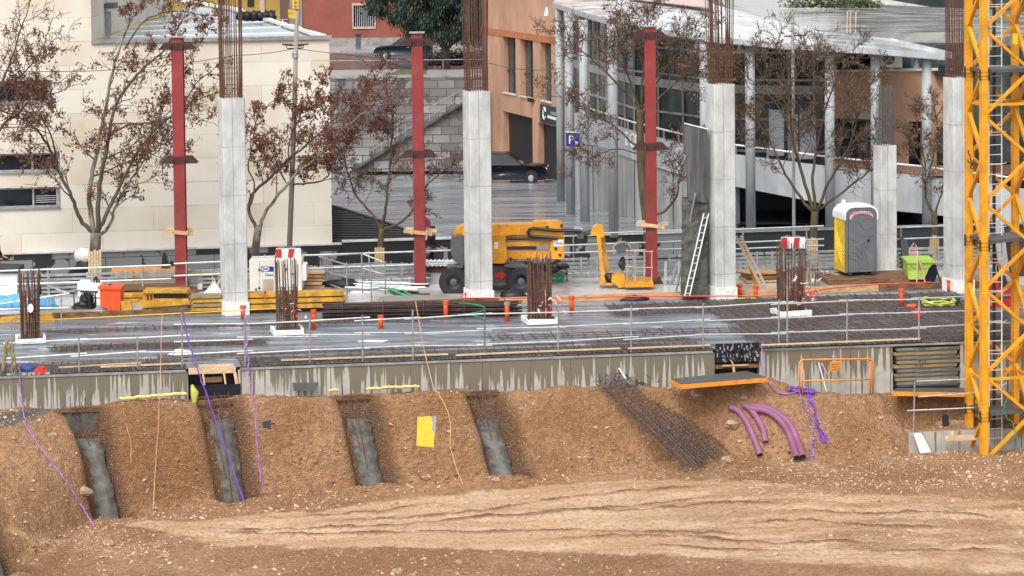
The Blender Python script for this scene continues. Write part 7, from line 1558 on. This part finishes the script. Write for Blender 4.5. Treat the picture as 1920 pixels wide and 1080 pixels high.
for k in range(6): bd = B(); bd.tube([V((-15+k*3.6, 162, ZR+.1)), V((-15+k*3.6, 162, ZR+1.0))], .03, 5); bd.obj('post', 'concrete_dark', rlr)
# ================================================================ PEOPLE
def skin(name, pts, edges, rad, m, par, root=0):
    me = bpy.data.meshes.new(name); L_ = par.location if par.parent is None else par.parent.location
    me.from_pydata([V(p) for p in pts], edges, []); o = bpy.data.objects.new(name, me); COL.objects.link(o); o.parent = par; me.materials.append(MATS[m])
    md = o.modifiers.new('skin', 'SKIN'); md.use_smooth_shade = True
    for v, r in zip(me.skin_vertices[0].data, rad): v.radius = (r, r) if not isinstance(r, tuple) else r; v.use_root = False
    me.skin_vertices[0].data[root].use_root = True
    sb_ = o.modifiers.new('sub', 'SUBSURF'); sb_.levels = 1; sb_.render_levels = 1; return o
def person(lb, loc, rz, arm=.25, lean=0.0, cap=False):
    t_ = thing('person', lb, 'person', loc); h = lean
    pts = [(0, 0, .95), (0, .01+h*.3, 1.15), (0, .02+h*.6, 1.38), (0, h*.7, 1.49), (0, -.02+h*.8, 1.56), (0, -.03+h*.9, 1.66), (0, -.02+h*.9, 1.73)]
    ed = [(0, 1), (1, 2), (2, 3), (3, 4), (4, 5), (5, 6)]; rd_ = [(.16, .12), (.15, .11), (.17, .11), .062, .075, .095, .07]
    for s_ in (-1, 1):
        k = len(pts); pts += [(s_*.1, 0, .88), (s_*.12, -.02-s_*.06, .5), (s_*.12, .02-s_*.1, .09), (s_*.13, -.14-s_*.1, .05)]; ed += [(0, k), (k, k+1), (k+1, k+2), (k+2, k+3)]; rd_ += [.09, .062, .045, .042]
        k = len(pts); pts += [(s_*.2, h*.6, 1.40), (s_*.25, .0+h*.5, 1.13), (s_*.22, -arm+h*.5, .98), (s_*.21, -arm-.08+h*.5, .96)]; ed += [(2, k), (k, k+1), (k+1, k+2), (k+2, k+3)]; rd_ += [.06, .046, .032, (.045, .02)]
        hb = k+3
        for j in range(4):
            q = len(pts); x = s_*.21+(-.036+.024*j); pts += [(x, -arm-.12+h*.5, .955), (x, -arm-.16+.01*(j % 2)+h*.5, .94), (x, -arm-.175+h*.5, .915)]; ed += [(hb, q), (q, q+1), (q+1, q+2)]; rd_ += [.010, .009, .008]
        q = len(pts); pts += [(s_*.165, -arm-.09+h*.5, .95), (s_*.15, -arm-.125+h*.5, .94)]; ed += [(hb, q), (q, q+1)]; rd_ += [.012, .010]
    body = skin('body', pts, ed, rd_, 'skin', t_)
    jp = pts[:3]+[(0, h*.7, 1.45)]; je = [(0, 1), (1, 2), (2, 3)]; jr = [(.185, .145), (.18, .135), (.195, .135), .085]
    for s_ in (-1, 1): k = len(jp); jp += [(s_*.205, h*.6, 1.40), (s_*.255, h*.5, 1.13), (s_*.222, -arm+.03+h*.5, .99)]; je += [(2, k), (k, k+1), (k+1, k+2)]; jr += [.082, .066, .05]
    skin('jacket', jp, je, jr, 'jacket', t_)
    tp_ = [(0, 0, .97), (0, 0, .9)]; te = [(0, 1)]; tr2 = [(.175, .135), (.16, .13)]
    for s_ in (-1, 1): k = len(tp_); tp_ += [(s_*.1, 0, .84), (s_*.12, -.02-s_*.06, .5), (s_*.12, .02-s_*.1, .13)]; te += [(1, k), (k, k+1), (k+1, k+2)]; tr2 += [.105, .08, .065]
    skin('trousers', tp_, te, tr2, 'dark', t_)
    c_ = V((0, -.03+h*.9, 1.66))
    def loc_obj(bd, nm, mm):
        me = bpy.data.meshes.new(nm); me.from_pydata(bd.v, [], bd.f); me.materials.append(MATS[mm]); o = bpy.data.objects.new(nm, me); COL.objects.link(o); o.parent = t_; return o
    bd = B(); bd.blob(c_+V((0, .025, .035)), (.098, .108, .10), 12, 8, .04, 1); bd.f = [f for f in bd.f if not (sum((bd.v[i].z for i in f))/4 < c_.z-.01 and sum((bd.v[i].y for i in f))/4 < c_.y+.02)]; loc_obj(bd, 'hair', 'hair')
    for nm, p, r in (('eye', (-.035, -.092, .01), .012), ('eye', (.035, -.092, .01), .012), ('nose', (0, -.105, -.02), .016), ('mouth', (0, -.09, -.055), .014), ('ear', (-.098, .01, -.01), .022), ('ear', (.098, .01, -.01), .022)):
        bd = B(); bd.blob(c_+V(p), (r*(1.7 if nm == 'mouth' else 1), r, r*(1.5 if nm in ('ear', 'nose') else .8 if nm == 'eye' else .5)), 8, 5, 0); loc_obj(bd, nm, 'hair' if nm == 'eye' else ('red_render' if nm == 'mouth' else 'skin'))
    if cap:
        bd = B(); bd.blob(c_+V((0, .0, .075)), (.105, .115, .06), 12, 6, 0); bd.box(c_+V((0, -.12, .06)), (.14, .1, .015)); loc_obj(bd, 'cap', 'hair')
    t_.rotation_euler = (0, 0, rz); return t_
q = P(3, 530, 96); person('person in dark jacket and cap walking at the far left edge', (q.x, YS(q.x)-1.2, ZP+.0), R(75), .18, 0, True)
q = P(807, 520, 96.5); person('person in black jacket leaning over a cart behind the middle red column', (q.x, 96.3, ZP), R(70), .32, -.12)
ct = thing('hand_cart', 'small dark hand cart pushed by the person in black', 'cart', P(824, 520, 96.2)); bd = B(); bd.extr([(812, 470), (833, 470), (830, 495), (815, 495)], 96.0, .4); bd.obj('basket', 'dark', ct); bd = B(); bd.tube([P(808, 464, 96.2), P(828, 466, 96.2), P(834, 500, 96.2)], .02, 5); bd.obj('frame', 'galv', ct)
mtb = thing('covered_moped', 'white covered moped parked behind the planked left tree', 'moped', V((P(158, 480, 95.2).x, 95.2, ZP))); c_ = P(158, 478, 95.2); bd = B(); bd.blob(c_+V((.05, 0, -.02)), (.42, .3, .28), 12, 7, .1, 3); bd.obj('cover', 'white_paint', mtb, True); bd = B(); bd.blob(c_+V((0, 0, -.45)), (.36, .25, .38), 10, 6, .25, 4); bd.obj('chassis', 'navy_black', mtb)
for s_ in (-.4, .4): bd = B(); bd.lathe(V((c_.x+s_, 95.2, ZP+.24)), [(.14, -.05), (.24, -.05), (.24, .05), (.14, .05)], 14, 'Y'); bd.obj('wheel', 'rubber', mtb)
# ================================================================ TREES
class Tree:
    def __init__(s, nm, lb, Y, base_px, seed, bark='bark', grp='street trees behind the works'):
        s.r = random.Random(seed); s.Y = Y; s.t = thing(nm, lb, 'tree', V((P(*base_px, Y).x, Y, ZP)), grp); s.tw = B(); s.lf = B(); s.bark = bark; s.tips = []
    def trunk(s, px, r0, r1):
        bd = B(); pts = [P(x, y, s.Y) for x, y in px]; pts[0].z = ZP-.05; bd.tube(smooth(pts, 4), [r0*1.15]+list(np.linspace(r0, r1, len(smooth(pts, 4))-1)), 12); bd.obj('trunk', s.bark, s.t, True)
    def limb(s, px, r0, r1, dy, n=9, ln=1.6, bark=None, lv=3, start=.3, dens=1.0):
        pts = [P(x, y, s.Y+dy*k/(len(px)-1)) for k, (x, y) in enumerate(px)]; pts = smooth(pts, 5)
        pts = [p+V((s.r.uniform(-.025, .025), 0, s.r.uniform(-.02, .02))) for p in pts]; rr = list(np.linspace(r0*.8, r1*.8, len(pts))); bd = B(); bd.tube(pts, rr, 8); bd.obj('limb', bark or s.bark, s.t, True)
        for k in range(int(n*dens)):
            u = start+(1-start)*(k+s.r.random())/(n*dens); i = min(int(u*(len(pts)-1)), len(pts)-2); p = pts[i]; d = (pts[i+1]-pts[i]).normalized()
            s.grow(p, s.dirn(d, .95), ln*(1.3-.6*u)*s.r.uniform(.6, 1.35), max(.016, rr[i]*.45), lv)
        s.grow(pts[-1], (pts[-1]-pts[-2]).normalized(), ln*.8, r1, lv)
    def dirn(s, d, spread):
        v = V((s.r.gauss(0, 1), s.r.gauss(0, 1), s.r.gauss(0, 1))); v = (v-d*v.dot(d)).normalized(); return (d*(1-spread*.45)+v*spread*.75+V((0, 0, .12))).normalized()
    def grow(s, p, d, L, r, lv):
        ns = 4 if lv > 1 else 3; pts = [p]; dd = d
        for k in range(ns):
            dd = (dd+V((s.r.gauss(0, .22), s.r.gauss(0, .22), s.r.gauss(.03, .2)))).normalized(); pts.append(pts[-1]+dd*(L/ns))
        re_ = max(.0085, r*.4); rr = [r+(re_-r)*k/ns for k in range(ns+1)]; s.tw.tube(pts, rr, 5 if lv > 2 else 3, cap=False)
        if lv > 1:
            for k in range(s.kids):
                u = .25+.75*(k+s.r.random())/s.kids; i = min(int(u*ns), ns-1); q = pts[i].lerp(pts[i+1], u*ns-i); s.grow(q, s.dirn((pts[i+1]-pts[i]).normalized(), 1.0), L*s.r.uniform(.35, .6), max(.0095, rr[i]*.55), lv-1)
        s.tips += pts[1:] if lv < 3 else pts[3:]
    kids = 4
    def leaves(s, frac, size, m, bias=None):
        for p in s.tips:
            pr = frac*(bias(p) if bias else 1)
            if s.r.random() > pr: continue
            for k in range(s.r.choice((1, 2, 2, 3))):
                c_ = p+V((s.r.gauss(0, .05), s.r.gauss(0, .05), s.r.gauss(-.05, .05))); sz_ = size*s.r.uniform(.55, 1.3); a, e_ = s.r.uniform(0, 6.28), s.r.uniform(-1.2, 1.2)
                u = V((math.cos(a)*math.cos(e_), math.sin(a)*math.cos(e_), math.sin(e_)))*sz_; w = u.cross(V((s.r.gauss(0, 1), s.r.gauss(0, 1), s.r.gauss(0, 1)))).normalized()*sz_*.55; f_ = u.cross(w).normalized()*sz_*.3
                s.lf.add([c_-u*.6, c_+w+f_, c_+u*.7, c_-w+f_], [(0, 1, 2), (0, 2, 3)])
        s.leafm = m
    def done(s, twm='twig'):
        cr_ = s.tw.obj('crown', twm, s.t)
        if s.lf.v: s.lf.obj('leaves', s.leafm, cr_)['kind'] = 'stuff'
        return s.t
def smooth(p0, n_):
    out = []
    for k in range(len(p0)-1):
        pm = p0[max(k-1, 0)]; pp = p0[min(k+2, len(p0)-1)]; a, c_ = p0[k], p0[k+1]
        for j in range(n_):
            t_ = j/n_; out.append(.5*((2*a)+(c_-pm)*t_+(2*pm-5*a+4*c_-pp)*t_*t_+(-pm+3*a-3*c_+pp)*t_**3))
    return out+[p0[-1]]
T = Tree('plane_tree', 'large tree with dead brown leaves, its trunk boarded, before the stone building', 92.3, (178, 525), 1, 'pale_bark')
T.trunk([(178, 530), (178, 480), (180, 436)], .21, .19); T.kids = 5
T.limb([(178, 440), (150, 410), (135, 370), (108, 315), (88, 270), (60, 235), (30, 215)], .10, .03, -.6, 9, 1.5, 'bark')
T.limb([(176, 438), (168, 380), (172, 330), (180, 290), (195, 215), (212, 130), (235, 60), (262, 8)], .12, .03, .8, 11, 1.5)
T.limb([(184, 438), (185, 370), (193, 310), (205, 255), (215, 200), (258, 140), (300, 102), (325, 70)], .11, .03, -.8, 11, 1.5, 'bark')
T.limb([(186, 430), (205, 390), (225, 350), (255, 290), (290, 245), (330, 212), (360, 190)], .09, .025, .5, 10, 1.5, 'bark')
T.limb([(184, 442), (205, 424), (216, 392), (240, 345), (272, 300), (300, 282)], .085, .02, 1.2, 8, 1.3)
T.limb([(205, 255), (240, 235), (290, 228), (330, 210), (372, 150)], .05, .02, .4, 8, 1.3, 'bark'); T.limb([(108, 315), (95, 250), (60, 200), (45, 150)], .045, .015, .7, 7, 1.3, 'bark'); T.limb([(235, 90), (270, 40), (330, 20), (380, 30)], .04, .015, -.4, 7, 1.1, 'bark')
T.leaves(.50, .074, 'dead_leaf'); T.done()
T = Tree('plane_tree', 'leaning tree with dead brown leaves right of the left concrete column', 92.6, (480, 505), 2, 'pale_bark')
T.trunk([(477, 515), (479, 470), (485, 424)], .15, .13); T.kids = 5
T.limb([(483, 430), (467, 398), (473, 365), (508, 332), (540, 300), (600, 250), (650, 200), (690, 160)], .085, .02, .6, 13, 1.35, 'bark', start=.35); T.limb([(487, 426), (500, 395), (525, 362), (560, 322), (600, 290), (640, 245), (690, 205)], .085, .02, -.6, 13, 1.3, start=.3)
T.limb([(548, 345), (600, 340), (622, 318), (640, 280), (680, 250)], .045, .015, .5, 8, 1.1, 'bark'); T.limb([(467, 395), (478, 350), (465, 318), (472, 280), (480, 230), (505, 195)], .04, .015, -.4, 8, 1.1, 'bark'); T.limb([(540, 300), (545, 260), (565, 215), (590, 170)], .04, .015, .6, 8, 1.1, 'bark')
T.leaves(.75, .072, 'dead_leaf'); T.done()
T = Tree('plane_tree', 'thin mostly bare tree left of the middle red column, trunk boarded', 93.2, (711, 500), 3, 'olive_bark')
T.trunk([(711, 530), (712, 480), (716, 428)], .12, .10); T.kids = 6
T.limb([(716, 432), (700, 405), (670, 370), (655, 335), (645, 290), (655, 250)], .06, .015, .5, 10, 1.0); T.limb([(716, 430), (723, 390), (729, 340), (732, 290), (737, 240), (735, 190)], .075, .015, -.3, 13, 1.1); T.limb([(719, 430), (752, 417), (775, 390), (800, 350), (825, 325), (850, 310)], .06, .015, .4, 10, 1.0)
T.leaves(.10, .062, 'dead_leaf', lambda p: 3 if p.z > 5 else 1); T.done()
T = Tree('plane_tree', 'bare dense-twigged tree behind the red column near the lift basket', 95.0, (1218, 480), 4, 'olive_bark')
T.trunk([(1222, 500), (1214, 430), (1205, 350), (1201, 275), (1200, 205)], .17, .13); T.kids = 7
T.limb([(1202, 260), (1190, 270), (1150, 235), (1120, 215), (1080, 195), (1050, 180)], .06, .014, .7, 10, 1.25); T.limb([(1200, 208), (1165, 165), (1120, 120), (1085, 90), (1060, 70)], .06, .014, -.6, 11, 1.35); T.limb([(1200, 206), (1180, 150), (1165, 90), (1150, 40)], .055, .012, .5, 12, 1.35); T.limb([(1202, 206), (1205, 140), (1215, 80), (1225, 25)], .055, .012, -.5, 12, 1.35)
T.limb([(1203, 206), (1235, 150), (1265, 105), (1300, 60)], .055, .012, .7, 12, 1.35); T.limb([(1204, 225), (1250, 170), (1290, 140), (1330, 125)], .05, .012, -.4, 10, 1.2); T.limb([(1210, 400), (1240, 400), (1268, 368), (1275, 330), (1290, 290), (1310, 270)], .07, .014, -.5, 9, .9); T.limb([(1201, 290), (1160, 280), (1120, 290), (1085, 310)], .035, .01, .4, 8, .9)
T.leaves(.06, .07, 'pale_leaf'); T.done()
T = Tree('plane_tree', 'bare forked tree with boarded trunk left of the portable toilet', 94.6, (1525, 490), 5, 'olive_bark')
T.trunk([(1522, 505), (1525, 450), (1528, 396)], .15, .13); T.kids = 7
T.limb([(1526, 402), (1495, 362), (1462, 305), (1440, 255), (1405, 215), (1385, 190)], .075, .014, .6, 11, 1.2); T.limb([(1525, 398), (1506, 330), (1488, 270), (1480, 200), (1468, 135), (1450, 95)], .085, .014, -.5, 13, 1.3); T.limb([(1530, 398), (1524, 330), (1532, 270), (1545, 215), (1568, 150), (1590, 110)], .075, .014, .6, 13, 1.3)
T.limb([(1532, 398), (1550, 350), (1578, 300), (1600, 255), (1612, 200), (1630, 160)], .075, .014, -.6, 12, 1.25); T.limb([(1535, 394), (1590, 352), (1635, 318), (1655, 300)], .06, .02, .3, 6, .9); T.limb([(1488, 270), (1460, 200), (1420, 160), (1385, 130)], .04, .012, .5, 9, 1.2); T.limb([(1545, 215), (1530, 150), (1520, 100)], .035, .012, -.4, 8, 1.1)
T.leaves(.05, .07, 'pale_leaf'); T.done()
T = Tree('plane_tree', 'slim bare tree with boarded trunk between the short column and crane', 95.0, (1752, 480), 6, 'olive_bark')
T.trunk([(1752, 500), (1753, 450), (1752, 396)], .12, .10); T.kids = 6
T.limb([(1751, 400), (1736, 370), (1734, 310), (1726, 260), (1716, 215)], .065, .012, .4, 10, .8); T.limb([(1753, 400), (1765, 365), (1772, 320), (1780, 270)], .05, .012, -.4, 8, .8); T.limb([(1736, 350), (1750, 290), (1757, 235), (1750, 200)], .04, .012, .3, 9, .8); T.limb([(1735, 320), (1712, 280), (1700, 250)], .03, .01, .3, 6, .7)
T.leaves(.06, .07, 'pale_leaf'); T.done()
T = Tree('plane_tree', 'tree with brown leaves cut by the left edge of the photo', 91.2, (-70, 520), 7, 'pale_bark')
T.trunk([(-70, 530), (-68, 470), (-66, 400)], .17, .15)
T.limb([(-66, 405), (-50, 330), (0, 240), (30, 217), (60, 185), (95, 175)], .09, .02, .5, 10, 1.3, 'bark'); T.limb([(-66, 400), (-40, 260), (0, 165), (25, 100), (48, 30)], .09, .02, -.5, 11, 1.35, 'bark'); T.limb([(-20, 200), (20, 160), (60, 120), (85, 80)], .05, .015, .4, 9, 1.2, 'bark')
T.leaves(.45, .062, 'dead_leaf', lambda p: 1.6 if p.z < 8 else .5); T.done()
T = Tree('plane_tree', 'bare tree beyond the crane at the right edge', 96, (1960, 480), 8, 'olive_bark')
T.trunk([(1960, 505), (1960, 440), (1956, 380)], .13, .11); T.limb([(1956, 385), (1930, 320), (1900, 260), (1890, 220)], .06, .014, .3, 10, 1.1); T.limb([(1956, 385), (1960, 300), (1950, 240)], .06, .014, .3, 8, 1.1); T.done()
def guardp(px0, px1, y0, y1, Y, lb, m='pale_timber', n_=5):
    t_ = thing('trunk_guard', lb, 'trunk boards', V((P((px0+px1)/2, y1, Y).x, Y, P(px0, y1, Y).z)), 'boards tied round tree trunks'); w = (px1-px0)/n_
    for k in range(n_):
        a = px0+w*k; d_ = -.30+.03*abs(k-(n_-1)/2); bd = B(); j = random.uniform(-3, 3); bd.extr([(a+.4, y0+j), (a+w-.4, y0+j), (a+w-.4, y1), (a+.4, y1)], Y+d_, .05); bd.obj('board', m, t_)
guardp(165, 190, 470, 540, 92.3, 'pale boards tied round the trunk of the large left tree'); guardp(702, 721, 466, 540, 93.2, 'pale boards tied round the trunk of the thin tree', 'timber', 4); guardp(1512, 1534, 448, 508, 94.6, 'pale boards tied round the trunk of the forked bare tree'); guardp(1743, 1761, 444, 505, 95.0, 'red brown boards tied round the slim tree by the crane', 'timber', 4)
# evergreen by the road
ev = thing('evergreen_tree', 'big dark evergreen on the pavement above the block wall', 'tree', V((P(836, 130, 167).x, 167, ZR)))
bd = B(); a = V((P(836, 130, 167).x, 167, ZR)); bd.tube([a, a+V((.0, 0, 1.2)), a+V((-.1, 0, 2.2)), a+V((0, 0, 7))], [.32, .26, .24, .1], 10); bd.obj('trunk', 'bark', ev, True)
for dx, dz in ((-1.3, 3.3), (1.4, 3.0), (-.8, 4.2), (.9, 4.6)): bd = B(); bd.tube([a+V((0, 0, 1.3)), a+V((dx*.5, 0, 1.3+(dz-1.3)*.45)), a+V((dx, .2, dz))], [.14, .10, .05], 7); bd.obj('limb', 'bark', ev, True)
rnd = random.Random(9); cl = []
for k in range(340):
    px, py = rnd.uniform(700, 900), rnd.uniform(-80, 108)
    if py > 22+62*min(1, max(0, (px-705)/110)): continue
    cl.append((P(px, py, 167+rnd.uniform(-2.5, 2.5)), rnd.uniform(.35, .8)))
bd = B()
for c_, rr in cl:
    for j in range(130):
        p = c_+V((rnd.gauss(0, rr*.55), rnd.gauss(0, rr*.55), rnd.gauss(0, rr*.4))); a_ = rnd.uniform(0, 6.28); u = V((math.cos(a_)*.4, math.sin(a_)*.4, -rnd.uniform(.4, 1.2))).normalized()*rnd.uniform(.08, .2); w = V((-math.sin(a_), math.cos(a_), 0))*.05; bd.add([p-u, p+w, p+u, p-w], [(0, 1, 2, 3)])
bd.obj('crown', 'evergreen', ev)
for k, (px, py) in enumerate(((815, 122), (845, 130), (890, 122), (866, 132))):
    c_ = P(px, py, 170); c_.z = ZR+.15; t_ = thing('low_shrub', 'dark low shrub %s under the evergreen' % ['first from the left', 'second from the left', 'furthest right', 'beside the trunk'][k], 'shrub', c_, 'low shrubs under the evergreen'); bd = B()
    for j in range(500): p = c_+V((rnd.gauss(0, .55), rnd.gauss(0, .4), abs(rnd.gauss(0, .55)))); a_ = rnd.uniform(0, 6.28); u = V((math.cos(a_), math.sin(a_), rnd.uniform(-.8, .8)))*.1; w = V((-math.sin(a_), math.cos(a_), .3))*.06; bd.add([p-u, p+w, p+u, p-w], [(0, 1, 2, 3)])
    bd.obj('foliage', 'evergreen', t_)
